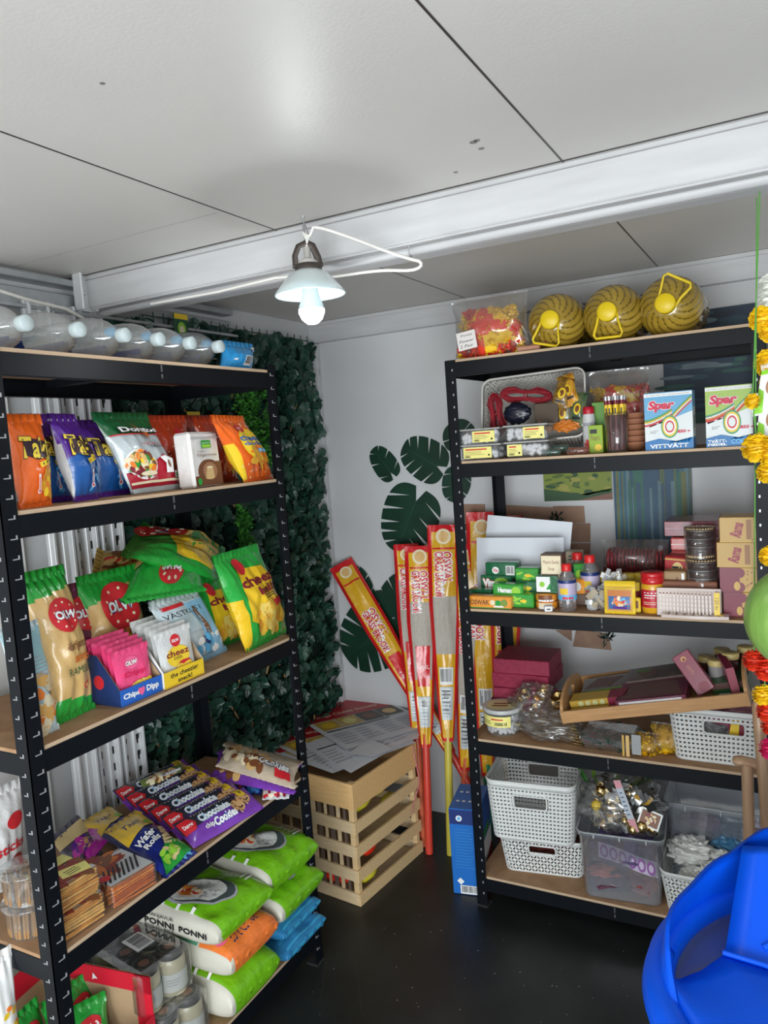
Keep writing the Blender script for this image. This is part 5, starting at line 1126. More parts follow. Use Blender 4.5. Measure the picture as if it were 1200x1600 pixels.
def jug(px, Y, rz, ba, lab):
    R = .0835; c = at(px, Y=Y); c = Vector((c.x, Y, B1+R))
    mt = Matrix.Translation(c) @ Matrix.Rotation(rz, 4, 'Z') @ Matrix.Rotation(pi/2, 4, 'X')    # +z -> -y
    mb = MB(); pr = [(.05, -.20), (.068, -.195), (.078, -.18)]+[(R-.0006, -.16), (R-.0006, -.10), (R-.0006, -.03)]+[(R*math.cos(a)-.001, -.03+.085*math.sin(a)) for a in [k*.055 for k in range(1, 24)]]
    pr = [p for p in pr if p[0] > .026]+[(.024, .05), (.0225, .058)]
    mb.lathe(pr, oil, 96, tw=0, wob=lambda a, z: .07*abs(math.sin(8*(a+15*z))) if z > -.17 and z < .047 else 0, fm=lambda a, z: (oil if abs(math.sin(8*(a+15*z))) > .33 else oil_shade) if z < .045 else oil)
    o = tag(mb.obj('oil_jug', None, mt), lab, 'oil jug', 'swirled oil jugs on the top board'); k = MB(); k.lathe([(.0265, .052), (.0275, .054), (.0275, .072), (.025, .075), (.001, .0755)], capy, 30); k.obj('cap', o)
    h = MB(); r_ = Matrix.Rotation(ba, 3, 'Z'); pts = [(-.024, .005), (-.030, -.03), (-.040, -.062), (-.034, -.072), (.034, -.072), (.040, -.062), (.030, -.03), (.024, .005), (.016, .019), (0, .0245), (-.016, .019)]
    h.tube([r_ @ Vector((x, y, .052+.012*(y < -.02))) for x, y in pts], .0040, capy, 8, closed=True, flat=.8); h.obj('carry_handle', o)
jug((867, 507), 2.325, .05, -.25, 'golden oil jug next to the flower bag')
jug((956, 497), 2.325, .0, .0, 'golden oil jug in the middle of the three')
jug((1046, 484), 2.325, -.03, 2.6, 'golden oil jug furthest right with its handle turned upwards')
for k, (a, b, lb) in enumerate((((797, 551), (832, 546), 'thin wooden piece lying in front of the leftmost oil jug'),)):
    mb = MB(); c = at((815, 546), Z=B1+.006); mb.box((0, 0, .009), (.07, .045, .016), M('pale_wood', (.42, .2, .12), .6), .004, xf=Matrix.Rotation(.2, 4, 'Z')); mb.box((.02, .03, .02), (.05, .03, .012), M('pale_wood'), .003, xf=Matrix.Rotation(-.3, 4, 'Z')); tag(mb.obj('wooden_piece', None, TR(-.695, 2.275, B1)), lb, 'wood piece')
crumple('wrapped_parcel', 'golden wrapped parcel glimpsed between the oil jugs at the back', TR(-.535, 2.56, B1+.05), None, (0, 0, 0), .06, M('parcel', (.25, .17, .03), .4), (1.6, .8, .8), 4, 'parcel')
# ---- second board
def tub(lab, px0, px1, z, Y, hgt, stk_, seed, lblx):
    P, w_, _ = st(px0, px1, (px0[0], px0[1]-40), z, Y); d_ = .10; root = empty('camphor_tub', P @ Matrix.Translation((0, d_/2, 0)), lab, 'tub', 'yellow labelled tubs of white balls'); r = random.Random(seed)
    mb = MB(); mb.box((0, 0, hgt*.46), (w_*.92, d_*.9, hgt*.90), clrtub, .008); mb.obj('tub_body', root)
    mb = MB(); mb.box((0, 0, hgt*.945), (w_, d_, hgt*.10), M('tub_lid', (.45, .45, .44), .3), .002); mb.obj('lid', root)
    mb = MB(); wb = M('white_ball', (.68, .66, .68), .6)
    for k in range(58): mb.ball((r.uniform(-.42, .42)*w_*.93, r.choice([-.36, -.33, 0, .3])*d_, r.uniform(.18, .72)*hgt), .0085, wb, 8, 6)
    tag(mb.obj('white_balls', root), None, None, kind='stuff')
    mb = MB(); A = Art(mb, lambda x, z_, o: Vector((x, -d_*.45-.0008-o, z_)), w_*.92, hgt, .0005); a0, a1 = lblx; A.rect(a0, .12, a1, .82, LYEL); A.lines(a0+.1, .62, a1-.2, .74, 1, RED, .7); A.lines(a0+.08, .3, a1-.2, .58, 3, BLACK, .2); A.ell(a1-.14, .3, .05, None, BLACK); A.bars(a0+.06, .14, a0+.4, .3, n=8, bg=False); mb.obj('yellow_label', root)
tub('clear tub with full width yellow label, lower of the leftmost pair', (717, 716), (783, 713), B2_, 2.25, .049, 0, 1, (-.85, .6))
tub('clear tub with yellow label, upper of the leftmost pair', (715, 716), (783, 713), B2_+.0495, 2.25, .049, 0, 2, (-.3, .8))
tub('clear tub showing white balls beside a short yellow label, lower right one', (787, 713), (858, 709), B2_, 2.25, .050, 0, 3, (-.92, -.2))
tub('clear tub with yellow label on its right half, upper right one', (787, 713), (857, 709), B2_+.0505, 2.25, .050, 0, 4, (-.1, .92))
Zb = Vector((.03, -.96, .30)).normalized(); Xb = Vector((1, .05, .03)).normalized(); Yb_ = Zb.cross(Xb)
bc = Vector((-.732, 2.395, 1.640)); bh = .13
bk, _ = basket('lattice_basket', 'white lattice basket tipped on its side holding red threads and packets', frame(bc-Zb*bh, Xb, Yb_, Zb), .335, .225, bh, wpl2, 'lat', cell=.0115, handle=False)
def strands(lab, c, L, ang, m, n, spread, seed, thick=.0015, sag=.0):
    r = random.Random(seed); mb = MB()
    for k in range(n):
        a = r.uniform(.012, .03); b = r.uniform(-.012, .012); ph = r.uniform(-.3, .3); l2 = L*r.uniform(.42, .53); pts = []
        for q in range(18):
            t = 2*pi*q/18; x = l2*math.cos(t); y = a*math.sin(t)*(1-.55*math.exp(-(x/(L*.18))**2)); pts.append(Vector((x, y+ph*x*.25, b+.006*math.sin(2*t+k))))
        mb.tube(pts, thick, m, 4, closed=True)
    mb.tube([(.004*math.cos(a), .018*math.cos(a), .016*math.sin(a)) for a in [k*.5 for k in range(13)]], .0022, m, 5)
    tag(mb.obj('thread_bundle', None, Matrix.Translation(c) @ Matrix.Rotation(-pi/2, 4, 'X') @ Matrix.Rotation(ang, 4, 'Z')), lab, 'thread bundle', 'red thread bundles in the tipped basket')
rdt = M('red_thread', (.30, .008, .02), .6, var=.25, vscale=40)
strands('bundle of red threads hanging at the left side of the tipped basket', Vector((-.84, 2.365, 1.625)), .13, pi/2-.1, rdt, 60, .03, 1)
strands('bundle of red threads lying across the upper middle of the tipped basket', Vector((-.745, 2.38, 1.678)), .16, .12, rdt, 60, .03, 2)
crumple('dark_pouch', 'shiny black pouch on the red threads in the tipped basket', TR(-.765, 2.345, 1.622), None, (0, 0, 0), .042, M('black_foil', (.01, .012, .025), .25), (1.05, .35, .8), 7, 'pouch', n=27, amp=.3)
mb = MB(); mb.box((0, 0, 0), (.075, .022, .065), M('brown_card', (.07, .045, .025), .6), .002); tag(mb.obj('small_box', None, TR(-.672, 2.355, 1.615, .05)), 'dark brown box in the middle of the tipped basket', 'box')
mm_ = [M('scrap_gold', (.45, .25, .03), .3), M('scrap_green', (.02, .12, .06), .3), M('scrap_orange', (.6, .18, .02), .35), M('scrap_grey', (.3, .3, .26), .3), YEL]
def scraps(name, lab, c, w_, h_, d_, n, mats, seed, cat, group=None, parent=None):
    r = random.Random(seed); mb = MB()
    for k in range(n):
        p = Vector((r.uniform(-.5, .5)*w_, r.uniform(-.5, .5)*d_, r.uniform(-.5, .5)*h_)); a = r.uniform(0, pi); L_ = r.uniform(.015, .05); t = Vector((math.cos(a), r.uniform(-.2, .2), math.sin(a))); n_ = Vector((-t.z, .2, t.x))*r.uniform(.004, .011)
        P_ = [p-t*L_*.5, p+Vector((0, -.006, 0)), p+t*L_*.5]; V = []
        for q in P_: V += [q-n_, q+n_]
        mb.add(V, [(0, 1, 3, 2), (2, 3, 5, 4)], r.choice(mats), True)
    o = mb.obj(name, parent, Matrix.Translation(c) if not parent else None)
    if not parent: tag(o, lab, cat, group)
    return o
pk = [M('packet_gold', (.40, .22, .03), .3, col2=(.10, .05, .02), vscale=55, coat=.5), M('packet_green', (.015, .08, .04), .3, col2=(.20, .22, .10), vscale=45, coat=.5), M('packet_orange', (.50, .16, .02), .35, col2=(.75, .45, .05), vscale=50), M('packet_grey', (.16, .17, .13), .3, col2=(.45, .42, .30), vscale=60, coat=.5)]
for k, (x, z, w_, h_, rz_, m, lb) in enumerate(((-.635, 1.672, .05, .085, .3, 0, 'gold printed packet upper left in the right half of the tipped basket'), (-.592, 1.68, .05, .085, -.25, 2, 'orange and yellow packet at the upper right of the tipped basket'), (-.62, 1.605, .05, .09, -.1, 3, 'silvery grey packet at the lower right of the tipped basket'), (-.583, 1.615, .045, .09, .15, 1, 'dark green packet at the right edge of the tipped basket'), (-.71, 1.60, .05, .07, .5, 0, 'gold printed packet between the black pouch and the brown box'))):
    P = Matrix.Translation((x, 2.352+.006*(k % 3), z-.045)) @ Matrix.Rotation(rz_, 4, 'Y') @ Matrix.Rotation(-.15, 4, 'X'); SHEAR[0] = 0
    bag('incense_packet', lb, 'packet', P, w_, h_, .028, pk[m], lambda a: (a.ell(0, .55, .5, .2, YEL), a.ell(0, .55, .3, .12, BRN), a.rect(-.6, .2, .6, .28, BLACK)), seed=200+k, group=None, crump=1.2, nx=12, ny=16)
crumple('orange_parcel', 'orange bundle low at the right in the tipped basket', TR(-.612, 2.345, 1.572), None, (0, 0, 0), .025, mm_[2], (1.5, .6, .7), 9, 'bundle')
def roll(lab, px, Y, z, m, L_, ang, seed):
    c = at(px, Y=Y); c.z = z+.011; root = empty('sequin_roll', Matrix.Translation(c) @ Matrix.Rotation(ang, 4, 'Z'), lab, 'packet', 'small glittering rolls'); mb = MB(); r = random.Random(seed)
    for k in range(120): a = r.uniform(0, 6.28); mb.ball((r.uniform(-.5, .5)*L_, .0085*math.cos(a), .0085*math.sin(a)), .0022, m, 5, 4)
    tag(mb.obj('beads', root), None, None, kind='stuff'); w = MB(); w.tube([(-L_*.6, 0, 0), (-L_*.5, 0, 0), (0, 0, 0), (L_*.5, 0, 0), (L_*.6, 0, 0)], [.003, .0105, .011, .0105, .003], clrfilm, 12); w.obj('clear_wrap', root)
gbm, rbm = M('bead_green', (.01, .12, .07), .3), M('bead_copper', (.35, .08, .03), .3)
roll('clear roll of dark green beads, rear one right of the tubs', (872, 695), 2.31, B2_+.010, gbm, .055, .1, 1)
roll('clear roll of green beads, front one right of the tubs', (860, 705), 2.27, B2_, gbm, .055, .0, 2)
roll('clear roll of copper red beads at the board edge', (902, 702), 2.265, B2_, rbm, .055, .05, 3)
# talc bottle
def lathed(name, lab, cat, px, Y, z, parts, group=None, rz=0):
    c = at(px, Y=Y); c.z = z; root = empty(name, Matrix.Translation(c) @ Matrix.Rotation(rz, 4, 'Z'), lab, cat, group)
    for nm, prof, m, extra in parts:
        mb = MB(); mb.lathe(prof, m, 26)
        if extra: extra(mb)
        mb.obj(nm, root)
    return root
def talc(mb): A = Art(mb, lambda u, v, o: Vector(((.0195+o)*math.sin(u/.0195), -(.0195+o)*math.cos(u/.0195), v)), .1, .12, .0004); A.poly([(-.5, 0), (.6, 0), (.6, .5), (-.1, .35)], RED); A.text("POND'S", 0, .72, .26, .09, NAVY)
lathed('talc_bottle', 'white talcum bottle with red cap and red lower swirl', 'bottle', (922, 700), 2.36, B2_, [('body', [(.017, 0), (.0195, .003), (.0195, .10), (.0175, .118)], M('talc_white', (.6, .6, .6), .4), talc), ('cap', [(.0165, .118), (.0175, .12), (.0175, .138), (.015, .14)], M('cap_red', (.5, .01, .03), .4), None)])
def lime(a): a.rect(-.8, .7, .2, .85, BLACK); a.text('Pears', -.1, .55, .6, .2, BRN); a.ell(.3, .2, .5, .12, YEL)
P, w_, h_ = st((922, 703), (944, 702), (932, 664), B2_, 2.31); carton('soap_carton', 'lime green upright packet in front of the talcum bottle', 'packet', P, w_, h_, .02, M('lime_card', (.28, .42, .02), .4), lime)
P, w_, h_ = st((928, 701), (952, 700), (942, 628), B2_, 2.38); carton('soap_carton', 'green pointed packet behind the tumbler of sticks', 'packet', P, w_, h_, .012, M('leaf_card', (.12, .32, .04), .4), None)
# tumbler with kohl sticks
c = at((965, 705), Y=2.28); c.z = B2_; root = empty('pencil_tumbler', Matrix.Translation(c), 'clear tumbler packed with maroon sticks in yellow labelled sleeves', 'tumbler'); mb = MB(); mb.lathe([(.028, 0), (.030, .002), (.033, .115), (.0315, .115), (.0285, .006), (.001, .006)], CLR('tumbler_glass', (.93, .95, .95), .2, .05, .03), 28); mb.obj('glass', root)
mar = M('maroon_stick', (.18, .008, .02), .35); clrt = CLR('clear_sleeve', (.92, .92, .92), .3, .08, .1)
for k in range(9):
    a = 2*pi*k/9; q = .021 if k else .0; mb = MB(); x, y = q*math.cos(a), q*math.sin(a); mb.xf = Matrix.Translation((x, y, .008)) @ Matrix.Rotation(.04*math.cos(a), 4, 'Y') @ Matrix.Rotation(-.04*math.sin(a), 4, 'X')
    mb.cyl((0, 0, 0), .0062, .10, mar, 10); mb.cyl((0, 0, .10), .0066, .030, YEL, 10); mb.cyl((0, 0, .13), .0062, .012, mar, 10); mb.cyl((0, 0, .142), .0066, .012, SILV, 10)
    mb.box((0, -.0067, .112), (.004, .001, .016), BLACK); tag(mb.obj('kohl_stick', None, Matrix.Translation(c)), ('maroon stick standing in the centre of the clear tumbler' if not k else 'maroon stick standing near the rim of the clear tumbler'), 'stick', 'maroon sticks in the tumbler')
# clay bowls
clay = M('clay', (.30, .12, .06), .75, bump=.1)
for k in range(6):
    mb = MB(); mb.lathe([(.015, 0), (.022, .002), (.034, .018), (.037, .026), (.035, .027), (.030, .018), (.012, .006), (.001, .005)], clay, 26)
    tag(mb.obj('clay_bowl', None, TR(-.409, 2.335, B2_+k*.0168)), 'small terracotta bowl, %s in the stack between tumbler and washing powder' % ('lowest', 'second from the bottom', 'third from the bottom', 'fourth from the bottom', 'second from the top', 'topmost')[k], 'bowl', 'stacked clay bowls')
P, w_, h_ = st((925, 690), (1018, 686), (972, 576), B2_, 2.48)
flowerbag('clear bag of red and yellow cloth flowers standing behind the tumbler', P, w_, h_, .09, 170, (M('petal_red'), M('petal_yellow')), 8)
def spar(kind):
    def f(a):
        g1 = ink('spar_blue', (.12, .38, .62)) if kind == 0 else ink('spar_green', (.36, .52, .10)); dk = ink('spar_dark', (.01, .16, .42))
        a.rect(-1, .5, 1, 1, g1); a.rect(-1, 0, 1, .5, ink('spar_pale', (.72, .76, .76))); a.poly([(-1, .5), (1, .5), (1, .65), (-1, .38)], ink('spar_pale')); a.rect(-1, .93, 1, .985, WHITE); a.text('MED FÖRBÄTTRAD TVÄTT OCH RENGÖRANDE EFFEKT', 0, .957, .92, .018, BLACK)
        cs = [ink('spar_gr', (.05, .30, .12)), YEL, WHITE, RED] if kind == 0 else [ink('spar_gr', (.05, .30, .12)), WHITE, ORG, RED]
        for k, m in enumerate(cs):
            w = .034; o = .028*k
            n = 12; pts = [(-1+2*t/n*.58, .50-o+.18*(t/n)**1.6+.00) for t in range(n+1)]
            for i in range(n): (x0, z0), (x1, z1) = pts[i], pts[i+1]; a.off -= .00022; a.poly([(x0, z0), (x1, z1), (x1, z1+w), (x0, z0+w)], m)
            pts = [(.08+.9*t/n, .52-o+.37*(t/n)**.8) for t in range(n+1)]
            for i in range(n): (x0, z0), (x1, z1) = pts[i], pts[i+1]; a.off -= .00022; a.poly([(x0, z0), (x1, z1), (x1, z1+w), (x0, z0+w)], m)
        for k, m in enumerate([cs[0], YEL, WHITE, RED, ink('spar_pale')]): a.ell(.05, .40, .36-.055*k, .20-.031*k, m)
        a.text('Spar', -.28, .76, .55, .20, ink('spar_red', (.62, .01, .06)), bold=.05, shear=.15, out=WHITE, outb=.04); a.text('850 g' , .62, .30, .26, .07, ink('spar_red'), bold=.04, shear=.15); a.text('60°', -.6, .32, .16, .06, GRY)
        a.poly([(-1, 0), (1, 0), (1, .20), (.3, .14), (-.4, .20), (-1, .15)], dk)
        if kind == 0: a.text('VITTVÄTT', 0, .075, .80, .085, WHITE, bold=.03)
        else: a.text('TVÄTT-', -.55, .10, .38, .06, WHITE, bold=.04); a.text('MEDEL', -.55, .04, .38, .04, WHITE, bold=.04); a.text('COLOR', .45, .08, .46, .08, LBLU, bold=.03)
    return f
def spr(a): a.rect(-1, 0, 1, 1, ink('spar_pale')); a.rect(-1, .72, 1, 1, ink('spar_blue')); a.rect(-1, 0, 1, .2, ink('spar_dark')); a.bars(-.6, .3, .5, .6, n=8)
P, w_, h_ = st((1009, 703), (1084, 701), (1046, 612), B2_, 2.255)
carton('washing_powder', 'blue and white washing powder box reading VITTVÄTT', 'washing powder', P @ Matrix.Translation((0, .03, 0)), w_, h_, .06, M('box_pale_blue', (.5, .6, .66), .4), spar(0), right=spr)
P, w_, h_ = st((1104, 698), (1183, 696), (1142, 602), B2_, 2.255)
carton('washing_powder', 'green and white washing powder box reading TVÄTTMEDEL COLOR, right of the other', 'washing powder', P @ Matrix.Translation((0, .03, 0)), w_, h_, .06, M('box_pale_green', (.3, .45, .2), .4), spar(1))
# ---- third board
P, w_, h_ = st((752, 930), (884, 930), (820, 806), B3, 2.49, lean=.15)
carton('paper_sheet', 'rear white paper sheet with sloping top edge on the third board', 'paper', P @ Matrix.Rotation(.10, 4, 'Y'), w_, h_*.97, .001, ink('paper2', (.70, .73, .78)), bev=0)
P, w_, h_ = st((746, 930), (882, 930), (814, 840), B3, 2.44, lean=.12)
carton('paper_sheet', 'white paper sheet, front one leaning behind the green soap packs', 'paper', P, w_, h_, .001, ink('paper2'), bev=0)
gp = foil('soap_green', (.01, .13, .05)); gp2 = foil('soap_bright_green', (.03, .32, .03)); orr = foil('soap_orange', (.80, .30, .03))
def bx(name, lab, cat, l, r_, t, z, Y, d_, m, art=None, group=None, yaw=0, right=None, top=None, bev=.003, ry=0, left=None):
    P, w_, h_ = st(l, r_, t, z, Y, yaw=yaw); P = P @ Matrix.Translation((0, d_/2, 0))
    if ry: P = P @ Matrix.Rotation(ry, 4, 'Y')
    return carton(name, lab, cat, P, w_, h_, d_, m, art, right, left, top, group, bev)
def a_vim(a): a.text('Vim', -.45, .5, .4, .55, WHITE, bold=.06, out=RED); a.ell(.35, .55, .45, .3, LGRN)
def a_vim2(a): a.ell(-.35, .5, .22, None, WHITE); a.text('Vim', -.35, .5, .16, .25, RED, bold=.03); a.bars(.3, .2, .85, .8, n=12)
bx('soap_pack', 'green dish soap bar with big white lettering, lower of the two', 'soap', (752, 926), (800, 924), (776, 899), B3+.035, 2.36, .05, gp, a_vim, 'green soap packs')
bx('soap_pack', 'green dish soap bar with a barcode, topmost of the green packs', 'soap', (759, 899), (808, 897), (783, 879), B3+.075, 2.37, .05, gp, a_vim2, 'green soap packs')
bx('soap_pack', 'dark green base pack hidden under the dish soap bars', 'soap', (750, 940), (800, 940), (775, 924), B3, 2.36, .06, gp, None, 'green soap packs')
bx('soap_pack', 'dark green glossy pack lying behind the orange carton at the post', 'soap', (733, 945), (770, 945), (750, 921), B3, 2.31, .04, gp, None, 'green soap packs')
def a_osw(a): a.text('OSWAK', -.45, .5, .45, .42, BRN, bold=.03); a.ell(.15, .5, .12, None, CRM); a.ell(.4, .45, .14, None, GRN); a.rect(.2, .12, .65, .25, WHITE); a.ell(.68, .5, .16, None, ink('moss', (.2, .3, .05))); a.rect(-.95, .02, .95, .08, GRN)
bx('balm_carton', 'long orange carton with brown lettering lying at the left front edge', 'carton', (732, 949), (799, 950), (765, 932), B3, 2.25, .04, orr, a_osw)
def a_ham(a): a.text('Hamam', -.15, .55, .5, .4, WHITE, bold=.05); a.ell(.55, .5, .3, .35, LGRN); a.rect(-.9, .02, .8, .12, WHITE)
bx('soap_pack', 'green soap pack with white name strip, tilted above the orange carton', 'soap', (770, 932), (817, 930), (794, 913), B3+.031, 2.28, .04, gp2, a_ham, 'green soap packs', ry=.03)
def a_leaf(a): [a.ell(random.uniform(-.7, .7), random.uniform(.2, .8), .3, .08, LGRN, rot=random.uniform(-.6, .6)) for k in range(5)]; a.ell(.1, .5, .3, .12, YEL)
bx('soap_pack', 'bright green leaf printed soap pack at the front right of the green group', 'soap', (800, 948), (834, 948), (818, 928), B3, 2.275, .04, gp2, a_leaf, 'green soap packs')
bx('soap_pack', 'bright green soap pack on the right above the leaf printed one', 'soap', (806, 930), (842, 928), (824, 908), B3+.031, 2.32, .05, gp, a_leaf, 'green soap packs')
bx('soap_pack', 'bright green soap pack, topmost at the right of the green group', 'soap', (805, 905), (842, 903), (824, 888), B3+.068, 2.34, .05, gp2, a_leaf, 'green soap packs')
bx('soap_pack', 'dark pack supporting the bright green one at the right', 'soap', (806, 948), (846, 948), (824, 930), B3, 2.33, .05, gp, None, 'green soap packs')
def a_mys(a): a.rect(-.92, .1, .92, .92, CRM); a.text('Mysore Sandal', 0, .62, .72, .2, DRED); a.text('Soap', 0, .32, .3, .18, DRED)
bx('sandal_soap_box', 'cream and brown sandal soap box, topmost beside the white paper', 'soap box', (845, 892), (878, 890), (862, 866), B3+.098, 2.305, .055, M('box_brown', (.16, .10, .07), .5), a_mys)
bx('sandal_soap_box', 'cream sandal soap box lying directly under the topmost one', 'soap box', (845, 901), (876, 900), (860, 890), B3+.078, 2.305, .055, M('box_cream', (.55, .48, .36), .5), None)
def a_med(a): a.rect(-.98, .05, .3, .95, WHITE); a.ell(-.45, .5, .25, None, LGRN); a.poly([(-.1, .2), (.6, .9), (.3, .2)], GRN); a.rect(.3, 0, 1, 1, gp)
bx('soap_box', 'white and green soap box under the cream sandal boxes', 'soap box', (838, 919), (872, 918), (855, 900), B3+.048, 2.29, .07, gp, a_med)
for k, (lb) in enumerate(('orange and brown oval tin, lower one left of the red capped bottle', 'orange and brown oval tin, upper one left of the red capped bottle')):
    mb = MB(); mb.lathe([(.030, 0), (.034, .002), (.034, .018), (.032, .0215), (.001, .022)], orr, 30); A = Art(mb, Fcyl(.0342), .2, .022, .0004); A.rect(-.25, .1, .2, .9, BRN if k else CRM); A.rect(-.25, .05, .25, .3, WHITE); c = at((855, 950), Y=2.30); tag(mb.obj('balm_tin', None, Matrix.Translation((c.x, 2.30, B3+k*.0235)) @ Matrix.Rotation(.2, 4, 'Z')), lb, 'tin')
mb = MB(); mb.box((0, .02, .0085), (.024, .05, .016), WHITE, .002); mb.box((0, -.0056, .0085), (.012, .001, .004), BLACK); tag(mb.obj('match_box', None, TR(at((858, 955), Z=B3).x, 2.243, B3, .35)), 'tiny white box end pointing at the viewer at the board edge', 'small box')
def wbottle(px, Y, lab, lb, sc=1):
    c = at(px, Y=Y); c.z = B3; root = empty('water_bottle', Matrix.Translation(c) @ Matrix.Scale(sc, 4), lab, 'bottle', 'small red capped bottles'); mb = MB(); mb.lathe([(.024, 0), (.027, .003), (.026, .02), (.0275, .03), (.0275, .095), (.024, .108), (.015, .120), (.0135, .126)], CLR('rose_bottle', (.93, .88, .88), .25, .05, .10), 26); mb.obj('bottle_body', root)
    mb = MB(); mb.lathe([(.0145, .122), (.015, .124), (.015, .142), (.013, .144), (.001, .144)], M('cap_bright_red', (.68, .02, .02), .35), 22); mb.obj('cap', root)
    mb = MB(); A = Art(mb, Fcyl(.0278), .165, .12, .0004); A.rect(-.7, .30, .7, .80, ink('label_mauve', (.50, .42, .58))) ; A.rect(-.7, .72, .7, .80, NAVY); A.rect(-.7, .30, .7, .42, lb); A.rect(-.2, .45, .1, .6, YEL); A.rect(-.1, .32, .3, .38, RED); mb.obj('label', root)
wbottle((888, 955), 2.275, 'small clear bottle with red cap and mauve label in front', LBLU, 1.0)
wbottle((924, 940), 2.37, 'small clear bottle with red cap behind the silver packets', ink('label_green', (.3, .4, .2)), 1.08)
wbottle((905, 940), 2.42, 'small clear bottle with red cap, rearmost, half hidden', LBLU, 1.08)
bx('sandal_soap_box', 'cream soap box behind the bottles beside the brick wall print', 'soap box', (884, 888), (908, 887), (894, 862), B3+.10, 2.46, .05, M('box_cream'), lambda a: a.lines(-.6, .4, .6, .8, 2, BLACK, .3))
bx('soap_box', 'plain brown box propping the rear soap box', 'soap box', (884, 948), (908, 947), (894, 888), B3, 2.46, .06, M('box_brown'), None)
bx('spice_box', 'small green spice box between the red capped bottles', 'box', (896, 902), (914, 901), (905, 881), B3+.07, 2.37, .03, gp2, lambda a: a.ell(0, .4, .6, .25, LGRN))
bx('spice_box', 'orange and white box under the small green spice box', 'box', (892, 928), (914, 928), (903, 905), B3+.036, 2.34, .04, orr, lambda a: a.ell(0, .5, .5, .3, WHITE))
bx('spice_box', 'grey and red base box behind the front bottle', 'box', (898, 950), (918, 950), (908, 928), B3, 2.34, .04, M('box_brown'), None)
silm = [M('silver_bit', (.5, .5, .5), .25, metal=.8), GRY, WHITE, M('beige_bit', (.42, .36, .26), .4)]
scraps('silver_packet', 'clear packet of silver grey trinkets standing before the rear bottles', Vector((-.518, 2.30, B3+.027)), .062, .045, .03, 80, silm, 11, 'packet')
scraps('silver_packet', 'crumpled silver packet between the bottle and the picture packet', Vector((-.485, 2.32, B3+.078)), .045, .05, .02, 60, silm, 12, 'packet')
def a_pic(a):
    a.rect(-.82, .10, .82, .86, GOLDI); a.rect(-.74, .14, .74, .82, ink('pic_orange', (.6, .2, .06))); a.rect(-.68, .17, .68, .62, ink('pic_blue', (.04, .14, .35))); a.heap(0, .42, .45, .15, 30, [ink('pic_pink', (.6, .25, .2)), RED, LBLU, ORG, CRM], .09); a.rect(-.4, .19, .5, .26, PUR); a.rect(-1, .90, 1, .93, GOLDI)
P, w_, h_ = st((945, 957), (993, 955), (968, 914), B3, 2.255, lean=.1)
bag('picture_packet', 'yellow packet with a colourful framed picture at the board edge', 'packet', P, w_, h_, .022, YEL, a_pic, seed=5, crump=.4, pinch=-.02)
bx('spice_box', 'yellow edged card packet behind the picture packet', 'packet', (985, 952), (1001, 951), (993, 934), B3, 2.275, .012, YEL, lambda a: a.rect(-.8, .3, .6, .8, BRN))
def sjar(px, lab, Y, h_=.068, z=B3, r=.019, lidc=None, bodc=None):
    c = at(px, Y=Y); c.z = z; root = empty('spice_jar', Matrix.Translation(c), lab, 'jar', 'small yellow lidded jars'); mb = MB(); mb.lathe([(r-.002, 0), (r, .002), (r, h_*.66), (r-.003, h_*.70)], bodc or M('jar_maroon', (.16, .02, .02), .3), 22); A = Art(mb, Fcyl(r), .1, h_, .0004); A.rect(-.35, .1, .35, .5, DRED); A.rect(-.2, .16, .2, .44, CRM) if px[0] % 2 else None; mb.obj('jar_body', root)
    mb = MB(); mb.lathe([(r+.0005, h_*.70), (r+.001, h_*.72), (r+.001, h_*.95), (r-.001, h_), (.001, h_)], lidc or M('lid_yellow', (.62, .45, .05), .4), 26, wob=lambda a, z_: .012*(math.sin(20*a) > 0)); mb.obj('lid', root)
for px, Y, lb in (((966, 945), 2.315, 'small jar with yellow lid, front left one behind the picture packet'), ((991, 945), 2.315, 'small jar with yellow lid, front right one left of the big red jar'), ((962, 935), 2.40, 'small jar with yellow lid, second row left'), ((984, 935), 2.40, 'small jar with yellow lid, second row right'), ((943, 935), 2.40, 'small jar with yellow lid, leftmost in the second row'), ((1003, 935), 2.41, 'small jar with yellow lid, hidden beside the big red jar')): sjar(px, lb, Y, .085 if Y < 2.35 else .095)
c = at((1021, 950), Y=2.30); c.z = B3; root = empty('coffee_jar', Matrix.Translation(c), 'large jar with yellow body, red label and stacked red lid', 'jar'); yb, rl = M('jar_yellow', (.72, .38, .02), .3, coat=.4), M('lid_red', (.55, .01, .015), .3, coat=.4)
mb = MB(); mb.lathe([(.030, 0), (.0325, .003), (.0325, .078), (.030, .086)], yb, 30); A = Art(mb, Fcyl(.0327), .19, .09, .0004); A.rect(-.9, .2, .9, .78, ink('jar_red', (.5, .01, .03))); A.lines(-.22, .48, .22, .72, 3, WHITE, .4); A.lines(-.25, .28, .25, .4, 2, CRM, .3); mb.obj('jar_body', root)
mb = MB(); mb.lathe([(.0315, .086), (.033, .088), (.033, .100), (.031, .102), (.031, .104), (.0325, .106), (.0325, .116), (.030, .119), (.001, .119)], rl, 30); mb.obj('lid', root)
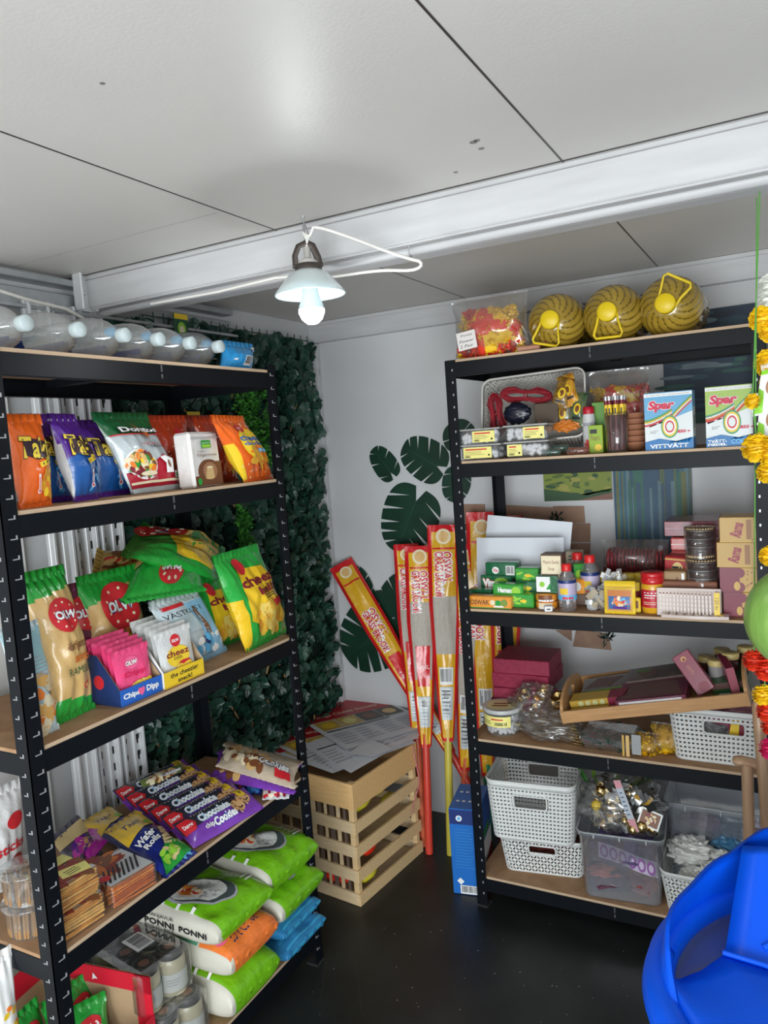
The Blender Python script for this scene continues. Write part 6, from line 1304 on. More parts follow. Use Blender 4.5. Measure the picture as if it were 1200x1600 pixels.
# wrapped bangle block, purple packet
gl = M('glitter_red', (.10, .006, .012), .4, col2=(.34, .03, .03), vscale=160)
P, w_, h_ = st((952, 886), (1038, 884), (992, 848), B3+.085, 2.50)
mb = MB(); 
for k in range(15): mb.tube([(-w_/2+.004+k*(w_-.008)/14, .035*math.cos(a), .036+.034*math.sin(a)) for a in [q*pi/8 for q in range(16)]], .0042, gl, 6, closed=True)
o = tag(mb.obj('bangle_pack', None, P), 'pack of dark red glittering bangles in crumpled clear film behind the jars', 'bangles')
for rep in range(1): bag('clear_wrap', None, None, P @ Matrix.Translation((0, 0, -.005)), w_*1.25, .105, .10, film, seed=9, crump=2.5, seals=False, nx=24, ny=16, parent=o).matrix_world = P @ Matrix.Translation((0, 0, -.005))
bx('carton', 'red and brown carton shelf under the glitter bangles', 'carton', (945, 945), (1040, 943), (992, 886), B3, 2.50, .09, M('carton_maroon', (.28, .03, .02), .5), None)
crumple('sequin_packet', 'dark purple sequin packet left of the glitter bangles', TR(-.515, 2.53, B3+.115), None, (0, 0, 0), .036, M('purple_glitter', (.10, .01, .06), .4, col2=(.35, .08, .2), vscale=200), (.9, .5, 1.1), 14, 'packet')
def a_tea(a): a.ell(0, .55, .45, .28, ink('tea_gold', (.7, .5, .2))); a.text('TEA', 0, .55, .4, .28, BLACK, bold=.05); a.rect(-.95, .88, .95, .93, GOLDI)
bx('tea_pack', 'red tea packet with gold badge, turned beside the bangle columns', 'tea pack', (1036, 897), (1078, 895), (1056, 870), B3+.062, 2.36, .07, M('tea_red', (.40, .015, .02), .4), a_tea, yaw=-.1, ry=.06)
bx('card_box', 'tan card box with a white tag under the tea packet', 'box', (1037, 908), (1072, 906), (1056, 893), B3+.066, 2.31, .05, M('tan_card', (.38, .24, .12), .6), lambda a: (a.rect(.6, .1, .85, .9, WHITE), a.rect(.1, .3, .3, .7, BRN)))
bx('card_box', 'brown flat card box lying under the tan one and the bangle columns', 'box', (1034, 945), (1122, 944), (1056, 908), B3, 2.29, .09, M('rust_card', (.22, .08, .04), .6), None)
drk = M('bangle_dark', (.045, .02, .015), .25, coat=.5); goldb = M('bangle_gold', (.75, .55, .28), .25, metal=.8)
for k, (z, R, lb) in enumerate(((B3+.066, .0405, 'column of dark bangles edged with gold beads, lower of the two'), (B3+.157, .038, 'column of dark bangles edged with gold beads, upper one under clear film'))):
    c = at((1099-k*2, 935), Y=2.335); c.z = z; root = empty('bangle_column', Matrix.Translation((c.x, 2.335, z)), lb, 'bangles', 'columns of dark bangles')
    for j in range(3):
        z0 = .012+j*.023; mb = MB(); mb.lathe([(R-.004, z0), (R, z0+.002), (R, z0+.019), (R-.004, z0+.0215)], drk, 40); mb.lathe([(R+.0003, z0+.0205), (R+.0007, z0+.021), (R+.0003, z0+.0218)], SILV, 40); mb.obj('bangle', root)
    for z0 in (.006, .085):
        mb = MB(); [mb.ball((R*math.cos(a), R*math.sin(a), z0), .0042, goldb, 8, 6) for a in [q*2*pi/30 for q in range(30)]]; tag(mb.obj('bead_ring', root), None, None)
    mb = MB(); mb.lathe([(R+.005, .001), (R+.0055, .089), (.001, .090)], clrfilm, 30); mb.obj('clear_wrap', root)
def a_rama(a): a.rect(-1, 0, 1, .04, GOLDI); a.text('Rama', -.35, .52, .30, .42, ink('rama_red', (.30, .01, .04)), rot=pi/2*0+1.35, bold=.04, shear=.15); a.rect(.0, .12, .18, .9, ink('umber', (.3, .12, .03))); a.lines(.3, .25, .8, .75, 5, ink('pale_gold', (.8, .6, .3)), .3); [a.ell(random.uniform(.2, .95), random.uniform(.1, .9), .02, None, DRED) for k in range(8)]
def a_lo(a): a.rect(-1, 0, -.25, 1, ink('wine', (.20, .015, .04))); [a.ell(-.25, z, .2, .2, ink('wine')) for z in (.2, .78)]; a.ell(-.35, .25, .12, .18, GOLDI); [a.ell(random.uniform(-.0, .3), random.uniform(.1, .9), .025, None, DRED) for k in range(8)]; a.lines(.45, .2, .8, .8, 5, CRM, .3)
gcol = M('gold_card', (.55, .33, .08), .4)
ord4 = [('maroon and gold incense box, lowest of the four beside the right post', (1128, 956), (1187, 958), 920, a_lo), ('maroon and gold incense box, second from the bottom beside the right post', (1122, 919), (1187, 920), 881, a_lo), ('golden incense box with red script, third from the bottom', (1117, 879), (1187, 880), 840, a_rama), ('golden incense box with red script, topmost beside the right post', (1121, 837), (1187, 838), 799, a_rama)]
for k, (lb, l, r_, ty_, ar) in enumerate(ord4): 
    P, w_, _ = st(l, r_, (l[0], ty_), B3+.0005+k*.0695, 2.275); carton('incense_box', lb, 'incense box', P @ Matrix.Translation((.02, .05, 0)), w_+.03, .069, .10, gcol, lambda a, ar=ar: ar(a), group='incense boxes by the right post', left=lambda a: a.rect(-1, 0, 1, 1, ink('wine')))
cor = M('coral_pack', (.55, .10, .09), .35, coat=.4, var=.15, vscale=60)
for k, (lb, m) in enumerate((('pink incense pack, lowest of the stack behind the bangle columns', M('mauve_pack', (.42, .18, .24), .4)), ('pink incense pack, second of the stack behind the bangle columns', M('mauve_pack')), ('coral incense pack, third of the stack', cor), ('coral incense pack, fourth of the stack', cor), ('coral incense pack, uppermost coral one', cor))):
    P, w_, _ = st((1058, 940), (1124, 940), (1060, 900), B3+.0005+k*.0402+.07*(0), 2.50); carton('incense_pack', lb, 'incense pack', P, w_*1.05, .0395, .15, m, lambda a: a.rect(-.98, .45, .98, .5, WHITE), group='coral and pink incense packs', bev=.004)
P, w_, _ = st((1048, 940), (1196, 940), (1060, 900), B3+.206, 2.50)
carton('incense_tray', 'long maroon incense tray under clear film on top of the coral packs', 'tray', P, w_, .045, .16, M('tray_maroon', (.22, .03, .05), .35, coat=.4, var=.3, vscale=50), lambda a: (a.rect(-.98, .5, .98, .56, ink('mauve2', (.5, .3, .35))), a.rect(.3, .0, .98, 1, ink('film_grey', (.3, .26, .25)))))
def a_bd(a):
    a.rect(-.97, .04, .97, .96, ink('blush', (.62, .50, .46)))
    for k in range(15):
        x = -.88+k*.112; a.rect(x-.025, .1, x+.025, .88, ink('blush2', (.74, .66, .62))); [a.ell(x, z, .014, None, ink('gold_dot', (.35, .2, .12))) or 0 for z in (.2, .35, .5, .65)]; a.ell(x, .82, .03, None, BRN)
    a.rect(.80, .1, .97, .9, YEL); a.text('120 kr', .885, .5, .20, .12, BLACK, rot=-pi/2)
P, w_, h_ = st((1027, 958), (1128, 962), (1077, 919), B3, 2.262, lean=.08)
carton('bangle_display', 'pale pink bangle display card with a yellow price strip', 'bangle card', P, w_, h_, .012, M('blush_card', (.6, .5, .46), .35, coat=.5), a_bd)
mb = MB(); c0, c1 = at((1035, 962), Z=B3+.002), at((1140, 966), Z=B3+.002); n = 16; V = []
for i in range(n+1):
    t = i/n; x = c0.x+(c1.x-c0.x)*t; V += [(x, 2.225-.008*math.sin(pi*t), B3+.003), (x, 2.262, B3+.003), (x, 2.225-.008*math.sin(pi*t), B3+.011), (x, 2.262, B3+.011)]
mb.add(V, sum([[(4*i, 4*i+4, 4*i+6, 4*i+2), (4*i+2, 4*i+6, 4*i+7, 4*i+3), (4*i, 4*i+1, 4*i+5, 4*i+4)] for i in range(n)], []), M('blush_card'))
for i in range(15): mb.box((c0.x+(c1.x-c0.x)*(i+.6)/16, 2.243, B3+.0118), (.003, .03, .0012), BRN if i % 2 else CRM)
mb.box((c1.x-.02, 2.243, B3+.0118), (.012, .02, .0014), YEL); tag(mb.obj('bangle_display'), 'pale pink bangle card lying flat on the board edge under the upright one', 'bangle card')
# ---- fourth board
mag = M('magenta_box', (.19, .004, .028), .6, col2=(.30, .014, .055), vscale=70, bump=.3, bscale=200)
for k, (l, r_, h_, lb) in enumerate((((768, 1110), (850, 1112), .040, 'lowest'), ((769, 1110), (849, 1112), .040, 'second from the bottom'), ((771, 1110), (848, 1112), .040, 'middle'), ((772, 1110), (860, 1112), .050, 'second from the top'), ((774, 1110), (860, 1112), .050, 'topmost'))):
    P, w_, _ = st(l, r_, (l[0], 1000), B4+.0005+[0, .0405, .081, .1215, .172][k], 2.40)
    carton('jewellery_box', 'crimson textured jewellery box, %s of the stack at the left' % lb, 'box', P @ Matrix.Translation((0, .085, 0)) @ Matrix.Rotation((.03, -.04, .06, -.02, .03)[k], 4, 'Z'), w_*1.0, h_, .17, mag, lambda a: a.rect(-.99, .5, .99, .52, DRED), group='crimson jewellery boxes', bev=.002)
def rtub():
    c = at((783, 1146), Z=B4); root = empty('camphor_tub', Matrix.Translation((c.x, 2.325, B4)), 'large round clear tub of white balls with pale yellow lid paper', 'tub'); r = random.Random(4)
    mb = MB(); mb.lathe([(.050, 0), (.054, .004), (.060, .075), (.062, .080)], clrtub, 32); mb.obj('tub_body', root); mb = MB(); wb = M('white_ball')
    for k in range(190): a = r.uniform(0, 6.28); q = .048*math.sqrt(r.random()) if k % 3 == 0 else .0475; mb.ball((q*math.cos(a), q*math.sin(a), r.uniform(.01, .062)), .0075, wb, 7, 5)
    tag(mb.obj('white_balls', root), None, None, kind='stuff'); mb = MB(); mb.lathe([(.0625, .076), (.065, .078), (.065, .088), (.062, .090), (.055, .089), (.001, .089)], M('tub_lid2', (.5, .51, .5), .3), 34); A = Art(mb, Ftop(.0895, 0), .12, .12, .0003); A.ell(0, 0, .82, None, ink('pale_lime', (.68, .62, .3))); A.rect(-.5, .05, .5, .14, BRN, rot=.3); A.rect(-.5, -.14, .4, -.05, BRN, rot=.3); mb.obj('lid', root)
    mb = MB(); A = Art(mb, Fcyl(.0595), .37, .08, .0012); A.rect(-.45, .42, .25, .86, LYEL); A.lines(-.1, .70, .2, .78, 1, RED, .7); A.lines(-.4, .5, -.1, .68, 2, BLACK, .25); A.bars(-.05, .46, .2, .64, n=9, bg=False); mb.obj('yellow_label', root)
rtub()
brass = M('brass', (.62, .42, .16), .22, metal=1, col2=(.75, .55, .25))
for k, (px, z) in enumerate((((821, 1085), .72), ((814, 1097), .71), ((842, 1094), .72), ((838, 1107), .70), ((864, 1104), .70), ((848, 1085), .735), ((872, 1090), .73))):
    c = at(px, Y=2.34+.02*(k % 3)); mb = MB(); mb.lathe([(.008, -.012), (.012, -.011), (.021, .0), (.0235, .007), (.0225, .008), (.018, .001), (.010, -.005), (.001, -.006)], brass, 24)
    tag(mb.obj('brass_cup', None, Matrix.Translation(c) @ Matrix.Rotation(.5, 4, 'X') @ Matrix.Rotation(.2*(k % 3-1), 4, 'Y')), 'tiny brass cup in the clear bag left of the wooden tray', 'cup', 'brass cups in a clear bag')
def filmheap(lab, mt, w_, h_, d_, seed, name='clear_packet', n=30, m=None): return crumple(name, lab, mt, None, (0, 0, 0), .5, m or film, (w_, d_, h_), seed, 'packet', None, 40, .4)
filmheap('crumpled clear film around the brass cups', TR(-.765, 2.36, B4+.085), .16, .15, .14, 3)
for k in range(9):
    a, b = at((818+k*3, 1112+k*5), Y=2.32), at((895+k*2, 1125+k*5), Y=2.27); mb = MB(); mb.tube([a, (a+b)/2+Vector((0, 0, .004)), b], .0024, brass, 6)
    tag(mb.obj('brass_rod', None), 'slender brass rod in crumpled film under the tray end', 'rod', 'brass rods in clear film')
filmheap('shiny crumpled clear packet of brass rods reaching to the board edge', TR(-.70, 2.30, B4+.045), .20, .085, .12, 5)
# wooden tray
trw = M('tray_wood', (.42, .22, .09), .45, col2=(.54, .30, .13), vscale=5, stretch=(2, 22, 22), coat=.2)
TA, TB = at((882, 1131), Y=2.205), at((1171, 1104), Y=2.205); TX = (TB-TA).normalized(); TCp = at((918, 1058), Y=2.47); TY = (TCp-(TA+Vector((0, 0, .03))));  TY = (TY-TX*TY.dot(TX)).normalized(); TZ = TX.cross(TY); TW = (TB-TA).length; TD = .27
tray = empty('serving_tray', frame(TA, TX, TY, TZ), 'tilted wooden serving tray with cut out handles, resting on the white basket', 'tray')
def tb(nm, c, d): mb = MB(); mb.box(c, d, trw, .0015); mb.obj(nm, tray)
tb('side_board', (TW/2, .005, .019), (TW, .009, .038)); tb('side_board', (TW/2, TD-.005, .019), (TW, .009, .038)); tb('bottom_board', (TW/2, TD/2, .003), (TW-.012, TD-.012, .006))
for x in (0, TW):
    mb = MB(); n = 20; P_ = [(0, 0), (TD, 0), (TD, .034)]+[(TD/2+TD/2*math.cos(a)*.94, .034+.045*math.sin(a)) for a in [pi*k/n for k in range(1, n)]]+[(0, .034)]
    hole = [(TD/2+.036*math.cos(a), .048+.012*math.sin(a)) for a in [2*pi*k/20 for k in range(20)]]
    T_ = tessellate_polygon([[Vector((p[0], p[1], 0)) for p in P_], [Vector((p[0], p[1], 0)) for p in hole[::-1]]]); allp = P_+hole[::-1]
    for dx in (0, .009): mb.add([(x+dx-.0045, p[0], p[1]) for p in allp], [list(t) for t in T_], trw)
    for L_ in (P_, hole): nn = len(L_); mb.add([(x-.0045, p[0], p[1]) for p in L_]+[(x+.0045, p[0], p[1]) for p in L_], [(i, (i+1) % nn, nn+(i+1) % nn, nn+i) for i in range(nn)], trw)
    mb.obj('handle_board', tray)
def intray(name, lab, cat, x, y, z, w_, d_, h_, m, rz=0, front=None, top=None, rx=0, ry=0, right=None, group=None): 
    return carton(name, lab, cat, frame(TA, TX, TY, TZ) @ Matrix.Translation((x, y, z)) @ Matrix.Rotation(rz, 4, 'Z') @ Matrix.Rotation(rx, 4, 'X') @ Matrix.Rotation(ry, 4, 'Y'), w_, h_, d_, m, front, right, None, top, group)
dkt = M('dark_film_pack', (.07, .055, .045), .25, coat=.6, col2=(.14, .09, .08), vscale=20); dkp = M('plum_pack', (.12, .02, .045), .3, coat=.5)
def g_(a): a.rect(-1, 0, 1, 1, ink('moss_edge', (.10, .20, .03))); a.lines(-.8, .3, .6, .6, 1, LGRN, .3)
intray('incense_box', 'green edged incense box at the rear left in the tray', 'incense box', .11, .17, .024, .15, .10, .022, dkt, .10, g_, lambda a: a.poly([(-.9, .2), (.2, .2), (.7, .8), (-.4, .9)], ink('dusk', (.12, .06, .05))), group='incense boxes in the tray')
for k in range(2): intray('incense_box', ('yellow and maroon incense box lying against the tray front, lower', 'yellow and maroon incense box lying against the tray front, upper')[k], 'incense box', .105, .045+.03*k, .007+.021*k, .175, .06, .020, M('mustard_card', (.45, .28, .04), .4), .0, lambda a: (a.rect(.35, 0, 1, 1, ink('wine')), [a.ell(-.6+.25*q, .5, .09, .4, ink('pale_leaf', (.5, .5, .25)), rot=.6) for q in range(4)]), lambda a: a.rect(.35, 0, 1, 1, ink('wine')), group='incense boxes in the tray')
intray('incense_box', 'long plum incense box with white printed strip, at the tray front', 'incense box', .265, .075, .018, .20, .13, .030, dkp, -.02, lambda a: (a.rect(-.9, .2, .88, .85, ink('strip_grey', (.55, .55, .56))), a.text('ATLA', -.7, .5, .14, .3, BLACK), a.lines(-.4, .35, .8, .7, 2, GRY, .3)), lambda a: a.poly([(-.9, .1), (.9, .1), (.6, .9), (-.7, .9)], ink('dusk')), group='incense boxes in the tray')
intray('incense_box', 'dark film wrapped pack at the rear middle of the tray', 'incense box', .27, .19, .018, .19, .10, .034, dkt, .04, None, lambda a: (a.ell(-.3, .5, .3, .3, ink('dusk')), a.rect(-.7, .6, -.3, .8, ink('moss_edge'))), group='incense boxes in the tray')
intray('incense_box', 'crimson incense box standing tilted in the tray before the jars', 'incense box', .412, .075, .022, .052, .03, .125, M('wine_card', (.22, .012, .04), .35, coat=.3), 0, lambda a: (a.ell(0, .85, .3, .06, GOLDI), a.ell(0, .84, .18, .04, DRED), a.lines(-.2, .45, .2, .7, 5, ink('rose_gold', (.6, .25, .15)), .3), a.ell(.1, .12, .6, .12, DRED)), rx=-.35, ry=-.42)
intray('incense_box', 'mauve edged incense box standing at the right end of the tray', 'incense box', TW-.045, .11, .008, .022, .12, .085, M('plum_card', (.20, .015, .05), .3), .25, lambda a: a.rect(-1, 0, 1, 1, ink('dull_rose', (.35, .10, .13))))
intray('incense_box', 'dark green box lying under the yellow lidded jars in the tray', 'incense box', .475, .15, .007, .10, .15, .035, M('forest_card', (.02, .07, .02), .4), 0, lambda a: a.rect(-1, .5, 1, 1, ink('dusk')))
intray('card_slip', 'pale grey card lying at the tray front between the crimson boxes', 'card', .47, .055, .008, .06, .05, .003, ink('pale_card', (.4, .42, .42)), 0)
jm = [M('jar_clear', (.32, .30, .30), .2, coat=.5), M('jar_plum', (.07, .02, .02), .25, coat=.5)]
M('cream_lid', (.60, .47, .18), .4)
def tjar(px, Y, k, lb, h_=.058, r=.0235):
    c = at(px, Y=Y); root = empty('cream_jar', Matrix.Translation(c-Vector((0, 0, h_))), lb, 'jar', 'cream lidded jars in the tray'); mb = MB(); mb.lathe([(r-.003, 0), (r-.001, .003), (r-.001, h_-.016)], jm[k], 24); mb.obj('jar_body', root); mb = MB(); mb.lathe([(r, h_-.017), (r+.0005, h_-.015), (r+.0005, h_-.002), (r-.002, h_), (.001, h_-.0005)], M('cream_lid'), 28); mb.obj('lid', root)
for px, Y, k, lb in (((1119, 1030), 2.34, 0, 'jar with cream lid and pale contents, frontmost of the tray jars'), ((1141, 1019), 2.36, 1, 'jar with cream lid and dark contents, right of the frontmost'), ((1128, 1013), 2.46, 1, 'jar with cream lid at the back of the tray, middle'), ((1103, 1024), 2.42, 1, 'jar with cream lid half behind the crimson box'), ((1165, 1009), 2.42, 1, 'jar with cream lid furthest right in the tray')): tjar(px, Y, k, lb)
# basket four
P, w_, h_ = stand((1070, 1197), (1186, 1213), (1120, 1112), B4, 0, tilt=0, Y=2.262); P = P @ Matrix.Translation((.01, .12, 0))
bkt, _ = basket('storage_basket', 'white plastic basket with square holes on the fourth board under the tray', P, .30, .23, .158, wpl, 'sq', tap=.90, group='white square holed baskets')
crumple('parcel', 'pink film parcel on top inside the fourth board basket', P @ Matrix.Translation((0, 0, .115)), None, (0, 0, 0), .05, M('pink_film', (.30, .06, .12), .3, col2=(.5, .25, .3), vscale=30), (2.2, 1.5, .7), 21, 'parcel')
crumple('parcel', 'grey and white wrapped parcel seen through the basket handle opening', P @ Matrix.Translation((-.04, -.05, .09)), None, (0, 0, 0), .035, M('grey_film', (.45, .46, .46), .3, col2=(.15, .15, .15), vscale=30), (1.3, .7, .8), 22, 'parcel')
mb = MB(); mb.box((0, 0, 0), (.05, .03, .05), DRED, .002); A = Art(mb, lambda x, z, o: Vector((x, -.015-o, z-.025)), .05, .05, .0005); A.poly([(-1, 0), (0, 0), (.2, 1), (-.6, 1)], YEL); tag(mb.obj('small_box', None, P @ Matrix.Translation((.035, -.07, .105))), 'dark red and yellow box seen through the basket handle opening', 'box')
P, w_, h_ = st((905, 1178), (1000, 1186), (955, 1120), B4, 2.255)
mb = MB(); r = random.Random(5); lm = [M('deep_leaf', (.008, .04, .02), .4), M('deep_leaf2', (.015, .07, .03), .4), M('tiny_red', (.35, .02, .01), .5)]
for k in range(260):
    p = Vector((r.uniform(-.5, .5)*w_, r.uniform(0, .10), r.uniform(.005, .06))); a = r.uniform(0, 6.28); q = r.uniform(.006, .016); t = Vector((math.cos(a), math.sin(a)*.6, r.uniform(-.5, .5))); n_ = Vector((-t.y, t.x, .3)); mb.add([p, p+t*q+n_*q*.4, p+t*q*2, p+t*q-n_*q*.4], [(0, 1, 2, 3)], lm[2] if k % 9 == 0 else lm[k % 2])
root = empty('garland_packet', P, 'dark green artificial garland in a clear packet on the fourth board', 'packet'); tag(mb.obj('leaves', root), None, None, kind='stuff')
mb = MB(); mb.box((0, .05, .033), (w_*1.02, .11, .062), film, .02); mb.obj('clear_wrap', root)
mb = MB(); mb.box((w_*.25, -.008, .033), (.006, .003, .064), GOLDI); mb.box((w_*.32, -.008, .033), (.010, .003, .064), TAN); mb.box((w_*.46, -.008, .04), (.026, .003, .06), ink('hdr_grey', (.35, .36, .36))); mb.obj('header_strip', root)
for k, (l, r_, t, lb, Yq) in enumerate((((985, 1183), (1026, 1188), (1006, 1150), 'clear bag of yellow cloth flowers, left one beside the basket', 2.265), ((1020, 1188), (1062, 1190), (1040, 1135), 'clear bag of yellow cloth flowers touching the basket', 2.29))):
    P, w_, h_ = st(l, r_, t, B4, Yq); flowerbag(lb, P @ Matrix.Translation((0, .03, 0)), w_*1.1, h_, .08, 70, (M('petal_yellow'), M('petal_yellow2', (.75, .42, .005), .6)), 12+k, fill=.85)
# ---- bottom board
Pb = frame(Vector((-.765, 2.31+.11, B5)), Vector((1, .15, 0)), Vector((-.15, 1, 0)), Vector((0, 0, 1)))
lb5, _ = basket('lattice_basket', 'white lattice basket on the bottom board under the square holed one', Pb, .285, .235, .125, wpl, 'lat', tap=.88, hw=.045, cell=.0115)
crumple('parcel', 'dark red parcel inside the lower lattice basket', Pb @ Matrix.Translation((0, 0, .06)), None, (0, 0, 0), .05, M('dark_red_film', (.10, .02, .015), .4), (2.2, 1.7, .9), 31, 'parcel')
Pb2 = frame(Vector((-.782, 2.275+.12, B5+.128)), Vector((1, .11, 0)), Vector((-.11, 1, 0)), Vector((0, 0, 1)))
basket('storage_basket', 'white plastic basket with square holes stacked on the lattice basket, bottom left', Pb2, .29, .26, .20, wpl, 'sq', tap=.90, group='white square holed baskets')
def clearbin(name, lab, mat, w_, d_, h_, tap=.88, haze=None, stuff=None):
    m = haze; root = empty(name, mat, lab, 'storage bin'); mb = MB(); n = 64
    def ring(k, z, off=0):
        W_, D_, r = w_*k/2+off, d_*k/2+off, .025; o = []
        for i, (cx, cy, a0) in enumerate(((W_-r, -D_+r, -pi/2), (W_-r, D_-r, 0), (-W_+r, D_-r, pi/2), (-W_+r, -D_+r, pi))): o += [(cx+r*math.cos(a0+q*pi/16), cy+r*math.sin(a0+q*pi/16), z) for q in range(9)]
        return o
    R_ = [ring(tap, .0), ring(tap+.01, .006), ring(1-.03, h_*.93), ring(1, h_*.935), ring(1.0, h_)]; N = 36; V = sum(R_, []); F = []
    for j in range(len(R_)-1): F += [(j*N+i, j*N+(i+1) % N, (j+1)*N+(i+1) % N, (j+1)*N+i) for i in range(N)]
    F.append(list(range(N))[::-1]); mb.add(V, F, m, True)
    for q in (-.3, 0, .3): mb.box((q*w_, -d_*.5-.001, h_*.965), (.003, .003, h_*.07), M('bin_rib', (.5, .52, .54), .3))
    mb.obj('bin_shell', root); rm = MB(); rm.tube([Vector(p) for p in ring(1.01, h_)], .003, M('bin_rim', (.52, .55, .57), .25, trans=.5), 6, closed=True); rm.obj('rim', root); return root
binm = CLR('bin_plastic', (.88, .91, .94), .24, .14, .30, (.68, .72, .80))
bm = frame(Vector((-.498, 2.245+.135, B5)), Vector((1, .10, 0)), Vector((-.10, 1, 0)), Vector((0, 0, 1)))
clearbin('storage_bin', 'clear plastic bin full of purple and red packets on the bottom board', bm, .255, .27, .215, haze=binm)
for k, (x, z, sc, c, lb) in enumerate(((-.02, .05, (2.0, 2.0, .8), (.12, .03, .06), 'dark red packet at the bottom of the clear bin'), (-.045, .07, (1.1, .6, .35), (.62, .13, .06), 'orange packet showing at the left of the clear bin'), (.0, .12, (2.0, 2.0, .9), (.12, .08, .20), 'purple packet filling the middle of the clear bin'), (.06, .05, (.9, .8, .8), (.25, .03, .03), 'red packet at the right of the clear bin'))): crumple('packet', lb, bm @ Matrix.Translation((x, -.02 if k % 2 == 0 else -.08, z)), None, (0, 0, 0), .05, M('bin_fill_%d' % k, c, .35, var=.3, vscale=20), sc, 40+k, 'packet')
mb = MB(); Fs = lambda x, z, o: Vector((x+.02, -.124-o-.004*math.sin(x*40), z+.115-.25*x)); A = Art(mb, Fs, .17, .05, 0); A.rect(-1, 0, 1, 1, ink('lilac_white', (.55, .48, .62)))
for k in range(6): A.ell(-.8+.32*k, .5, .14, .42, ink('lilac', (.28, .10, .32))); A.ell(-.8+.32*k, .5, .08, .25, ink('lilac_white'))
tag(mb.obj('printed_strip', None, bm), 'white strip with purple ovals behind the wall of the clear bin', 'packet')
# trinkets heaped in the bin
film2 = CLR('crisp_film', (.96, .96, .96), .34, .08, .08)
crumple('trinket_bag', 'crumpled clear bag of golden bells and trinkets bursting from the clear bin', bm @ Matrix.Translation((.0, -.01, .265)), None, (0, 0, 0), .09, film2, (1.35, 1.2, 1.05), 51, 'bag', None, 34, .5)
for k, (x, y, z, s) in enumerate(((-.055, -.08, .33, .018), (.03, -.07, .325, .018), (-.07, -.09, .285, .015), (.065, -.11, .245, .020), (.095, -.10, .235, .016), (.04, -.115, .235, .018), (.015, -.10, .25, .013), (-.03, -.09, .30, .012))):
    mb = MB(); mb.ball((0, 0, 0), s, brass if k != 2 else M('bell_yellow', (.6, .42, .05), .35), 16, 10, nz=.1, seed=k); mb.tube([(s*.4*math.cos(a), 0, s*1.15+s*.3*math.sin(a)) for a in [q*pi/5 for q in range(10)]], .0016, brass, 5, closed=True); mb.box((0, -s*.9, -s*.1), (s*1.1, .002, .0016), BLACK); tag(mb.obj('brass_bell', None, bm @ Matrix.Translation((x, y, z))), 'small golden bell among the trinkets heaped on the clear bin', 'bell', 'golden bells in the clear bin')
scraps('trinket', 'gold and silver trinkets scattered in the bag over the clear bin', bm @ Vector((.01, -.07, .275)), .17, .12, .06, 120, [brass, silm[0], mm_[0], GRY, CRM, DARK], 15, 'trinkets')
def a_mk(a): a.rect(-1, 0, 1, 1, ink('mark_pale', (.55, .6, .66))); a.rect(-1, .0, 1, .25, ink('mark_pink', (.75, .35, .4))); a.rect(-1, .85, 1, 1, ink('mark_pink')); a.lines(-.5, .3, .5, .8, 6, NAVY, .2)
P, w_, h_ = tri(at((983, 1300), Y=2.265), at((1004, 1300), Y=2.255), at((937, 1222), Y=2.27))
carton('price_card', 'long white and pink printed strip lying across the trinkets', 'card', P, .022, h_*1.02, .002, WHITE, a_mk, bev=0)
P, w_, h_ = tri(at((995, 1285), Y=2.27), at((1028, 1300), Y=2.27), at((1000, 1258), Y=2.28)); carton('picture_card', 'small brown picture card with white edge right among the trinkets', 'card', P, w_, h_, .002, WHITE, lambda a: (a.rect(-.85, .1, .85, .9, BRN), a.heap(0, .5, .5, .3, 16, [TAN, CRM, DRED], .12)), bev=0)
for k in range(7):
    b, t = at((925+k*11, 1230), Y=2.40), at((905+k*22, 1196+(k % 3)*5), Y=2.44); mb = MB(); d = (t-b); n_ = Vector((-d.z, 0, d.x)).normalized()*.009; V = []
    for q in range(6): u = q/5; p = b+d*u*1.2+Vector((0, -.012*math.sin(u*pi), 0)); V += [p-n_*math.sin(pi*(u*.9+.06)), p+Vector((0, -.004, 0)), p+n_*math.sin(pi*(u*.9+.06))]
    mb.add(V, sum([[(3*q, 3*q+1, 3*q+4, 3*q+3), (3*q+1, 3*q+2, 3*q+5, 3*q+4)] for q in range(5)], []), [M('blade_green', (.03, .12, .02), .4), M('blade_lime', (.14, .26, .04), .4)][k % 2], True); tag(mb.obj('artificial_leaf'), 'long green artificial leaf blade sticking up behind the trinkets', 'artificial leaf', 'green leaf blades')
bm2 = frame(Vector((-.215, 2.52, B5)), Vector((1, 0, 0)), Vector((0, 1, 0)), Vector((0, 0, 1)))
clearbin('storage_bin', 'large clear plastic bin at the back of the bottom board behind the lattice basket', bm2, .34, .19, .26, haze=binm)
for k, (x, z, sc, c, lb) in enumerate(((0, .06, (2.8, 1.2, 1.0), (.05, .13, .13), 'teal cloth folded in the large clear bin'), (0, .13, (2.8, 1.1, .6), (.20, .22, .28), 'grey packet on the teal cloth in the large clear bin'), (-.07, .165, (1.2, .9, .4), (.35, .16, .28), 'pink and grey packet near the top of the large clear bin'))): crumple('packet', lb, bm2 @ Matrix.Translation((x, 0, z)), None, (0, 0, 0), .05, M('bin2_fill_%d' % k, c, .4, var=.3, vscale=20), sc, 60+k, 'packet')
Pl = frame(Vector((-.225, 2.26+.10, B5)), Vector((1, .0, 0)), Vector((0, 1, 0)), Vector((0, 0, 1)))
basket('lattice_basket', 'white lattice basket with wrapped white cloth, bottom right by the blue bin', Pl, .30, .215, .125, wpl, 'lat', tap=.88, hw=.045, cell=.0115)
wc = M('white_cloth_film', (.62, .62, .58), .35, col2=(.75, .75, .72), vscale=20, coat=.4)
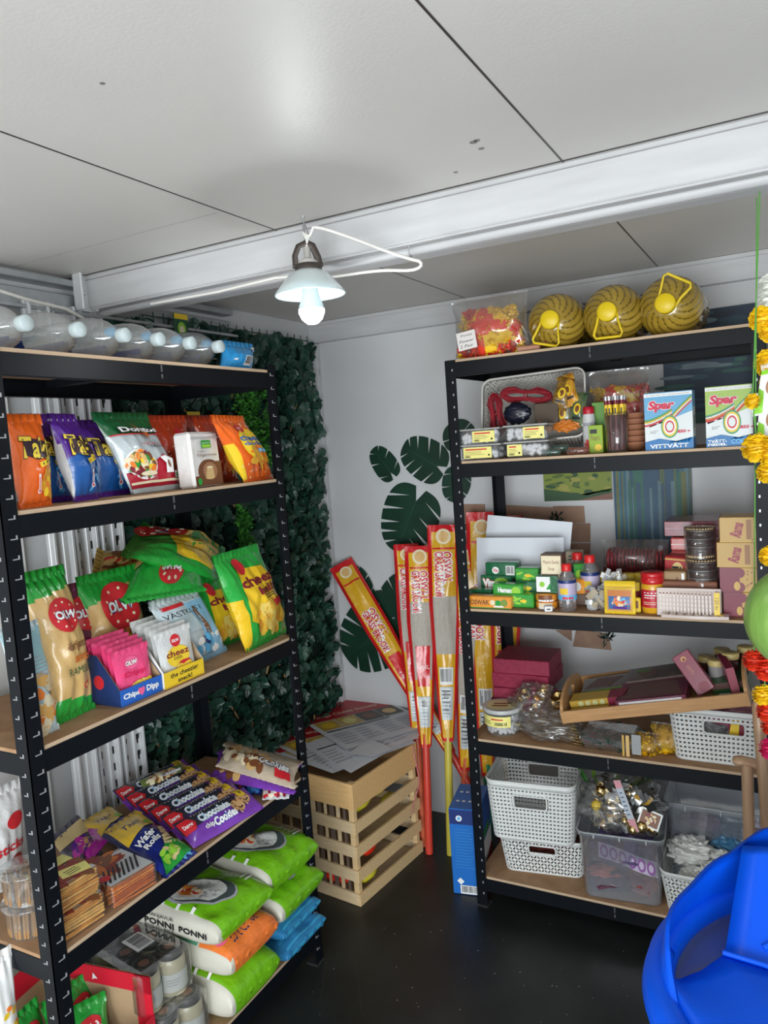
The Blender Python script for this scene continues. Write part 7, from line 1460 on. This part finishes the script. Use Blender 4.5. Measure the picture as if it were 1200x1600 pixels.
for k, (x, y, z, s, lb) in enumerate(((-.075, .03, .15, .055, 'white wrapped bundle, largest one at the left of the basket'), (-.06, -.055, .115, .035, 'white wrapped bundle at the front left of the basket'), (.0, -.04, .125, .040, 'white wrapped bundle in the basket middle'), (.02, .02, .145, .035, 'white wrapped bundle behind the middle one'), (.07, -.05, .12, .035, 'white wrapped bundle next to the blue bin'))): crumple('wrapped_bundle', lb, Pl @ Matrix.Translation((x, y, z-.02)), None, (0, 0, 0), s, wc, (1.2, 1, .8), 70+k, 'bundle', 'white wrapped bundles')
crumple('wrapped_bundle', 'blue film bundle behind the white ones', Pl @ Matrix.Translation((.03, .075, .15)), None, (0, 0, 0), .035, M('blue_film', (.06, .2, .35), .3), (1.3, .8, .8), 80, 'bundle')
crumple('wrapped_bundle', 'pink film bundle beside the blue one', Pl @ Matrix.Translation((.10, .06, .14)), None, (0, 0, 0), .03, M('hot_pink_film', (.6, .05, .25), .3), (1.3, .8, .8), 81, 'bundle')

# ============================================================ right edge: chair, garlands, blue bin
cw = M('chair_wood', (.36, .22, .13), .4, col2=(.46, .29, .17), vscale=5, stretch=(20, 20, 2), coat=.2)
def chair():
    A0 = at((1158, 1190), Y=1.80); root = empty('armchair', TR(A0.x, A0.y, 0), 'light wooden armchair behind the blue bin, armrest and posts showing', 'chair'); za = A0.z
    mb = MB(); mb.tube([(-.018, .0, za), (-.012, .0, za), (.0, .005, za), (.06, .02, za-.014), (.16, .05, za-.02), (.30, .09, za-.01)], [.006, .016, .018, .017, .016, .015], cw, 14, flat=.62); mb.obj('armrest', root)
    mb = MB(); mb.cyl((.012, .0, .0), .0125, za-.004, cw, 14); mb.obj('front_leg', root)
    mb = MB(); T = at((1182, 1090), Y=1.80); M_ = at((1196, 1250), Y=1.80); mb.tube([(T.x-A0.x, -.01, T.z+.0), (T.x-A0.x+.003, -.01, T.z-.02), (M_.x-A0.x, -.005, M_.z), (M_.x-A0.x+.02, 0, .0)], [.008, .018, .018, .016], cw, 12, flat=.7); mb.obj('back_post', root)
    mb = MB(); mb.box((.26, .10, .43), (.46, .42, .03), cw, .008); mb.obj('seat', root)
    for (x, y) in ((.46, -.08), (.46, .28), (.05, .28)): mb = MB(); mb.cyl((x, y, 0), .014, .415, cw, 12); mb.obj('leg', root)
chair()
fy2, fr2, fp2, fw2 = M('marigold', (.85, .55, .01), .55, var=.12), M('garland_red', (.72, .04, .01), .55, var=.15), M('garland_pink', (.75, .02, .15), .55, var=.1), M('petal_white', (.75, .76, .70), .5)
def flower(parent, c, r, m, seed, flatp=1):
    R = random.Random(seed); mb = MB(); n = 110
    for k in range(n):
        z = 1-2*(k+.5)/n; a = k*2.39996; d = Vector((math.sqrt(1-z*z)*math.cos(a), math.sqrt(1-z*z)*math.sin(a), z)); d = (d+Vector((R.uniform(-.15, .15), R.uniform(-.15, .15), R.uniform(-.15, .15)))).normalized(); t = d.cross(Vector((.2, .3, .9))).normalized()*r*.26; u = d.cross(t).normalized()*r*.07; p = Vector(c)
        mb.add([p+d*r*.5-t*.6, p+d*r*.5+t*.6, p+d*r*.95+t+u, p+d*r*R.uniform(1.02, 1.12), p+d*r*.95-t-u], [(0, 1, 2, 3, 4)], m)
    mb.ball(c, r*.72, m, 10, 8); mb.obj('flower', parent)
def garland(lab, Y, items, pxtop, pxbot):
    root = empty('flower_garland', Matrix.Translation((0, 0, 0)), lab, 'garland', 'flower garlands at the right edge'); mb = MB(); pts = [at(pxtop, Y=Y)]+[at(p[0], Y=Y) for p in items]+[at(pxbot, Y=Y)]; pts[0].z = max(pts[0].z, 1.98); mb.tube(pts, .0012, M('string_green', (.1, .35, .05), .6), 4); mb.obj('string', root)
    for k, (px, r, m) in enumerate(items): flower(root, at(px, Y=Y), r, m, k+int(Y*10))
garland('marigold garland with white tip flowers hanging at the right photo edge', 1.72, [((1203, 445), .022, fw2), ((1202, 466), .020, fw2), ((1192, 498), .026, fy2), ((1207, 515), .026, fy2), ((1202, 567), .028, fy2), ((1208, 600), .026, fy2)], (1206, 300), (1210, 640))
garland('marigold garland ending in two big blooms under the hanging pouches', 1.66, [((1176, 627), .015, fy2), ((1183, 700), .028, fy2), ((1204, 706), .026, fy2), ((1201, 738), .022, fy2), ((1203, 869), .020, fy2), ((1205, 912), .018, fr2)], (1195, 610), (1204, 925))
garland('mixed red, yellow and pink garland hanging below the green balloon', 1.70, [((1178, 1032), .022, fr2), ((1197, 1046), .024, fr2), ((1193, 1086), .022, fy2), ((1199, 1112), .022, fr2), ((1205, 1135), .020, fr2), ((1203, 1170), .022, fp2)], (1200, 1000), (1204, 1190))
c = at((1247, 966), Y=1.60); mb = MB(); mb.lathe([(.001, -.098)]+[(.093*math.sin(a), -.098*math.cos(a)) for a in [pi*k/24 for k in range(1, 24)]]+[(.001, .098)], M('melon_green', (.17, .34, .06), .35, col2=(.26, .45, .10), vscale=8, stretch=(14, 14, 1.5), coat=.3), 48, wob=lambda a, z: .006*math.sin(14*a))
o = tag(mb.obj('paper_lantern', None, Matrix.Translation(c)), 'round green ribbed hanging ball cut by the right photo edge', 'hanging ball')
mb = MB(); mb.tube([(0, 0, .097), (0, 0, CE-c.z)], .0012, M('string_green'), 4); mb.obj('string', o)
def a_po(a): a.rect(-1, 0, 1, 1, WHITE); a.ell(.2, .62, .6, .22, ink('nutty', (.35, .16, .07))); a.heap(.2, .62, .4, .15, 20, [TAN, CRM, BRN], .12); a.poly([(-1, .0), (-.2, .0), (-.5, .5), (-1, .6)], ink('pouch_lime', (.25, .6, .03))); a.rect(-1, .9, 1, 1, ink('pouch_lime'))
for k, (bl, br, tl, lb) in enumerate((((1176, 648), (1215, 640), (1190, 580), 'green and white nut pouch hanging among the marigolds, upper'), ((1178, 700), (1222, 692), (1186, 632), 'green and white nut pouch hanging among the marigolds, lower'))):
    P, w_, h_ = tri(at(bl, Y=1.70+.03*k), at(br, Y=1.70+.03*k), at(tl, Y=1.70+.03*k)); bag('snack_pouch', lb, 'pouch', P, w_, h_, .02, WHITE, a_po, seed=130+k, group='hanging nut pouches', nx=16, ny=20)
def bluebin():
    C0 = Vector((.092, 1.135, .0)); R = .275; zr = .760; bl = M('blue_plastic', (.0006, .095, .80), .38, var=.03, spec=.3)
    root = empty('dispenser_bin', Matrix.Translation(C0), 'large round bright blue lidded bin in the lower right corner', 'bin')
    mb = MB(); mb.lathe([(R*.80, 0), (R*.86, .01), (R*.97, zr-.06), (R*.965, zr-.02)], CLR('milky_bin', (.70, .74, .72), .2, .25, .2, (.50, .48, .42)), 60)
    for k in range(9): a = math.radians(200+k*9); mb.tube([(R*.99*math.cos(a+.02*math.sin(q)), R*.99*math.sin(a+.02*math.sin(q)), zr-.06-q*.05) for q in range(7)], .004, CLR('milky_bin'), 6)
    mb.obj('bin_body', root)
    mb = MB(); mb.lathe([(R*.95, zr-.028), (R*1.04, zr-.048), (R*1.09, zr-.043), (R*1.115, zr-.018), (R*1.09, zr+.004), (R*1.02, zr+.012), (R*.95, zr+.004), (R*.95, zr-.028)], bl, 90); mb.obj('rim', root)
    hp = [(206, .0), (198, .02), (190, .045), (180, .062), (160, .058), (140, .078), (120, .112), (100, .14), (80, .15), (60, .15), (40, .12), (20, .06), (0, .0)]
    def hh(a):
        for (a0, h0), (a1, h1) in zip(hp, hp[1:]):
            if a <= a0 and a >= a1: t = (a0-a)/(a0-a1); t = t*t*(3-2*t); return h0+(h1-h0)*t
        return 0
    mb = MB(); n = 60; V = []
    for th in (0, .005):
        for i in range(n+1):
            a = 206-206*i/n; ar = math.radians(a)
            for q in range(6): u = q/5; rr = R*1.03-.012*u-th; V.append((rr*math.cos(ar), rr*math.sin(ar), zr+hh(a)*u))
    m_ = 6*(n+1)
    F = [(s_*m_+i*6+q, s_*m_+i*6+q+1, s_*m_+(i+1)*6+q+1, s_*m_+(i+1)*6+q) for s_ in (0, 1) for i in range(n) for q in range(5)]+[(i*6+5, m_+i*6+5, m_+(i+1)*6+5, (i+1)*6+5) for i in range(n)]
    mb.add(V, F, bl, True); mb.obj('hood', root)
    L = lambda x, y, z: Vector((x, y, z))-C0
    A1, B1_, C1, D1 = L(-.105, 1.153, .757), L(-.086, 1.325, .853), L(.30, 1.27, .90), L(.33, 1.06, .757)
    n = 12; V = []
    for j in range(n+1):
        for i in range(n+1):
            u, v = i/n, j/n; p = A1*(1-u)*(1-v)+D1*u*(1-v)+C1*u*v+B1_*(1-u)*v; V.append(p+Vector((0, .02*math.sin(pi*u), 0)))
    mb = MB(); mb.add(V, [(j*(n+1)+i, j*(n+1)+i+1, (j+1)*(n+1)+i+1, (j+1)*(n+1)+i) for j in range(n) for i in range(n)], bl, True); o = mb.obj('inner_panel', root); o.modifiers.new('thickness', 'SOLIDIFY').thickness = .004
    E_ = [(-.190, 1.135, .756), (-.186, 1.104, .757), (-.16, 1.089, .758), (-.132, 1.115, .762), (-.105, 1.153, .768), (-.046, 1.146, .768), (.05, 1.115, .766), (.16, 1.08, .764), (.33, 1.04, .758)]
    def edge(t):
        q = t*(len(E_)-1); i = min(int(q), len(E_)-2); f = q-i; return L(*E_[i])*(1-f)+L(*E_[i+1])*f
    mb = MB(); V = []; F = []; n = 48; k_ = 8
    for i in range(n+1):
        a = math.radians(180+i*175/n); t = i/n
        for q in range(k_+1): u = q/k_; rr = R*.965; e = edge(t); V.append((rr*math.cos(a)*(1-u)+e.x*u, rr*math.sin(a)*(1-u)+e.y*u, (zr+.002)*(1-u)+e.z*u+.012*math.sin(pi*u)))
    for i in range(n):
        for q in range(k_): F.append((i*(k_+1)+q, (i+1)*(k_+1)+q, (i+1)*(k_+1)+q+1, i*(k_+1)+q+1))
    mb.add(V, F, bl, True); o = mb.obj('front_lid', root); o.modifiers.new('thickness', 'SOLIDIFY').thickness = .004
    mb = MB(); mb.tube([edge(t)+Vector((0, 0, .004)) for t in (.5, .56, .62, .7, .8, .9, 1)], .004, bl, 8); mb.obj('ridge', root)
    mb = MB(); mb.tube([L(-.052, 1.18, .775), L(-.02, 1.205, .79), L(-.012, 1.21, .83), L(-.008, 1.26, .865)], .005, bl, 8); mb.obj('latch_rib', root)
    mb = MB(); mb.lathe([(R*.79, .012), (R*.93, zr-.05), (.001, zr-.22)], M('bin_inside_shade', (.012, .025, .035), .3), 60); mb.obj('dark_inside_cone', root)  # added dark cone, its colour standing in for shade inside the bin
bluebin()
